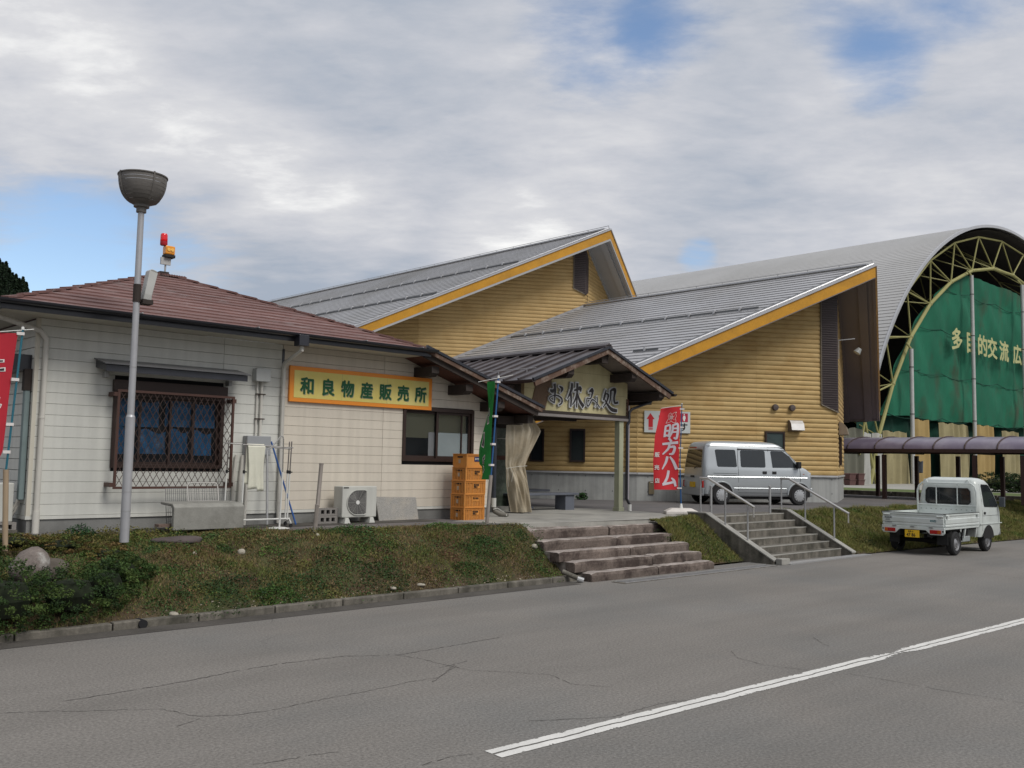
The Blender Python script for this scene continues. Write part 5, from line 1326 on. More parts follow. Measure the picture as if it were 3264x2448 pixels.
    while y < yback_fn(XA, -1): b.tube([(XA, y, zr + .05), (XA, y, zr + .15)], .012, 5); y += 1.1
    b.build('ridge_wire', M_galv, t, kind='stuff')
    # snow guards
    proto = None
    for x, ya, yb_, off in brackets:
        z = zr - SLP * (XA - x)
        b = MB(); b.bar((x, ya, z + .075), (x, yb_, z + .075), .035, .035); b.bar((x - .02, ya, z + .045), (x - .02, yb_, z + .045), .03, .03); b.build('snow_rail', M_trimg, t)
        y = ya + off
        while y < yb_:
            b = MB(); b.box(x - .06, x + .05, y - .035, y + .035, z + .02, z + .145); b.build('snow_bracket', M_trimw, t, bevel=.008); y += .955
    # louver standing at the prow corner
    d3 = (Q - K).normalized(); d4 = (Wn - Q).normalized()
    zlo, zhi = (3.92, 7.45) if dy == 0 else (8.95, 10.55)
    s0 = .56 if dy == 0 else .50
    fr = MB(); A = Q - d3 * s0 + n3 * .05; B = Q + n3 * .05 + n4 * .03
    fr.prism([A + Vector((0, 0, zlo)), B + Vector((0, 0, zlo - .24)), B + Vector((0, 0, zhi)), A + Vector((0, 0, zhi - .2))], -n3 * .06)
    C_ = Q + d4 * .32 + n4 * .05
    if dy: fr.prism([B + Vector((0, 0, zlo - .24)), C_ + Vector((0, 0, zlo - .1)), C_ + Vector((0, 0, zhi - .3)), B + Vector((0, 0, zhi))], -n4 * .06)
    lv = fr.build('louver', M_louv, t)
    b = MB(); z = zlo - .18; k = 0
    while z < zhi - .05:
        # slat from A side; lower ones cut by the slanting sill
        a = 0.0
        if z < zlo: a = (zlo - z) / .24
        p0 = A + (B - A) * min(a + .04, .9) + n3 * .012; p1 = B - (B - A) * .05 + n3 * .012
        b.bar(p0 + Vector((0, 0, z)), p1 + Vector((0, 0, z)), .030, .012)
        z += .074
    b.build('louver_slats', mat('louver_slat', (.11, .088, .085), rough=.5, var=.05), lv, kind='stuff')
    b = MB()
    for P0, P1 in ((A + Vector((0, 0, zlo)), A + Vector((0, 0, zhi - .2))), (A + Vector((0, 0, zlo)), B + Vector((0, 0, zlo - .24)))): b.bar(P0, P1, .035, .035)
    b.build('louver_edge', mat('louver_edge', (.20, .17, .13), rough=.5), lv)
    return t, K, Q, Wn, n3, n4, d3, d4

up_line = lambda x: 11.41 + (XA - x) * MLF
lowT = hall('log_hall', 'front yellow log-clad hall with silver roof, prow gable and tall corner louver', 8.25, 0.0, ZT, 1.69,
            [(20.93, 1.60, 12.6, .65), (15.85, 1.2 + 3.1, 6.0, .9), (18.25, 3.35, 4.3, .5)], M_sofd, M_log,
            lambda x, side: (up_line(x) + .04 if x > 18.11 else up_line(18.11) + (18.11 - x) * 1.2), 11.4)
t, K, Q, Wn, n3, n4, d3, d4 = lowT
n5 = Vector((-.76, -.65, 0)); d5 = Vector((-.65, .76, 0)).normalized()
# cast concrete plinth, ledge
b = MB()
K5 = K + d5 * 7
for p, q, n in ((K5, K, n5), (K, Q, n3), (Q, Wn, n4)):
    b.face([p + Vector((0, 0, .5)), q + Vector((0, 0, .5)), q + Vector((0, 0, 1.64)), p + Vector((0, 0, 1.64))])
b.face([Wn + Vector((0, 0, .5)), Wn + Vector((0, 9, .5)), Wn + Vector((0, 9, 1.64)), Wn + Vector((0, 0, 1.64))])
b.build('plinth', M_conc_base, t)
for p, q, n in ((K5, K, n5), (K, Q, n3), (Q, Wn, n4)):
    b = MB(); d = (q - p).normalized()
    b.prism([p + Vector((0, 0, 1.635)), q + Vector((0, 0, 1.635)), q + Vector((0, 0, 1.69)), p + Vector((0, 0, 1.69))], n * .055); b.build('plinth_flashing', mat('ledge_grey', (.44, .44, .44), rough=.4), t)
b = MB()
for k in range(18):
    for zz in (1.56, 1.12):
        s = .35 + k * .45
        P_ = (K + d5 * s * .9 + n5 * .004) if k % 2 else (K + d3 * min(s, 6.5) + n3 * .004)
        b.lathe([(0, .002), (.018, .002), (.018, 0)], P_ + Vector((0, 0, zz)), 8, axis=tuple(n5 if k % 2 else n3))
b.build('form_tie_hole', mat('hole_dark', (.12, .12, .12)), t, kind='stuff')
# windows under the porch and by the van
def wall_window(P_, d, n, w_, z0, z1, m=M_glassd, fw=.05, nm='window'):
    b = MB()
    A_, B_ = P_, P_ + d * w_
    for (a, c, za, zc) in ((0, w_, z0, z0 + fw), (0, w_, z1 - fw, z1), (0, fw, z0 + fw, z1 - fw), (w_ - fw, w_, z0 + fw, z1 - fw)):
        b.prism([P_ + d * a + Vector((0, 0, za)), P_ + d * c + Vector((0, 0, za)), P_ + d * c + Vector((0, 0, zc)), P_ + d * a + Vector((0, 0, zc))], n * .085)
    wn = b.build(nm, M_brown, t)
    b = MB(); b.prism([P_ + d * fw + Vector((0, 0, z0 + fw)), P_ + d * (w_ - fw) + Vector((0, 0, z0 + fw)), P_ + d * (w_ - fw) + Vector((0, 0, z1 - fw)), P_ + d * fw + Vector((0, 0, z1 - fw))], n * .055); b.build('pane', m, wn)
wall_window(K + d5 * 2.79, d5, n5, .44, 1.96, 2.95)
wall_window(K + d5 * 1.55, d5, n5, .47, 1.97, 2.97)
wall_window(K + d3 * 4.18, d3, n3, .66, 2.0, 3.03, m=mat('window_frosted', (.05, .07, .07), rough=.2, var=.1))
wall_window(Q + d4 * .75, d4, n4, .75, 2.02, 2.95)
for s in (4.52, 5.10):
    b = MB(); b.lathe([(0, .10), (.09, .09), (.105, .05), (.10, 0)], K + d3 * s + n3 * .04 + Vector((0, 0, 3.78)), 16, axis=tuple(n3)); b.build('round_vent', mat('vent_brown', (.09, .07, .065), rough=.5), t, smooth=True)
b = MB(); P_ = K + d3 * 4.97 + n3 * .04; cs = [(0, 3.40), (.10, 3.38), (.19, 3.28), (.24, 3.08), (0, 3.04)]
b.prism([P_ + n3 * a + Vector((0, 0, z)) for a, z in cs], d3 * .44); vh = b.build('vent_hood', mat('hood_brown', (.14, .11, .09), rough=.4), t)
b = MB(); b.loft([[P_ + n3 * (a + .006) + d3 * o + Vector((0, 0, z + .004)) for a, z in cs[1:4]] + [P_ + n3 * (a + .001) + d3 * o + Vector((0, 0, z)) for a, z in cs[1:4][::-1]] for o in (0.0, .44)]); b.build('hood_face', M_steel, vh)
P_ = Q + d4 * .55 + n4 * .04; cs = [(0, 3.42), (.12, 3.38), (.22, 3.26), (.27, 3.02), (0, 3.0)]
b = MB(); b.prism([P_ + n4 * a + Vector((0, 0, z)) for a, z in cs], d4 * 1.1); b.build('window_hood', mat('hood_tan', (.25, .20, .15), rough=.5), t)
b = MB(); P_ = K + d5 * .27 + n5 * .08; b.tube([P_ + Vector((0, 0, ZT)), P_ + Vector((0, 0, 4.6))], .045, 10); b.build('drain_pipe', mat('pipe_lilac', (.36, .34, .36), rough=.5), t, smooth=True)
P_ = K + d3 * .37 + n3 * .01
b = MB(); b.prism([P_ + Vector((0, 0, 1.05)), P_ + d3 * .17 + Vector((0, 0, 1.05)), P_ + d3 * .17 + Vector((0, 0, 1.43)), P_ + Vector((0, 0, 1.43))], n3 * .03); mb_ = b.build('wall_hatch', mat('hatch_brass', (.16, .13, .08), rough=.4), t)
b = MB(); b.prism([P_ + d3 * .05 + Vector((0, 0, 1.39)), P_ + d3 * .13 + Vector((0, 0, 1.39)), P_ + d3 * .13 + Vector((0, 0, 1.405)), P_ + d3 * .05 + Vector((0, 0, 1.405))], n3 * .04); b.build('hatch_label', M_white, mb_)
# lamp bracket and lamp under the soffit
P_ = Q + d4 * .45 + n4 * .05
b = MB(); b.bar(P_ + Vector((0, 0, 5.45)), P_ + Vector((0, 0, 6.05)), .03, .03); b.bar(P_ + Vector((0, 0, 6.05)), P_ + n4 * .5 + d4 * .1 + Vector((0, 0, 6.1)), .03, .03); lb = b.build('lamp_bracket', M_galv, t)
b = MB(); b.lathe([(0, .18), (.07, .17), (.12, 0), (.10, 0), (0, .02)], P_ + n4 * .55 + d4 * .2 + Vector((0, 0, 5.65)), 14, axis=(.3, -.3, .6)); b.build('flood_lamp', mat('lamp_grey', (.30, .31, .30), rough=.3), lb, smooth=True)
rehang(t)
upT = hall('log_hall', 'rear yellow log-clad hall, taller, with silver roof and pale grey soffit', 11.2, 10.8, 4.0, 5.0,
           [(20.98, 12.3, 34.0, .9), (18.22, 13.9, 34.0, .95)], M_sofl, M_logw, lambda x, side: 43.0, 43.0)[0]
# flashing where the front roof meets the rear gable wall
b = MB(); b.bar((XA - .1, up_line(XA - .1) - .05, 8.25 + .03 - .05), (18.11, up_line(18.11) - .05, 8.25 - SLP * (XA - 18.11) + .05), .10, .10); b.bar((18.11, up_line(18.11) - .05, 8.25 - SLP * (XA - 18.11) + .05), (15.2, up_line(15.2) - .05, 8.25 - SLP * (XA - 15.2) + .05), .10, .10)
b.build('roof_flashing', mat('flashing_grey', (.34, .33, .33), rough=.4, metal=.3), upT)
b = MB(); b.tube([(XA + .05, 11.33, 8.42), (XA + .05, 11.33, 8.70), (XA - .1, 11.33, 8.74)], .012, 6); b.build('cable_stub', M_brown, upT)
rehang(upT)

# direction sign on the wall of the front hall
ts = thing('toilet_sign', 'white toilet sign with red arrow on the yellow log wall behind the red banner', 'sign', tuple(K + d3 * .9 + Vector((0, 0, 2.9))))
S0 = K + d3 * .20 + n3 * .055
right, upv = d3, Vector((0, 0, 1))
b = MB(); b.prism([S0 + Vector((0, 0, 2.90)), S0 + d3 * 1.48 + Vector((0, 0, 2.90)), S0 + d3 * 1.48 + Vector((0, 0, 3.55)), S0 + Vector((0, 0, 3.55))], n3 * .02); b.build('board', mat('sign_white', (.52, .55, .54), rough=.5, var=.03), ts)
def S(x, z, o=.024): return S0 + d3 * x + n3 * o + Vector((0, 0, 2.90 + z))
b = MB(); b.face([S(.07, .40), S(.19, .58), S(.33, .40)]); b.face([S(.13, .16), S(.27, .16), S(.27, .405), S(.13, .405)])
b.face([S(.13, .11), S(.27, .11), S(.27, .14), S(.13, .14)]); b.face([S(.13, .075), S(.27, .075), S(.27, .09), S(.13, .09)]); b.build('arrow', mat('sign_red', (.50, .012, .02), rough=.5), ts)
b = MB(); text_mb(b, 'トイレ', S(.40, .36, .02), d3, (0, 0, 1), .20, bold=.02, depth=.003); text_mb(b, 'です', S(.88, .09, .02), d3, (0, 0, 1), .26, bold=.03, depth=.003); b.build('lettering', M_letd, ts)
b = MB(); b.face([S(1.16, .34), S(1.40, .34), S(1.40, .60), S(1.16, .60)]); b.build('pictogram_red', mat('picto_red', (.42, .02, .05)), ts)
b = MB(); b.face([S(.96, .34), S(1.145, .34), S(1.145, .60), S(.96, .60)]); b.build('pictogram_blue', mat('picto_blue', (.03, .04, .22)), ts)
b = MB()
for cx in (1.06, 1.28):
    b.face([S(cx - .012, .36, .026), S(cx + .012, .36, .026), S(cx + .05, .46, .026), S(cx + .03, .53, .026), S(cx - .03, .53, .026), S(cx - .05, .46, .026)]); b.face([S(cx + .022 * math.cos(a), .562 + .022 * math.sin(a), .026) for a in [k * math.pi / 5 for k in range(10)]])
b.build('pictogram_figure', M_white, ts)
rehang(ts)
# ================================================================== the vaulted arena behind
M_vault = mat('vault_roof', (.47, .465, .455), rough=.5, metal=.2, var=.06, vs=.15, col2=(.40, .395, .38), c2s=.08)
M_yt = mat('truss_yellow', (.30, .285, .11), rough=.6, var=.12, vs=.8)
M_net = mat('net_green', (.006, .115, .062), rough=.85, var=.22, vs=.35, col2=(.042, .052, .028), c2s=.30, c2lo=.52, c2hi=.74, stretch=(1.2, 1.2, .8), fine=.08, fs=9)
M_netd = mat('net_dark_green', (.005, .050, .032), rough=.9, var=.2, vs=.4)
M_npole = mat('pole_white', (.46, .46, .45), rough=.5, var=.08, col2=(.26, .10, .05), c2s=1.1, c2lo=.66, c2hi=.72)
M_inner = mat('vault_shade_shell', (.030, .027, .025), rough=.9)  # near-black colour carries the shade under the vault
arena = thing('sports_dome', 'huge silver vaulted arena roof with yellow tube trusses at its open end', 'building', (74, 12, .8))
OC, OA, OH, OZ = 74.05, 26.1, 22.4, -1.83
def outer(th, da=0.0): return (OC - (OA + da) * math.cos(th), OZ + (OH + da) * math.sin(th))
th0 = math.asin((4.75 - OZ) / OH)
N_ = 190; b = MB(); pr = []
for k in range(N_):
    t0 = th0 + (math.pi - 2 * th0) * k / N_; t1 = th0 + (math.pi - 2 * th0) * (k + .82) / N_; t2 = th0 + (math.pi - 2 * th0) * (k + 1) / N_
    x, z = outer(t0, .02); pr.append((x, z)); x, z = outer(t1, .02); pr.append((x, z)); x, z = outer(t1, -.05); pr.append((x, z)); x, z = outer(t2, -.05); pr.append((x, z))
b.faces([(x, 11.8, z) for x, z in pr] + [(x, 50, z) for x, z in pr], [(i, i + 1, len(pr) + i + 1, len(pr) + i) for i in range(len(pr) - 1)])
b.build('vault_roof', M_vault, arena, kind='stuff')
b = MB(); ps = [outer(th0 + (math.pi - 2 * th0) * k / 60, -.30) for k in range(61)]
b.faces([(x, 11.9, z) for x, z in ps] + [(x, 50, z) for x, z in ps], [(i, i + 1, 61 + i + 1, 61 + i) for i in range(60)])
b.face([(x, 49.5, z) for x, z in ps]); b.build('vault_shade_shell', M_inner, arena)  # added inner shell and end wall, coloured dark for the shaded interior
b = MB()
for k in range(60):
    t0, t1 = th0 + (math.pi - 2 * th0) * k / 60, th0 + (math.pi - 2 * th0) * (k + 1) / 60
    q = [outer(t0, .06), outer(t1, .06), outer(t1, -.14), outer(t0, -.14)]
    b.prism([(x, 11.72, z) for x, z in q], (0, .12, 0))
b.build('edge_trim', M_trimw, arena)
xsn = [51.78, 53.85, 56.57, 59.71, 63.28, 67.16, 71.28, 75.56, 79.8, 83.8, 87.6, 91.0, 94.0, 96.4]
zin = lambda x: -3.65 + 21.14 * math.sqrt(max(0, 1 - ((x - 74.2) / 23.76) ** 2))
inner = [(x, zin(x)) for x in xsn]; inner[0] = (51.78, 3.91); inner.insert(0, (50.6, .9)); inner.append((97.8, .9))
ths = [math.pi - math.acos(max(-1, min(1, (x - OC) / 23.9))) for x, z in inner]
outn = []
for (a, c) in zip(inner, inner[1:]):
    mx = (a[0] + c[0]) / 2; t = math.atan2(((a[1] + c[1]) / 2 - OZ) / OH, (OC - mx) / OA); outn.append(outer(t, -.75))
def truss(y, depth, det):
    r1, r2 = (.125, .058) if det else (.08, .05)
    for a, c in zip(inner, inner[1:]):
        b = MB(); b.tube([(a[0], y, a[1]), (c[0], y, c[1])], r1, 8 if det else 5); b.build('truss_chord', M_yt, arena, smooth=True)
    for a, c in zip(outn, outn[1:]):
        b = MB(); b.tube([(a[0], y, a[1]), (c[0], y, c[1])], r2 * 1.25, 6); b.build('truss_chord', M_yt, arena, smooth=True)
        b = MB(); b.tube([(a[0], y + depth, a[1]), (c[0], y + depth, c[1])], r2, 5); b.build('truss_chord', M_yt, arena, smooth=True)
    for i, (x, z) in enumerate(inner[1:-1], 1):
        for o in (outn[i - 1], outn[i]):
            b = MB(); b.tube([(x, y, z), (o[0], y, o[1])], r2, 6); b.build('truss_brace', M_yt, arena, smooth=True)
            b = MB(); b.tube([(x, y, z), (o[0], y + depth, o[1])], r2 * .75, 5); b.build('truss_brace', M_yt, arena, smooth=True)
        if det: b = MB(); b.lathe([(0, -.17), (.13, -.11), (.17, 0), (.13, .11), (0, .17)], (x, y, z), 10); b.build('truss_node', M_yt, arena, smooth=True)
truss(12.38, 3.6, True); truss(21, 3.6, False)
b = MB(); b.tube([(51.3, 12.38, 1.0), (49.6, 12.38, 5.9)], .10, 8); b.build('foot_brace', M_yt, arena, smooth=True)
rehang(arena)
# net curtain with its lettering
net = thing('green_net', 'green windbreak netting with pale yellow lettering filling the end of the arena', 'net', (72, 12.6, 5.4))
zn = lambda x: min(16.25, zin(x) - .15)
def net_s(u, v):
    x = 52.9 + (96.0 - 52.9) * u; zt = max(zn(x), 5.5); zb_ = 5.42 - .18 * abs(math.sin((x - 56.8) * math.pi / 10.3))
    z = zb_ + (zt - zb_) * v
    zz = (z - 5.4) / 3.1; fr = zz - math.floor(zz)
    y = 12.75 - .16 * math.sin(fr * math.pi) * (1 - .5 * fr) * (.6 + .4 * math.sin(x * .61)) - .07 * math.sin(x * 1.1 + z * .8) + .03 * math.sin(x * 4 - z * 1.7) + .03 * math.sin(x * 2.3 + z * 2.1)
    return (x, y, z)
b = MB(); b.grid(net_s, 150, 60); b.build('net', M_net, net, smooth=True)
for x0 in (53.5, 57.0, 62.0, 67.3, 72.5, 77.6):
    for k in range(4):
        z = 5.45 + 3.1 * k
        pts = []
        for i in range(9):
            x = x0 + 5.1 * i / 8
            if z < zn(x) + .2: pts.append((x, 12.66, z - .25 * math.sin(i / 8 * math.pi)))
        if len(pts) > 1: b = MB(); b.tube(pts, .022, 5); b.build('seam_rope', M_netd, net)
for x, ch in zip((62.25, 64.75, 66.95, 68.85, 71.25, 74.1, 76.6), '多目的交流広場'):
    b = MB(); text_mb(b, ch, (x, 12.05, 10.42), (1, 0, 0), (0, 0, 1), 1.62, wx=1.22, bold=.030, depth=.02)
    b.build('letter', mat('net_letter', (.42, .42, .20), rough=.8, var=.08, vs=.8), net)
rehang(net)
b = MB(); b.grid(lambda u, v: (50.8 + 47 * u, 13.3 + .12 * math.sin(u * 120), .85 + 4.7 * v), 160, 4)
o = grid_obj(b.build('lower_net', M_netd, smooth=True)); single(o, 'dark green lower netting behind the beige curtains of the arena', 'net')
for x, zt, lab in ((55.5, 9.6, 'shorter white net pole with rusty foot at the left of the green netting'), (65.75, 15.9, 'tall white net pole crossing the yellow lettering of the green netting'), (76.1, 16.7, 'tall white net pole at the right end of the lettering')):
    t = thing('net_pole', lab, 'pole', (x, 11.9, .85), group='white poles before the netting')
    b = MB(); b.tube([(x, 11.9, .85), (x, 11.9, zt)], .13, 12); b.build('shaft', M_npole, t, smooth=True)
    for z in (5.4, 8.4, 11.5, 14.5):
        if z < zt: b = MB(); b.tube([(x, 11.9, z), (x, 11.9, z + .05)], .145, 12); b.build('strap', M_bw, t)
    b = MB(); b.tube([(x, 11.9, zt), (x, 12.2, zt + .4)], .06, 6); b.build('top_stay', M_yt, t)
    rehang(t)
M_c1 = mat('curtain_beige', (.30, .26, .14), rough=.75, var=.15, vs=.8, fine=.05, fs=8)
M_c2 = mat('curtain_gold', (.36, .255, .10), rough=.7, var=.12, vs=.8)
M_c3 = mat('curtain_white', (.40, .40, .37), rough=.7, var=.08, vs=.8)
M_c4 = mat('curtain_dim', (.13, .13, .10), rough=.8, var=.12, vs=.8)
for x0, x1, z0, z1, m, lab in (
    (46.6, 49.5, .95, 4.2, M_c4, 'dim olive curtain at the left foot of the arena, beside the log hall'),
    (49.4, 50.9, .95, 4.0, M_c3, 'pale white curtain panel left of the first canopy post'),
    (51.1, 52.4, .95, 4.0, M_c3, 'narrow white curtain panel between two canopy posts'),
    (52.5, 55.9, .95, 4.2, M_c1, 'beige curtain hanging left of the rusty net pole'),
    (56.9, 59.4, .95, 5.1, M_c2, 'golden beige curtain just right of the rusty net pole'),
    (60.9, 65.9, .95, 5.05, M_c1, 'wide beige curtain left of the tall middle net pole'),
    (67.4, 70.3, .95, 5.15, M_c2, 'golden curtain right of the tall middle net pole'),
    (72.6, 76.0, .95, 4.9, M_c1, 'beige curtain at the right edge of the view behind the canopy')):
    b = MB(); fq = (x1 - x0) * 5.5
    b.grid(lambda u, v: (x0 + (x1 - x0) * (u * (1 - .05 * v) + .03 * math.sin(v * 3)), 12.35 + .14 * math.sin(u * fq + math.sin(v * 2)) + .04 * math.sin(u * fq * 2.3), z0 + (z1 - z0) * v + (.10 * abs(math.sin(u * fq * .8)) if v > .95 else 0)), int((x1 - x0) * 22), 12)
    o = grid_obj(b.build('curtain', m, smooth=True)); single(o, lab, 'curtain', 'curtains under the green netting')

# plaza in front of the arena
M_path = mat('plaza_concrete', (.31, .30, .27), rough=.9, var=.1, vs=.6, fine=.08, fs=20)
b = MB(); b.box(33.0, 130, -14, 60, .6, 1.0); o = b.build('plaza_path', M_path); o['kind'] = 'structure'; o.location = G(0, 0, 0); o.rotation_euler = (0, 0, GA)
b = MB(); b.box(33.5, 38.5, -13.5, 14, .9, 1.012); o = b.build('lawn_strip', mat('lawn', (.085, .115, .030), rough=.95, var=.2, vs=1.5, fine=.3, fs=30)); o['kind'] = 'structure'; o.location = G(0, 0, 0); o.rotation_euler = (0, 0, GA)
rw = thing('retaining_kerb', 'low dark stained concrete retaining kerb behind the canopy posts', 'wall', (33, 0, ZT))
y = -13.0
while y < 14:
    b = MB(); b.box(32.82, 33.05, y, y + 1.96, .7, 1.035); b.build('kerb_block', M_concd, rw, bevel=.015); y += 2.0
rehang(rw)
# planter crates by the hall
M_pl = mat('planter_brown', (.10, .05, .045), rough=.8, var=.15)
for i in range(2):
    for j in range(2):
        t = thing('planter', ('lower', 'upper')[j] + ' reddish brown planter box, ' + ('left', 'right')[i] + ' of the two stacks beside the log hall', 'planter', (44.5 + i * .82, 10.6 - i * .1, 1.0 + j * .33), group='stacked planter boxes')
        b = MB(); b.loft([[(0, 0, 0), (.66, 0, 0), (.66, .3, 0), (0, .3, 0)], [(-.03, -.03, .29), (.69, -.03, .29), (.69, .33, .29), (-.03, .33, .29)]]); b.build('box', M_pl, t)
        b = MB(); b.box(-.05, .71, -.05, .0, .27, .32); b.box(-.05, .71, .3, .35, .27, .32); b.build('rim', M_pl, t)
# ------------------------------------------------------------------ covered walkway
M_poly = mat('polycarbonate_purple', (.16, .135, .185), rough=.30, var=.12, vs=1.2, col2=(.24, .215, .26), c2s=.8, spec=.5)
M_steelb = mat('canopy_steel_brown', (.045, .022, .020), rough=.6, var=.12)
cw = thing('covered_walkway', 'long low walkway canopy with purple barrel-shaped roof panels on dark brown posts', 'canopy', (30.8, 0, ZT))
cxx, hw_, zb_, rs = 30.8, 1.55, 2.66, .46
y = -16.0
while y < 9.5:
    b = MB(); n = 12; P_ = []
    for k in range(n + 1):
        a = math.pi * k / n; P_.append((cxx - hw_ * math.cos(a), zb_ + rs * math.sin(a)))
    b.faces([(x, y + .025, z) for x, z in P_] + [(x, y + 1.03, z) for x, z in P_], [(i, i + 1, n + 1 + i + 1, n + 1 + i) for i in range(n)]); b.build('roof_panel', M_poly, cw, smooth=True)
    b = MB(); b.tube([(x, y, z + .01) for x, z in P_], .028, 5); b.build('roof_rib', M_steelb, cw)
    b = MB()
    for s in (1, -1): b.tube([(cxx - hw_ * .97 * math.cos(math.pi * k / 8), y + .52 + s * .5 * (1 - k / 4), zb_ - .02 + rs * .93 * math.sin(math.pi * k / 8)) for k in range(9)], .012, 4)
    b.build('under_lattice', M_steelb, cw, kind='stuff')
    y += 1.055
for x in (29.28, 32.32):
    b = MB(); b.box(x - .05, x + .05, -16, 9.6, 2.53, 2.66); b.build('side_beam', M_steelb, cw, bevel=.01)
y = -14
while y < 9:
    b = MB(); b.box(29.3, 32.3, y, y + .08, 2.50, 2.60); b.build('cross_beam', M_steelb, cw); y += 2.57
for x, ys in ((29.33, (7.1, 1.62, -1.53, -3.04, -5.6, -8.2, -10.8)), (32.28, (8.0, 5.6, 3.26, 1.71, .16, -1.39, -3.9, -6.4, -9))):
    for y in ys: b = MB(); b.box(x - .065, x + .065, y - .065, y + .065, ZT - .02, 2.45); b.build('post', M_steelb, cw)
rehang(cw)
t = thing('hanging_bag', 'pale blue plastic bag tied to a walkway post above the parked truck', 'bag', (32.1, 1.62, 1.85))
b = MB(); b.grid(lambda u, v: (32.02 + .32 * (u - .3) * (1 + .15 * v) , 1.48 + .03 * math.sin(u * 9), 1.80 + .46 * v - .03 * math.sin(u * 3.1) * v), 10, 8); b.build('bag', mat('bag_blue', (.42, .46, .54), rough=.5, var=.1, vs=8), t, smooth=True, solid=.05)
rehang(t)
# ================================================================== vehicles
M_silv = mat('van_silver', (.47, .50, .515), rough=.33, metal=.45, var=.03, vs=2, coat=.6)
M_silvd = mat('van_silver_lower', (.38, .40, .415), rough=.38, metal=.4, var=.03, vs=2, coat=.5)
M_trw = mat('truck_white', (.58, .62, .60), rough=.35, var=.05, vs=3, coat=.4, col2=(.50, .53, .50), c2s=2.2)
M_cglass = mat('car_glass', (.020, .024, .026), rough=.05, var=.2, vs=1.5, spec=.8)
M_tyre = mat('tyre', (.020, .020, .021), rough=.85, var=.1)
M_hub = mat('hubcap', (.50, .51, .52), rough=.35, metal=.5, var=.05)
M_rim = mat('steel_rim', (.30, .30, .31), rough=.45, metal=.6, var=.1)
M_lred = mat('tail_red', (.35, .010, .010), rough=.15, var=.15, vs=20, spec=.6)
M_lora = mat('tail_orange', (.45, .09, .01), rough=.15, spec=.6)
M_plate = mat('plate_yellow', (.72, .44, .02), rough=.5, var=.03)
M_seal = mat('seal_black', (.015, .015, .016), rough=.6, var=0)
M_under = mat('underbody', (.015, .014, .014), rough=.9, var=0)

def wheel(t, x, y, r, w, side, hub, holes=10):
    """side: +1 the outer face looks to +y, -1 to -y (vehicle frame: x forward)"""
    wt = MB(); wt.lathe([(r * .62, -w / 2), (r * .90, -w / 2), (r, -w / 2 + .03), (r, w / 2 - .03), (r * .90, w / 2), (r * .62, w / 2)], (x, y, r), 28, axis=(0, side, 0)); 
    tyre = wt.build('wheel', M_tyre, t, smooth=True)
    b = MB()
    if hub == 'cap':
        b.lathe([(r * .64, w / 2 - .01), (r * .60, w / 2 + .008), (r * .40, w / 2 + .014), (r * .18, w / 2 + .020), (0, w / 2 + .022)], (x, y, r), 28, axis=(0, side, 0))
        b.build('hubcap', M_hub, tyre, smooth=True)
        b = MB()
        for k in range(12):
            a = k * math.pi / 6; c = (x + r * .52 * math.cos(a), y + side * (w / 2 + .0125), r + r * .52 * math.sin(a))
            b.lathe([(0, .002), (.014, .002), (.014, 0)], c, 8, axis=(0, side, 0))
        b.build('vent_hole', M_black, tyre, kind='stuff')
    else:
        b.lathe([(r * .64, w / 2 - .01), (r * .60, w / 2 - .004), (r * .54, w / 2 - .05), (r * .34, w / 2 - .03), (r * .22, w / 2 - .005), (r * .10, w / 2 + .0), (r * .10, w / 2 + .012), (0, w / 2 + .012)], (x, y, r), 28, axis=(0, side, 0))
        b.build('rim', M_rim, tyre, smooth=True)
        b = MB()
        for k in range(8):
            a = k * math.pi / 4; c = (x + r * .44 * math.cos(a), y + side * (w / 2 - .038), r + r * .44 * math.sin(a))
            b.lathe([(0, .006), (.020, .006), (.020, 0)], c, 8, axis=(0, side, 0))
        b.build('vent_hole', M_black, tyre, kind='stuff')
    return tyre

def ring_pts(xr, xf, hw, z, rc, n=5):
    pts = []
    for cx, cy, a0 in ((xf - rc, hw - rc, 0), (xr + rc, hw - rc, 90), (xr + rc, -hw + rc, 180), (xf - rc, -hw + rc, 270)):
        for k in range(n + 1):
            a = R(a0 + 90 * k / n); pts.append((cx + rc * math.cos(a), cy + rc * math.sin(a), z))
    return pts

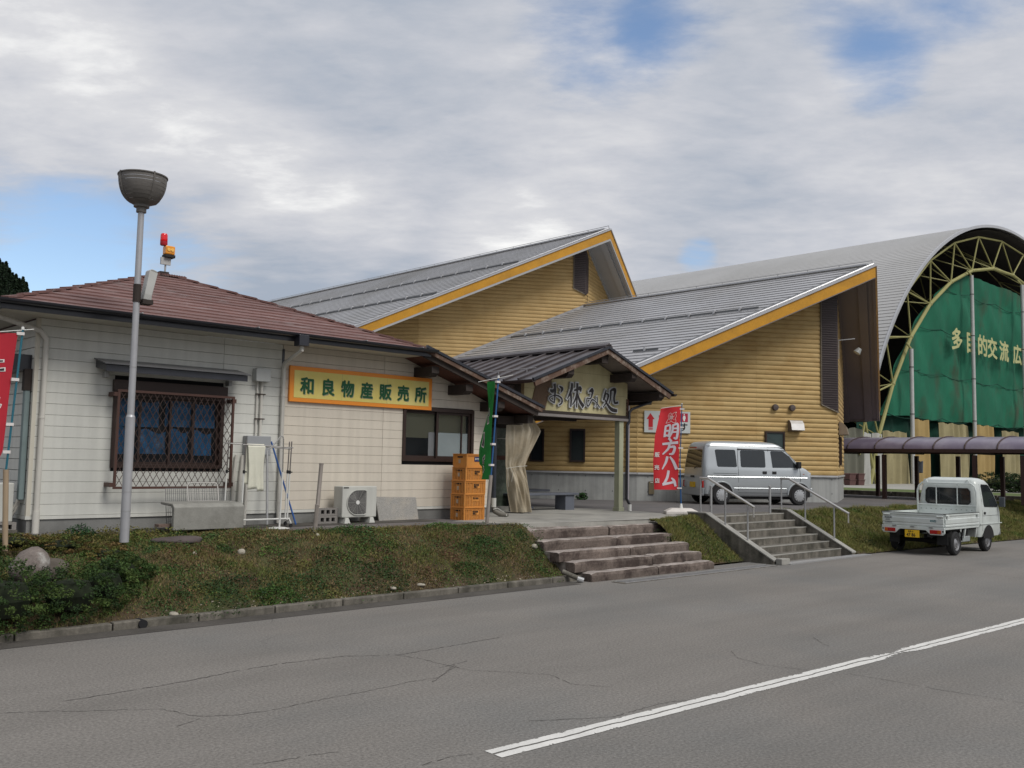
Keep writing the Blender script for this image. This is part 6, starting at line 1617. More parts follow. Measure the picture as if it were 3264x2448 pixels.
def make_van():
    a = 77.1      # heading, clockwise from +Y
    t = thing('parked_van', 'silver boxy microvan with tinted rear windows parked beside the yellow log wall', 'van', (5.93, 26.52, ZT), R(90 - a), grid=False)
    # frame: x forward, right side is -y. origin: right rear wheel contact, outer face
    M = Matrix.Translation((-.545, .735, 0))       # body frame: rear bumper x=0, centre line y=0
    LV = [(.24, .12, 3.30, .66, .10), (.30, .03, 3.37, .715, .14), (.55, .0, 3.395, .735, .16), (.78, .0, 3.385, .737, .16), (.95, .01, 3.33, .735, .16), (1.03, .015, 3.22, .728, .15),
          (1.10, .02, 3.05, .715, .14), (1.30, .045, 2.86, .690, .14), (1.50, .075, 2.66, .662, .14), (1.62, .10, 2.53, .645, .14), (1.70, .14, 2.42, .62, .15), (1.76, .22, 2.25, .57, .16), (1.795, .42, 1.95, .46, .18)]
    def hw(z):
        for p, q in zip(LV, LV[1:]):
            if p[0] <= z <= q[0]:
                k = (z - p[0]) / (q[0] - p[0]); return [p[i] + (q[i] - p[i]) * k for i in range(1, 5)]
        return LV[-1][1:] if z > LV[-1][0] else LV[0][1:]
    b = MB(M); b.loft([ring_pts(xr, xf, h, z, rc) for z, xr, xf, h, rc in LV])
    body = b.build('body', M_silv, t, smooth=True)
    def side_panel(poly, m, name, parent=t, off=.006, side=-1, th=.012):
        b = MB(M)
        P_ = [(x, side * (hw(z)[2] + off), z) for x, z in poly]; n = len(P_)
        P2 = [(x, side * (hw(z)[2] - th), z) for x, z in poly]
        # fan through the middle keeps the panel on the curved side
        b.faces(P_ + P2, [tuple(range(n))] + [(i, (i + 1) % n, n + (i + 1) % n, n + i) for i in range(n)])
        return b.build(name, m, parent)
    def rq(x0, x1, z0, z1, dx0t=0, dx1t=0, c=.03):
        return [(x0 + c, z0), (x1 - c, z0), (x1, z0 + c), (x1 + dx1t, z1 - c), (x1 + dx1t - c, z1), (x0 + dx0t + c, z1), (x0 + dx0t, z1 - c), (x0, z0 + c)]
    for s in (-1, 1):
        side_panel(rq(.42, 1.02, 1.06, 1.545, -.05, -.03), M_cglass, 'window', side=s)
        side_panel(rq(1.14, 1.90, 1.06, 1.535, -.0, .0), M_cglass, 'window', side=s)
        side_panel([(2.12, 1.06), (2.86, 1.07), (2.88, 1.10), (2.80, 1.22), (2.66, 1.38), (2.50, 1.50), (2.44, 1.53), (2.10, 1.53), (2.08, 1.50)], M_cglass, 'window', side=s)
        side_panel([(1.06, 1.548), (2.48, 1.548), (2.52, 1.53), (2.52, 1.56), (1.06, 1.58)], M_seal, 'rain_visor', side=s, off=.016)
    def side_line(pts, m, name, w_=.008, off=.004, s=-1):
        b = MB(M)
        P_ = [(x, s * (hw(z)[2] + off), z) for x, z in pts]
        for p, q in zip(P_, P_[1:]): b.bar(p, q, w_, .006, up=(0, s, 0))
        return b.build(name, m, t)
    side_line([(1.08, 1.60), (1.06, 1.4), (1.05, 1.1), (1.06, .9), (1.06, .40)], M_seal, 'door_seam')
    side_line([(2.0, 1.58), (2.0, .32)], M_seal, 'door_seam')
    side_line([(2.52, 1.56), (2.78, 1.30), (2.96, 1.06), (2.98, .9), (2.98, .58)], M_seal, 'door_seam')
    side_line([(1.06, .34), (2.75, .34)], M_seal, 'sill_seam')
    side_line([(.12, 1.64), (1.0, 1.66), (2.3, 1.645), (2.50, 1.60)], M_seal, 'roof_gutter', w_=.012)
    side_line([(.10, .815), (.55, .815), (1.02, .815)], M_seal, 'slide_rail', w_=.016); side_line([(.30, .88), (1.02, .875)], M_seal, 'slide_rail', w_=.008)
    b = MB(M)
    for z, h in ((.77, .030), (.46, .026)):
        x0, x1 = (.12, 3.2) if z > .6 else (.92, 2.55)
        for s in (-1, 1): b.prism([(x0, s * (hw(z)[2] + .000), z), (x0, s * (hw(z)[2] + .016), z + .004), (x0, s * (hw(z)[2] + .000), z + h)], (x1 - x0, 0, 0))
    b.build('body_crease', M_silv, t, smooth=False)
    for x in (1.80, 2.10):
        b = MB(M); b.box(x, x + .13, -.750, -.735, .875, .955); b.build('door_handle', M_seal, t, bevel=.01)
    b = MB(M); b.box(3.06, 3.11, -.742, -.73, .88, .895); b.build('side_marker', M_lora, t)
    # wheel arches and wheels
    for x in (.545, 2.945):
        for s in (-1, 1):
            b = MB(M); cs = [(x + .335 * math.cos(k * math.pi / 14), .30 + .325 * math.sin(k * math.pi / 14)) for k in range(-1, 16)]
            b.face([(px_, s * .7415, max(pz, .20)) for px_, pz in cs]); b.build('wheel_well', M_under, t)
            b = MB(M); b.tube([(px_, s * .735, pz) for px_, pz in [(x + .355 * math.cos(k * math.pi / 14), .29 + .35 * math.sin(k * math.pi / 14)) for k in range(0, 15)]], .022, 6); b.build('arch_flare', M_silv, t, smooth=True)
            w_ = wheel(t, x, s * .675, .275, .155, s, 'cap')
            for o in [w_] + children(w_): o.data.transform(M)
    # back face: hatch window, plate, lamps, bumper
    xr = lambda z: hw(z)[0]
    b = MB(M); P_ = [(-.54, 1.03), (.54, 1.03), (.56, 1.06), (.51, 1.50), (.47, 1.54), (-.47, 1.54), (-.51, 1.50), (-.56, 1.06)]
    b.faces([(xr(z) - .008, y, z) for y, z in P_] + [(xr(z) + .03, y, z) for y, z in P_], [tuple(range(8))] + [(i, (i + 1) % 8, 8 + (i + 1) % 8, 8 + i) for i in range(8)]); b.build('rear_window', M_cglass, t)
    b = MB(M); b.box(-.012, .02, -.22, .22, 1.58, 1.61); b.build('high_stop_lamp', M_lred, t)
    b = MB(M); b.box(-.02, .02, -.71, .71, .24, .46); b.build('rear_bumper', M_silvd, t, bevel=.02)
    b = MB(M); b.box(-.026, -.01, -.70, .70, .44, .455); b.build('bumper_line', M_silv, t)
    b = MB(M); b.box(-.03, .0, -.17, .16, .47, .62); pl = b.build('number_plate', M_plate, t)
    for s in (-1, 1):
        b = MB(M); b.box(-.012, .03, s * .62 - .06, s * .62 + .06, .47, .66); b.build('tail_lamp', M_lred, t, bevel=.01)
        b = MB(M); b.box(-.014, .0, s * .52 - .035, s * .52 + .035, .49, .64); b.build('reversing_lamp', M_hub, t)
    b = MB(M); b.box(-.03, .0, -.10, .10, .75, .80); b.build('hatch_handle', M_seal, t)
    b = MB(M); b.tube([(.0, -.1, 1.02), (-.02, -.15, 1.0), (-.02, -.3, 1.06)], .010, 5); b.build('rear_wiper', M_seal, t)
    # nose: windscreen, lamps, mirror
    b = MB(M); P_ = [(-.60, 1.12), (.60, 1.12), (.50, 1.60), (-.50, 1.60)]
    b.face([(hw(z)[1] + .006, y, z) for y, z in P_]); b.build('windscreen', M_cglass, t)
    for s in (-1, 1):
        b = MB(M); b.box(3.24, 3.36, s * .58 - .10, s * .58 + .10, .80, .94); b.build('headlamp', mat('headlamp', (.45, .47, .48), rough=.1), t, bevel=.03)
        b = MB(M); b.box(2.84, 2.95, s * .80 - .07, s * .80 + .07, 1.05, 1.24); b.box(2.88, 2.93, s * .73 - .04, s * .73 + .04, 1.07, 1.12); b.build('wing_mirror', M_seal, t, bevel=.02)
    b = MB(M); b.box(3.30, 3.41, -.68, .68, .25, .50); b.build('front_bumper', M_silvd, t, bevel=.03)
    b = MB(M); b.box(.35, 2.75, -.62, .62, .16, .26); b.build('underbody', M_under, t)
    b = MB(M); b.tube([(2.45, -.45, 1.72), (2.1, -.45, 1.95)], .004, 4); b.build('aerial', M_seal, t)
    return t
make_van()

def make_truck():
    t = thing('pickup_truck', 'white kei pickup truck with low dropside bed parked beside the grassy bank', 'truck', (17.55, -5.24, 0))
    M = Matrix.Translation((0, .735, 0))     # body: tail at x=0, centre line y=0, right side -y
    W_ = .735
    # bed
    b = MB(M); b.box(.03, 1.98, -.70, .70, .62, .66); b.build('bed_floor', M_trw, t)
    def gate(p, q, out, name):
        # p, q: bottom corners; pressed panel with top rail
        p, q, out = Vector(p), Vector(q), Vector(out); d = q - p
        b = MB(M)
        prof = [(0, 0), (.030, .0), (.030, .035), (.022, .05), (.034, .075), (.034, .165), (.024, .185), (.024, .235), (.040, .245), (.040, .285), (0, .285)]
        b.loft([[p + d * k + out * h + Vector((0, 0, z)) for h, z in prof] for k in (0, 1)])
        return b.build(name, M_trw, t, bevel=.004)
    gate((.0, -.70, .66), (.0, .70, .66), (-1, 0, 0), 'tailgate')
    gate((.02, -.695, .66), (1.98, -.695, .66), (0, -1, 0), 'side_gate')
    gate((.02, .695, .66), (1.98, .695, .66), (0, 1, 0), 'side_gate')
    for (x0, x1, y0, y1) in ((-.035, 1.98, -.735, -.70), (-.035, 1.98, .70, .735), (-.04, -.0, -.70, .70)):
        b = MB(M); b.box(x0, x1, y0, y1, .945, .957); b.build('gate_seal', M_seal, t)
    for y in (-.62, .60):
        b = MB(M); b.box(-.062, -.03, y - .075, y + .075, .875, .905); b.build('gate_latch', M_trw, t, bevel=.008)
    for x in (.1, 1.85): b = MB(M); b.box(x - .04, x + .04, -.765, -.73, .86, .92); b.build('gate_latch', M_trw, t, bevel=.006)
    # tail beam with lamps and plate
    b = MB(M); b.prism([(-.035, y, z) for y, z in ((-.72, .645), (-.72, .52), (-.68, .475), (-.40, .475), (-.30, .57), (.30, .57), (.40, .475), (.68, .475), (.72, .52), (.72, .645))], (.05, 0, 0)); b.build('tail_beam', M_trw, t, bevel=.006)
    for y, s in ((-.52, -1), (.52, 1)):
        b = MB(M); b.box(-.055, -.03, y - .125, y + .125, .50, .585); tl = b.build('tail_lamp', M_lred, t, bevel=.006)
        b = MB(M); b.box(-.058, -.05, y + s * .085 - .035, y + s * .085 + .035, .505, .58); b.build('indicator_lens', M_lora, tl)
        b = MB(M); b.lathe([(0, .01), (.018, .008), (.018, 0)], (-.036, y + s * .165, .56), 10, axis=(-1, 0, 0)); b.build('reflector', M_seal, t)
    for y in (-.42, 0, .42): b = MB(M); b.box(-.055, -.03, y - .045, y + .045, .625, .65); b.build('gate_hinge', M_rim, t, bevel=.004)
    b = MB(M); b.box(-.06, -.05, -.165, .165, .395, .56); pl = b.build('number_plate', M_plate, t)
    b = MB(M); text_mb(b, '47 86', (-.062, .125, .415), (0, -1, 0), (0, 0, 1), .105, wx=.85, bold=.02, depth=.001); text_mb(b, '岐阜 41', (-.062, .09, .512), (0, -1, 0), (0, 0, 1), .042, wx=.9, bold=.01, depth=.001); b.build('plate_number', M_ink, pl)
    # badges on the tailgate
    b = MB(M); text_mb(b, 'SUZUKI', (-.036, .645, .805), (0, -1, 0), (0, 0, 1), .050, wx=1.0, bold=.03, depth=.001); text_mb(b, '4WD', (-.036, .63, .757), (0, -1, 0), (0, 0, 1), .036, wx=1.4, bold=.02, depth=.001); text_mb(b, 'CARRY', (-.036, .64, .700), (0, -1, 0), (0, 0, 1), .036, wx=1.5, bold=.02, depth=.0015); b.build('badge_print', mat('badge_grey', (.10, .11, .12)), t)
    b = MB(M); text_mb(b, '4WD', (-.036, -.40, .765), (0, -1, 0), (0, 0, 1), .062, wx=1.0, bold=.03, depth=.001); b.build('badge_print', mat('badge_teal', (.01, .14, .16)), t)
    # chassis, mud flaps, tank, stays
    for y in (-.36, .36): b = MB(M); b.box(0, 2.5, y - .04, y + .04, .42, .56); b.build('chassis_rail', M_under, t)
    b = MB(M); b.box(.1, 1.9, -.68, .68, .56, .62); b.build('bed_frame', M_under, t)
    b = MB(M); b.tube([(.65, -.62, .30), (.65, .62, .30)], .05, 8); b.build('rear_axle', M_under, t)
    for y in (-.55, .55): b = MB(M); b.box(.26, .28, y - .12, y + .12, .24, .50); b.build('mud_flap', M_black, t)
    b = MB(M)
    b.box(.02, 1.98, -.72, -.66, .60, .645)
    for x in (.95, 1.22, 1.90): b.prism([(x - .03, -.70, .62), (x + .05, -.70, .62), (x + .03, -.66, .36), (x - .0, -.66, .36)], (0, .03, 0))
    b.build('bed_stays', M_trw, t)
    b = MB(M); b.box(.98, 1.70, -.62, -.45, .27, .40); b.build('tool_tray', mat('tray_grey', (.26, .28, .28)), t, bevel=.02)
    b = MB(M); b.box(1.2, 1.62, -.60, -.1, .36, .56); b.build('fuel_tank', M_under, t, bevel=.02)
    b = MB(M); cs = [(.65 + .36 * math.cos(k * math.pi / 10), .33 + .31 * math.sin(k * math.pi / 10)) for k in range(11)]
    b.loft([[(x, y, z) for x, z in cs] + [(x, y, z - .012) for x, z in cs[::-1]] for y in (-.70, -.50)]); b.build('inner_fender', M_under, t)
    for x, xs_ in ((.65, .65), (2.52, 2.52)):
        for s in (-1, 1):
            w_ = wheel(t, x, s * .645, .272, .145, s, 'steel')
            for o in [w_] + children(w_): o.data.transform(M)
    # cab
    LV = [(.36, 2.02, 3.32, .70, .08), (.45, 2.0, 3.385, .728, .12), (.70, 1.99, 3.395, .737, .14), (.92, 1.99, 3.375, .737, .14), (1.06, 1.99, 3.32, .733, .14), (1.12, 1.99, 3.27, .728, .13),
          (1.30, 2.0, 3.14, .705, .12), (1.50, 2.01, 2.97, .672, .12), (1.62, 2.03, 2.85, .65, .12), (1.70, 2.06, 2.72, .62, .13), (1.745, 2.14, 2.55, .56, .14), (1.765, 2.26, 2.40, .45, .07)]
    def hw(z):
        for p, q in zip(LV, LV[1:]):
            if p[0] <= z <= q[0]:
                k = (z - p[0]) / (q[0] - p[0]); return [p[i] + (q[i] - p[i]) * k for i in range(1, 5)]
        return LV[-1][1:]
    b = MB(M); b.loft([ring_pts(a, c, h, z, rc) for z, a, c, h, rc in LV]); cab = b.build('cab', M_trw, t, smooth=True)
    for s in (-1, 1):
        pts = [(2.30, 1.08), (3.08, 1.06), (3.13, 1.10), (3.02, 1.26), (2.90, 1.42), (2.76, 1.56), (2.68, 1.59), (2.32, 1.60), (2.28, 1.56), (2.27, 1.12)]
        b = MB(M); n = len(pts)
        b.faces([(x, s * (hw(z)[2] + .006), z) for x, z in pts] + [(x, s * (hw(z)[2] - .01), z) for x, z in pts], [tuple(range(n))] + [(i, (i + 1) % n, n + (i + 1) % n, n + i) for i in range(n)]); b.build('door_window', M_cglass, t)
        b = MB(M)
        for p, q in zip([(x, s * (hw(z)[2] + .002), z) for x, z in pts], [(x, s * (hw(z)[2] + .002), z) for x, z in pts[1:] + pts[:1]]): b.bar(p, q, .020, .012, up=(0, s, 0))
        b.build('window_seal', M_seal, t)
        for ln in ([(2.20, 1.62), (2.18, 1.2), (2.17, .9), (2.17, .50)], [(3.16, 1.08), (3.20, .9), (3.16, .66)], [(2.17, .86), (3.2, .86)]):
            b = MB(M); P_ = [(x, s * (hw(z)[2] + .002), z) for x, z in ln]
            for p, q in zip(P_, P_[1:]): b.bar(p, q, .006, .004, up=(0, s, 0))
            b.build('door_seam', M_seal, t)
        b = MB(M); b.box(2.24, 2.36, s * .740 - .008, s * .740 + .008, .89, .95); b.build('door_handle', M_seal, t, bevel=.006)
        b = MB(M); P_ = [(2.02, .655), (3.36, .655), (3.38, .675), (2.02, .675)]; b.prism([(x, s * .735, z) for x, z in P_], (0, s * .016, 0)); b.build('body_crease', M_trw, t)
        b = MB(M); cs = [(2.52 + .335 * math.cos(k * math.pi / 14), .32 + .315 * math.sin(k * math.pi / 14)) for k in range(0, 15)]
        b.face([(x, s * .7425, z) for x, z in cs]); b.build('wheel_well', M_under, t)
        b = MB(M); b.box(3.12, 3.20, s * .84 - .06, s * .84 + .06, 1.06, 1.30); b.tube([(3.14, s * .73, 1.10), (3.16, s * .80, 1.14)], .012, 6); b.build('wing_mirror', mat('mirror_grey', (.08, .09, .10), rough=.4), t, bevel=.025)
    # cab back: window with rounded frame
    P_ = [(-.48, 1.13), (.48, 1.13), (.53, 1.18), (.52, 1.44), (.47, 1.50), (-.47, 1.50), (-.52, 1.44), (-.53, 1.18)]
    b = MB(M); b.faces([(1.985, y, z) for y, z in P_] + [(2.05, y, z) for y, z in P_], [tuple(range(8))] + [(i, (i + 1) % 8, 8 + (i + 1) % 8, 8 + i) for i in range(8)]); b.build('rear_window', M_cglass, t)
    b = MB(M)
    for p, q in zip(P_, P_[1:] + P_[:1]): b.bar((1.984, *p), (1.984, *q), .022, .014, up=(1, 0, 0))
    b.build('window_seal', M_seal, t)
    b = MB(M); b.box(1.975, 1.99, -.60, .60, .97, 1.0); b.box(1.975, 1.99, -.50, .50, 1.045, 1.06); b.build('cab_back_pressing', M_trw, t)
    # guard frame on the bed front
    b = MB(M); fr = [(-.69, .92), (-.70, 1.15), (-.70, 1.42), (-.66, 1.55), (-.58, 1.62), (.58, 1.62), (.66, 1.55), (.70, 1.42), (.70, 1.15), (.69, .92)]
    b.tube([(1.90, y, z) for y, z in fr], .022, 8); b.build('guard_frame', M_trw, t, smooth=True)
    b = MB(M); b.tube([(1.90, -.70, 1.09), (1.90, .70, 1.09)], .016, 8); b.build('guard_bar', M_trw, t)
    for y in (-.26, .24): b = MB(M); b.tube([(1.90, y, 1.09), (1.90, y, 1.62)], .013, 8); b.build('guard_bar', M_trw, t)
    for y in (-.50, .50): b = MB(M); b.tube([(1.90, y - .06, 1.62), (1.90, y - .02, 1.70), (1.90, y + .02, 1.70), (1.90, y + .06, 1.62)], .015, 7); b.build('rope_hook', M_trw, t)
    b = MB(M); b.face([(1.905, -.69, .70), (1.905, .69, .70), (1.905, .69, 1.08), (1.905, -.69, 1.08)]); b.build('guard_plate', M_trw, t)
    b = MB(M)
    for k in range(11): b.box(1.898, 1.906, -.6 + k * .12, -.578 + k * .12, .985, .995)
    b.build('punched_holes', M_seal, t, kind='stuff')
    b = MB(M); b.face([(hw(z)[1] + .006, y, z) for y, z in ((-.62, 1.14), (.62, 1.14), (.52, 1.62), (-.52, 1.62))]); b.build('windscreen', M_cglass, t)
    b = MB(M); b.box(3.36, 3.42, -.70, .70, .36, .52); b.build('front_bumper', mat('bumper_grey', (.25, .26, .26)), t, bevel=.02)
    return t
make_truck()
# ================================================================== plants and far hills
def leaf_mat(name, rough=.75, trans=.0):
    m = bpy.data.materials.new(name); m.use_nodes = True; nt = m.node_tree; N, L = nt.nodes, nt.links
    b = N['Principled BSDF']; b.inputs['Roughness'].default_value = rough; b.inputs['Specular IOR Level'].default_value = .3
    a = N.new('ShaderNodeAttribute'); a.attribute_name = 'tint'; L.new(a.outputs['Color'], b.inputs['Base Color'])
    return m
M_leaf = leaf_mat('leaf_tinted')
M_grass = leaf_mat('grass_tinted', .85)
def tinted(name, V, F, C, m, parent=None, kind=None):
    """V (n,3), F list/array of equal length faces, C (n,3)"""
    me = bpy.data.meshes.new(name)
    V = np.asarray(V, np.float32); F = np.asarray(F, np.int32); k = F.shape[1]
    me.vertices.add(len(V)); me.vertices.foreach_set('co', V.ravel())
    me.loops.add(F.size); me.loops.foreach_set('vertex_index', F.ravel())
    me.polygons.add(len(F)); me.polygons.foreach_set('loop_start', np.arange(0, F.size, k, dtype=np.int32)); me.polygons.foreach_set('loop_total', np.full(len(F), k, np.int32))
    at = me.color_attributes.new('tint', 'FLOAT_COLOR', 'POINT')
    at.data.foreach_set('color', np.concatenate([np.asarray(C, np.float32), np.ones((len(V), 1), np.float32)], 1).ravel())
    me.materials.append(m); me.update(calc_edges=True)
    o = bpy.data.objects.new(name, me); COL.objects.link(o)
    if parent: o.parent = parent
    if kind: o['kind'] = kind
    return o
def blades(pos, h, w, col, rs, lean=.5):
    n = len(pos); a = rs.uniform(0, 2 * np.pi, n); d = np.stack([np.cos(a), np.sin(a), np.zeros(n)], 1)
    a2 = rs.uniform(0, 2 * np.pi, n); ln = np.stack([np.cos(a2), np.sin(a2), np.zeros(n)], 1) * (h * lean * rs.uniform(.2, 1.3, n))[:, None]
    V = np.stack([pos - d * w[:, None] / 2, pos + d * w[:, None] / 2, pos + ln + np.stack([0 * h, 0 * h, h], 1)], 1).reshape(-1, 3)
    C = np.repeat(col, 3, 0)
    return V, np.arange(3 * n).reshape(-1, 3), C
def leaves(pos, size, col, rs, up=.5):
    n = len(pos)
    u = rs.normal(size=(n, 3)); u[:, 2] *= up; u /= np.linalg.norm(u, axis=1)[:, None]
    v = rs.normal(size=(n, 3)); v -= u * (v * u).sum(1)[:, None]; v /= np.linalg.norm(v, axis=1)[:, None]
    s = size[:, None]
    V = np.stack([pos - u * s, pos - v * s * .5, pos + u * s, pos + v * s * .5], 1).reshape(-1, 4, 3).reshape(-1, 3)
    return V, np.arange(4 * n).reshape(-1, 4), np.repeat(col, 4, 0)
def vn(x, y, s, seed):   # cheap value noise
    return (np.sin(x * s * 1.3 + seed) * np.cos(y * s * 1.7 - seed * 2) + np.sin((x + y) * s * 2.9 + seed * 3) * .5 + np.cos((x - 1.3 * y) * s * 5.3 + seed) * .3) / 1.8
def gplace(o):
    o.location = G(0, 0, 0); o.rotation_euler = (0, 0, GA); return o
def grass_patch(name, xa, xb, dens, seed, palette, hmin, hmax):
    rs = np.random.RandomState(seed)
    P_ = []
    n = int((xb - xa) * 3.2 * dens)
    X = rs.uniform(xa, xb, n); T = rs.uniform(0.0, 1.0, n)
    y1 = np.array([bank_top(x) for x in X]); y0 = np.array([kerb_y(x) + (.10 if x < 16.3 else -.62) for x in X])
    y1 = y1 + .10 + vn(X, X * 0, 3.0, 2) * .08
    Y = y0 + (y1 - y0) * T
    keep = rs.uniform(0, 1, n) < (y1 - y0) / 3.2
    bare = vn(X, Y, 1.1, seed) + (.25 if xa < 7 else .6) - .9 * np.clip((.16 - T) / .16, 0, 1)
    keep &= rs.uniform(-.9, .5, n) < bare
    X, Y = X[keep], Y[keep]
    Z = np.array([bank_z(x, y) for x, y in zip(X, Y)]) - .008
    k = len(X)
    mixv = vn(X, Y, 1.7, seed + 3) * .5 + .5 + rs.normal(0, .16, k)
    h = rs.uniform(hmin, hmax, k) * (.75 + .5 * np.clip(vn(X, Y, 2.3, 9), -.5, 1)); w = rs.uniform(.006, .014, k) * 1.3
    pal = np.array(palette); idx = np.clip((mixv * len(pal)), 0, len(pal) - 1).astype(int)
    col = pal[idx] * rs.uniform(.65, 1.35, k)[:, None]
    V, F, C = blades(np.stack([X, Y, Z], 1), h, w, col, rs, .9)
    return gplace(tinted(name, V, F, C, M_grass, kind='stuff'))
PAL_L = [(.105, .130, .032), (.140, .145, .040), (.190, .160, .058), (.19, .135, .065), (.215, .155, .080), (.120, .130, .036), (.080, .130, .025)]
PAL_R = [(.085, .125, .024), (.13, .150, .034), (.185, .175, .052), (.22, .19, .070), (.16, .165, .042), (.10, .135, .028)]
grass_patch('bank_grass', -4.0, 7.5, 5200, 3, PAL_L, .025, .075)
grass_patch('bank_grass', 10.95, 12.70, 5200, 4, PAL_R, .04, .11)
grass_patch('bank_grass', 16.2, 33.5, 2700, 5, PAL_R, .05, .15)
# creeping weeds and clover mats on the left bank
rs = np.random.RandomState(21)
VS, FS, CS = [], [], []; nb = 0
def mound(cx, cy, r, hh, n, c, ls):
    global nb
    a = rs.uniform(0, 2 * np.pi, n); q = np.sqrt(rs.uniform(0, 1, n)) * r
    X = cx + q * np.cos(a) * 1.3; Y = cy + q * np.sin(a)
    Z = np.array([bank_z(x, y) for x, y in zip(X, Y)]) + rs.uniform(.15, 1, n) * hh * np.clip(1 - (q / r) ** 2, .1, 1)
    base = np.array(c) * rs.uniform(.75, 1.25); col = base[None] * rs.uniform(.55, 1.5, n)[:, None]
    V, F, C = leaves(np.stack([X, Y, Z], 1), rs.uniform(.5, 1.2, n) * ls, col, rs, .6)
    VS.append(V); FS.append(F + nb); CS.append(C); nb += len(V)
for k in range(300):
    x = rs.uniform(-2.5, 7.4); t_ = rs.uniform(.03, 1.0) ** 1.1; y0, y1 = kerb_y(x) + .15, bank_top(x); y = y0 + (y1 - y0) * t_
    g = rs.uniform()
    c = (.045, .088, .024) if g < .42 else (.062, .115, .022) if g < .62 else (.12, .12, .032) if g < .80 else (.14, .10, .045) if g < .95 else (.13, .06, .038)
    mound(x, y, rs.uniform(.10, .32), rs.uniform(.04, .12), int(rs.uniform(90, 260)), c, .016)
for (x, y, r, h_, c) in ((1.75, -2.75, .38, .22, (.022, .050, .014)), (2.6, -2.85, .36, .18, (.024, .055, .015)), (3.3, -2.7, .42, .20, (.024, .052, .014)), (1.2, -2.9, .45, .24, (.026, .052, .013)), (2.2, -2.95, .25, .14, (.040, .085, .015)), (3.95, -2.85, .3, .14, (.03, .06, .015)), (5.6, -2.9, .3, .12, (.035, .075, .015)), (6.3, -2.4, .30, .14, (.03, .065, .015)),
                        (.9, -.85, .45, .16, (.11, .10, .026)), (.2, -.9, .4, .15, (.12, .10, .028)), (1.5, -.95, .5, .12, (.10, .10, .025)), (.45, -.75, .2, .2, (.02, .07, .018)), (6.0, -1.6, .3, .08, (.05, .10, .02)), (4.2, -1.6, .35, .10, (.035, .085, .02))):
    mound(x, y, r, h_, 900, c, .018)
gplace(tinted('creeping_weeds', np.concatenate(VS), np.concatenate(FS), np.concatenate(CS), M_leaf, kind='stuff'))
VS, FS, CS = [], [], []; nb = 0
for k in range(70):
    x = rs.uniform(16.4, 32); y0, y1 = kerb_y(x) - .5, bank_top(x); y = y0 + (y1 - y0) * rs.uniform(.03, .95)
    mound(x, y, rs.uniform(.15, .4), rs.uniform(.06, .16), int(rs.uniform(60, 140)), (.035, .07, .016) if rs.uniform() < .7 else (.11, .10, .03), .022)
for k in range(16):
    x = rs.uniform(10.6, 12.5); y0, y1 = kerb_y(x) + .1, bank_top(x); y = y0 + (y1 - y0) * rs.uniform(.03, .95)
    mound(x, y, rs.uniform(.12, .3), rs.uniform(.05, .10), 120, (.045, .08, .018), .018)
gplace(tinted('creeping_weeds', np.concatenate(VS), np.concatenate(FS), np.concatenate(CS), M_leaf, kind='stuff'))
# pebbles and grit along the kerb
rs = np.random.RandomState(8); b = MB()
for k in range(300):
    x = rs.uniform(.4, 6.8); y = kerb_y(x) + .12 + abs(rs.normal(0, .12)); s = rs.uniform(.006, .020)
    z = bank_z(x, y) + s * .4; c = Vector((x, y, z))
    pts = [c + Vector((rs.uniform(-1, 1), rs.uniform(-1, 1), rs.uniform(-.5, .8))).normalized() * s for _ in range(5)]
    b.faces(pts, [(0, 1, 2), (0, 2, 3), (0, 3, 4), (1, 2, 4), (2, 3, 4)])
gplace(b.build('kerb_grit', mat('grit', (.36, .31, .24), rough=.9, var=.3, vs=9), kind='stuff'))

def rock(x, y, z, sx, sy, sz, m, label, seed, cat='rock', name='boulder', group=None, detail=3):
    bm = bmesh.new(); bmesh.ops.create_icosphere(bm, subdivisions=detail, radius=1)
    r_ = random.Random(seed); ph = [r_.uniform(0, 6) for _ in range(9)]
    for v in bm.verts:
        c = v.co.normalized(); d = 1 + .12 * math.sin(c.x * 2.6 + ph[0]) * math.cos(c.y * 2.3 + ph[1]) + .08 * math.sin(c.z * 4.1 + ph[2] + c.x * 3) + .04 * math.sin(c.y * 8 + ph[3]) * math.sin(c.x * 7 + ph[4]) + .02 * math.sin(c.z * 15 + ph[5]) * math.sin(c.x * 13)
        v.co = Vector((c.x * sx * d, c.y * sy * d, c.z * sz * d))
    me = bpy.data.meshes.new(name); bm.to_mesh(me); bm.free(); me.materials.append(m); me.shade_smooth()
    o = bpy.data.objects.new(name, me); COL.objects.link(o); o.location = G(x, y, z); o.rotation_euler = (0, 0, GA + ph[6])
    return single(o, label, cat, group)
rock(-.62, -2.35, .62, .26, .22, .24, M_rock, 'rounded grey-brown boulder with pale lichen among the dark shrubs', 1)
rock(-.25, -2.0, .56, .18, .16, .16, mat('rock_dark', (.10, .085, .07), rough=.9, var=.3, vs=5, bump=.8, bs=20), 'dark stone half hidden behind the pale boulder', 2)
rock(1.55, -1.32, .78, .36, .14, .07, mat('rock_flat', (.085, .068, .066), rough=.9, var=.25, vs=5, bump=.6, bs=20), 'flat dark stone lying in the grass below the lamp post', 3)
M_wst = mat('white_stone', (.36, .33, .27), rough=.9, var=.15, vs=12, bump=.5)
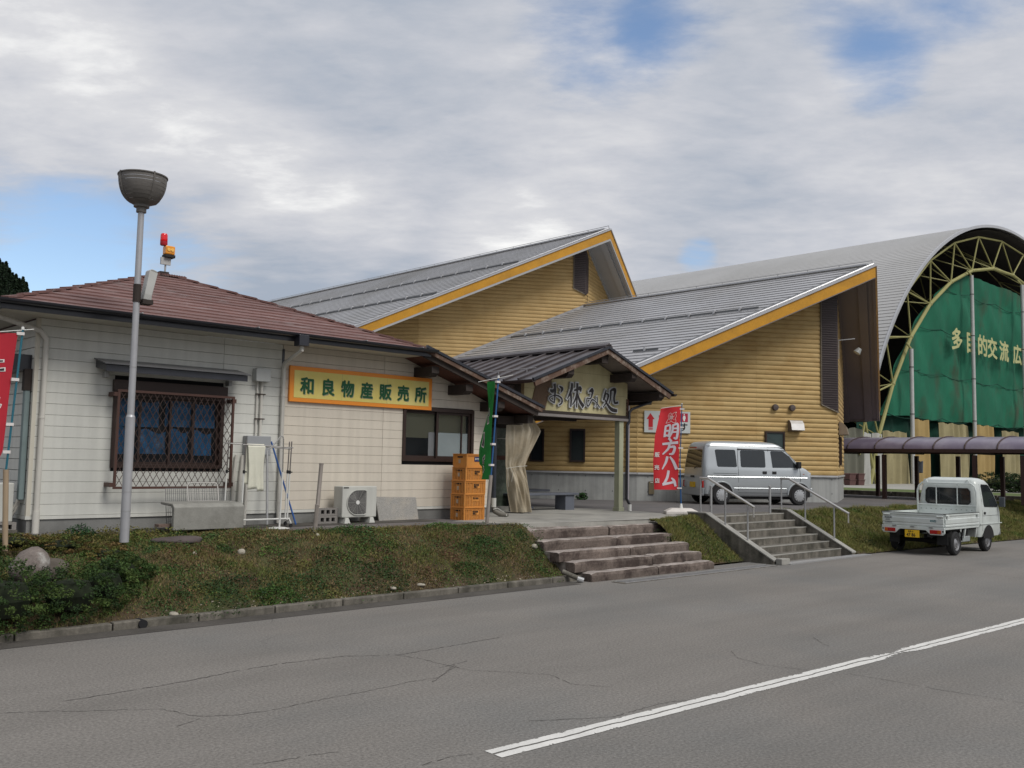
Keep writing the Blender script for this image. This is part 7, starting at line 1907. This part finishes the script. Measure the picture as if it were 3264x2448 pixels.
for i, (x, y, s, lab) in enumerate(((1.60, -1.75, .03, 'small pale stone on the bank left of the larger white one'), (2.30, -1.72, .055, 'white upright stone on the bank below the wire racks'), (3.58, -1.62, .035, 'white stone at the foot of the bamboo stake'),
                                (7.35, -2.45, .055, 'white stone at the left end of the second sleeper step'), (3.95, -3.03, .045, 'long pale stone by the kerb in the middle of the bank'), (4.45, -3.02, .04, 'pale flat stone by the kerb nearer the sleeper steps'), (.75, -3.08, .05, 'flat grey stone beside the drain hole in the kerb'))):
    rock(x, y, bank_z(x, y) + s * .3, s * (1.8 if i in (4, 5, 6) else 1), s, s * (.6 if i in (4, 5, 6) else .9), M_wst, lab, 10 + i, 'stone', 'white_stone', 'pale stones on the bank', 2)
t = thing('broken_pipe', 'grey broken pipe end lying by the kerb at the foot of the sleeper steps', 'pipe', (7.1, -3.2, .1))
b = MB(); b.tube([(7.25, -3.20, .17), (7.42, -3.42, .06)], .04, 10); b.build('pipe', M_concd, t, smooth=True); b = MB(); b.tube([(7.40, -3.40, .06), (7.46, -3.48, .03)], .048, 10); b.build('collar', M_galv, t)
rehang(t)

def shrub(name, label, blobs, n, palette, ls, seed, stem=True, group=None, cat='shrub'):
    cx = sum(b_[0] for b_ in blobs) / len(blobs); cy = sum(b_[1] for b_ in blobs) / len(blobs)
    t = thing(name, label, cat, (cx, cy, max(bank_z(cx, cy), 0) if cx < 34 else 1.0), group=group)
    rs = np.random.RandomState(seed); P_, C_ = [], []
    vol = np.array([b_[3] * b_[4] * b_[5] for b_ in blobs]); pr_ = vol ** .7; pr_ /= pr_.sum()
    for k, (x, y, z, rx, ry, rz) in enumerate(blobs):
        m_ = int(n * pr_[k]); d = rs.normal(size=(m_, 3)); d /= np.linalg.norm(d, axis=1)[:, None]
        q = rs.uniform(.55, 1.0, m_) ** .5
        # tufts: pull leaves towards sprig centres on the shell
        sp = rs.normal(size=(max(m_ // 45, 6), 3)); sp /= np.linalg.norm(sp, axis=1)[:, None]
        near = sp[np.argmax(d @ sp.T, 1)]; d = d * .62 + near * .38
        bump_ = 1 + .12 * np.sin(near[:, 0] * 9 + near[:, 2] * 7)
        P_.append(np.stack([x + d[:, 0] * rx * q * bump_, y + d[:, 1] * ry * q * bump_, z + d[:, 2] * rz * q * bump_], 1))
        pal = np.array(palette); tone = rs.randint(0, len(pal), len(sp)); cc = pal[tone[np.argmax(d @ sp.T, 1)]]
        C_.append(cc * rs.uniform(.6, 1.4, m_)[:, None])
    P_ = np.concatenate(P_); C_ = np.concatenate(C_)
    V, F, C = leaves(P_, rs.uniform(.6, 1.2, len(P_)) * ls, C_, rs, .7)
    tinted('foliage', V, F, C, M_leaf, parent=t)
    if stem:
        b = MB()
        for (x, y, z, rx, ry, rz) in blobs:
            for k in range(3):
                a = k * 2.1; b.tube([(x + .03 * math.cos(a), y + .03 * math.sin(a), z - rz - .25), (x + rx * .4 * math.cos(a), y + ry * .4 * math.sin(a), z + rz * .2)], [.018, .006], 5)
        b.build('stem', M_bw, t)
        # a dense twiggy core so that the shrub is not see-through
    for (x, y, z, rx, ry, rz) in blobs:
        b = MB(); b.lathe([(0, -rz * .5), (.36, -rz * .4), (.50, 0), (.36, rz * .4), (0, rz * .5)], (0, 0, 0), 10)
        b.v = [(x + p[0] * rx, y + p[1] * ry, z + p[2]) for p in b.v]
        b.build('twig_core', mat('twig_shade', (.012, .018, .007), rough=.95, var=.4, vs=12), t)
    rehang(t); return t
DG = [(.026, .056, .012), (.040, .074, .014), (.018, .040, .010), (.055, .088, .018)]
shrub('azalea_shrub', 'large dark green clipped shrub spilling over the kerb at the lower left', [(-1.9, -3.1, .42, .75, .55, .42), (-1.1, -3.0, .40, .65, .50, .42), (-.35, -2.85, .38, .55, .48, .36), (.12, -2.65, .42, .38, .42, .32), (-2.8, -3.1, .45, .7, .5, .45)], 44000, DG, .0155, 31)
shrub('azalea_shrub', 'dark green shrub behind the pale boulder at the left edge', [(-1.3, -2.0, .72, .50, .40, .30), (-1.9, -2.1, .72, .55, .4, .35), (-1.0, -1.5, .82, .35, .3, .16)], 11000, DG, .019, 32)
shrub('azalea_shrub', 'yellow-green low shrub below the corner downpipe', [(.05, -1.25, .78, .42, .35, .14), (.50, -1.65, .66, .36, .34, .16), (-.5, -1.1, .84, .4, .3, .12)], 10000, [(.085, .090, .018), (.12, .10, .024), (.055, .075, .015), (.13, .085, .03)], .017, 33)
shrub('young_shrub', 'mid green shrub right of the dark stone on the left bank', [(.42, -2.3, .52, .40, .35, .24)], 6000, [(.040, .078, .016), (.030, .062, .013), (.06, .085, .02)], .018, 34)
shrub('wall_weed', 'small green weed growing at the foot of the concrete plinth behind the porch', [(16.9, 5.1, .95, .28, .15, .12)], 400, [(.03, .08, .02)], .03, 35, stem=False, cat='weed')
shrub('clipped_hedge', 'long dark clipped hedge beyond the walkway behind the truck', [(40.5, y, 1.35, .8, 1.3, .50) for y in (-5.6, -3.6, -1.6, .4, 1.6)], 16000, [(.018, .040, .010), (.026, .050, .012), (.05, .06, .015)], .05, 36, stem=False, cat='hedge')

# far hills, with the conifers that show against the sky
M_hill = mat('wooded_hill', (.020, .036, .016), rough=.95, var=.35, vs=.05, fine=.4, fs=.6)
def hill(pts, depth, name='hill'):
    b = MB(); n = len(pts)
    V = []
    for az_, dist, h_ in pts:
        for dd, hh in ((-60, -2), (0, h_), (depth, h_ * .9), (depth * 2, -2)):
            a = R(az_); V.append((math.sin(a) * (dist + dd), math.cos(a) * (dist + dd), hh))
    F = []
    for i in range(n - 1):
        for k in range(3): F.append((i * 4 + k, (i + 1) * 4 + k, (i + 1) * 4 + k + 1, i * 4 + k + 1))
    b.faces(V, F); o = b.build(name, M_hill, smooth=True); o['kind'] = 'structure'; return o
hill([(-70, 360, 40), (-50, 350, 62), (-36, 340, 66), (-30, 330, 60), (-28.6, 330, 53), (-27.2, 330, 43), (-26, 330, 32), (-22, 340, 14), (-10, 380, 10), (5, 420, 9), (15, 420, 12)], 80)
hill([(15, 380, 12), (22, 350, 20), (26, 330, 48), (27.6, 320, 54), (28.6, 310, 58), (34, 300, 70), (50, 300, 60), (80, 320, 30), (110, 340, 20)], 80)
hill([(110, 340, 20), (150, 380, 25), (200, 380, 30), (250, 380, 30), (290, 360, 40)], 80)
def conifer(seed):
    rs = np.random.RandomState(seed); H = 13.0; n = 2600
    t_ = rs.uniform(0, 1, n) ** .8; z = 1.0 + t_ * (H - 1.0); r = (1 - t_) ** .85 * 2.7 + .10
    lay = np.sin(z * 4.2 + seed) * .12 + 1; a = rs.uniform(0, 2 * np.pi, n); q = rs.uniform(.35, 1, n) ** .5 * r * lay * (1 + .22 * np.sin(a * 3 + z))
    P_ = np.stack([q * np.cos(a), q * np.sin(a), z - q * .25], 1)
    col = np.array([(.014, .030, .013), (.020, .038, .015), (.010, .022, .011)])[rs.randint(0, 3, n)] * rs.uniform(.6, 1.4, n)[:, None]
    return leaves(P_, rs.uniform(.20, .42, n), col, rs, .35)
protos = []
def plant_tree(az_, dist, z, s, label, group, k):
    a = R(az_); loc = (math.sin(a) * dist, math.cos(a) * dist, z)
    if k < 3:
        t = thing('conifer_tree', label, 'tree', loc, rnd.uniform(0, 6), group, grid=False)
        V, F, C = conifer(50 + k); tinted('crown', V, F, C, M_leaf, parent=t)
        b = MB(); b.tube([(0, 0, -2), (0, 0, 6), (0, 0, 12.6)], [.28, .16, .03], 6); b.build('trunk', M_bw, t)
        protos.append(t)
    else:
        t = copy_tree(protos[k % 3]); t.location = loc; t.rotation_euler = (0, 0, rnd.uniform(0, 6)); tag(t, label, 'tree', group)
    t.scale = (s, s, s)
    return t
k = 0
for i in range(16):
    az_ = -30.2 + i * .17; el = 9.9 - max(0, (az_ + 28.6)) * 1.05 + rnd.uniform(-.2, .2)
    z = math.tan(R(el)) * 326 + 1.95 - 12.2
    plant_tree(az_, 326 + rnd.uniform(-8, 8), z, rnd.uniform(.85, 1.15), 'dark conifer in the wood on the hill at the left edge', 'conifers on the left hill', k); k += 1
for i in range(10):
    az_ = -30.1 + i * .19; plant_tree(az_, 316, math.tan(R(8.5 - max(0, (az_ + 28.6)) * 1.0)) * 316 - 11, rnd.uniform(.9, 1.2), 'dark conifer in the wood on the hill at the left edge', 'conifers on the left hill', k); k += 1
for i in range(9):
    az_ = 27.75 + i * .17; z = math.tan(R(11.7 + min(i * .12, .5) + rnd.uniform(-.1, .2))) * 318 + 1.95 - 12.5
    plant_tree(az_, 318, z, rnd.uniform(.85, 1.2), 'dark conifer above the right shoulder of the vaulted roof', 'conifers on the right hill', k); k += 1
# dark wood in the gap between the hall and the dome
for i in range(9):
    az_ = 17.6 + i * .48
    plant_tree(az_, 118 + rnd.uniform(-4, 6), .5, rnd.uniform(.8, .95), 'dark conifer in the gap between the front hall and the arena', 'conifers in the gap', k); k += 1
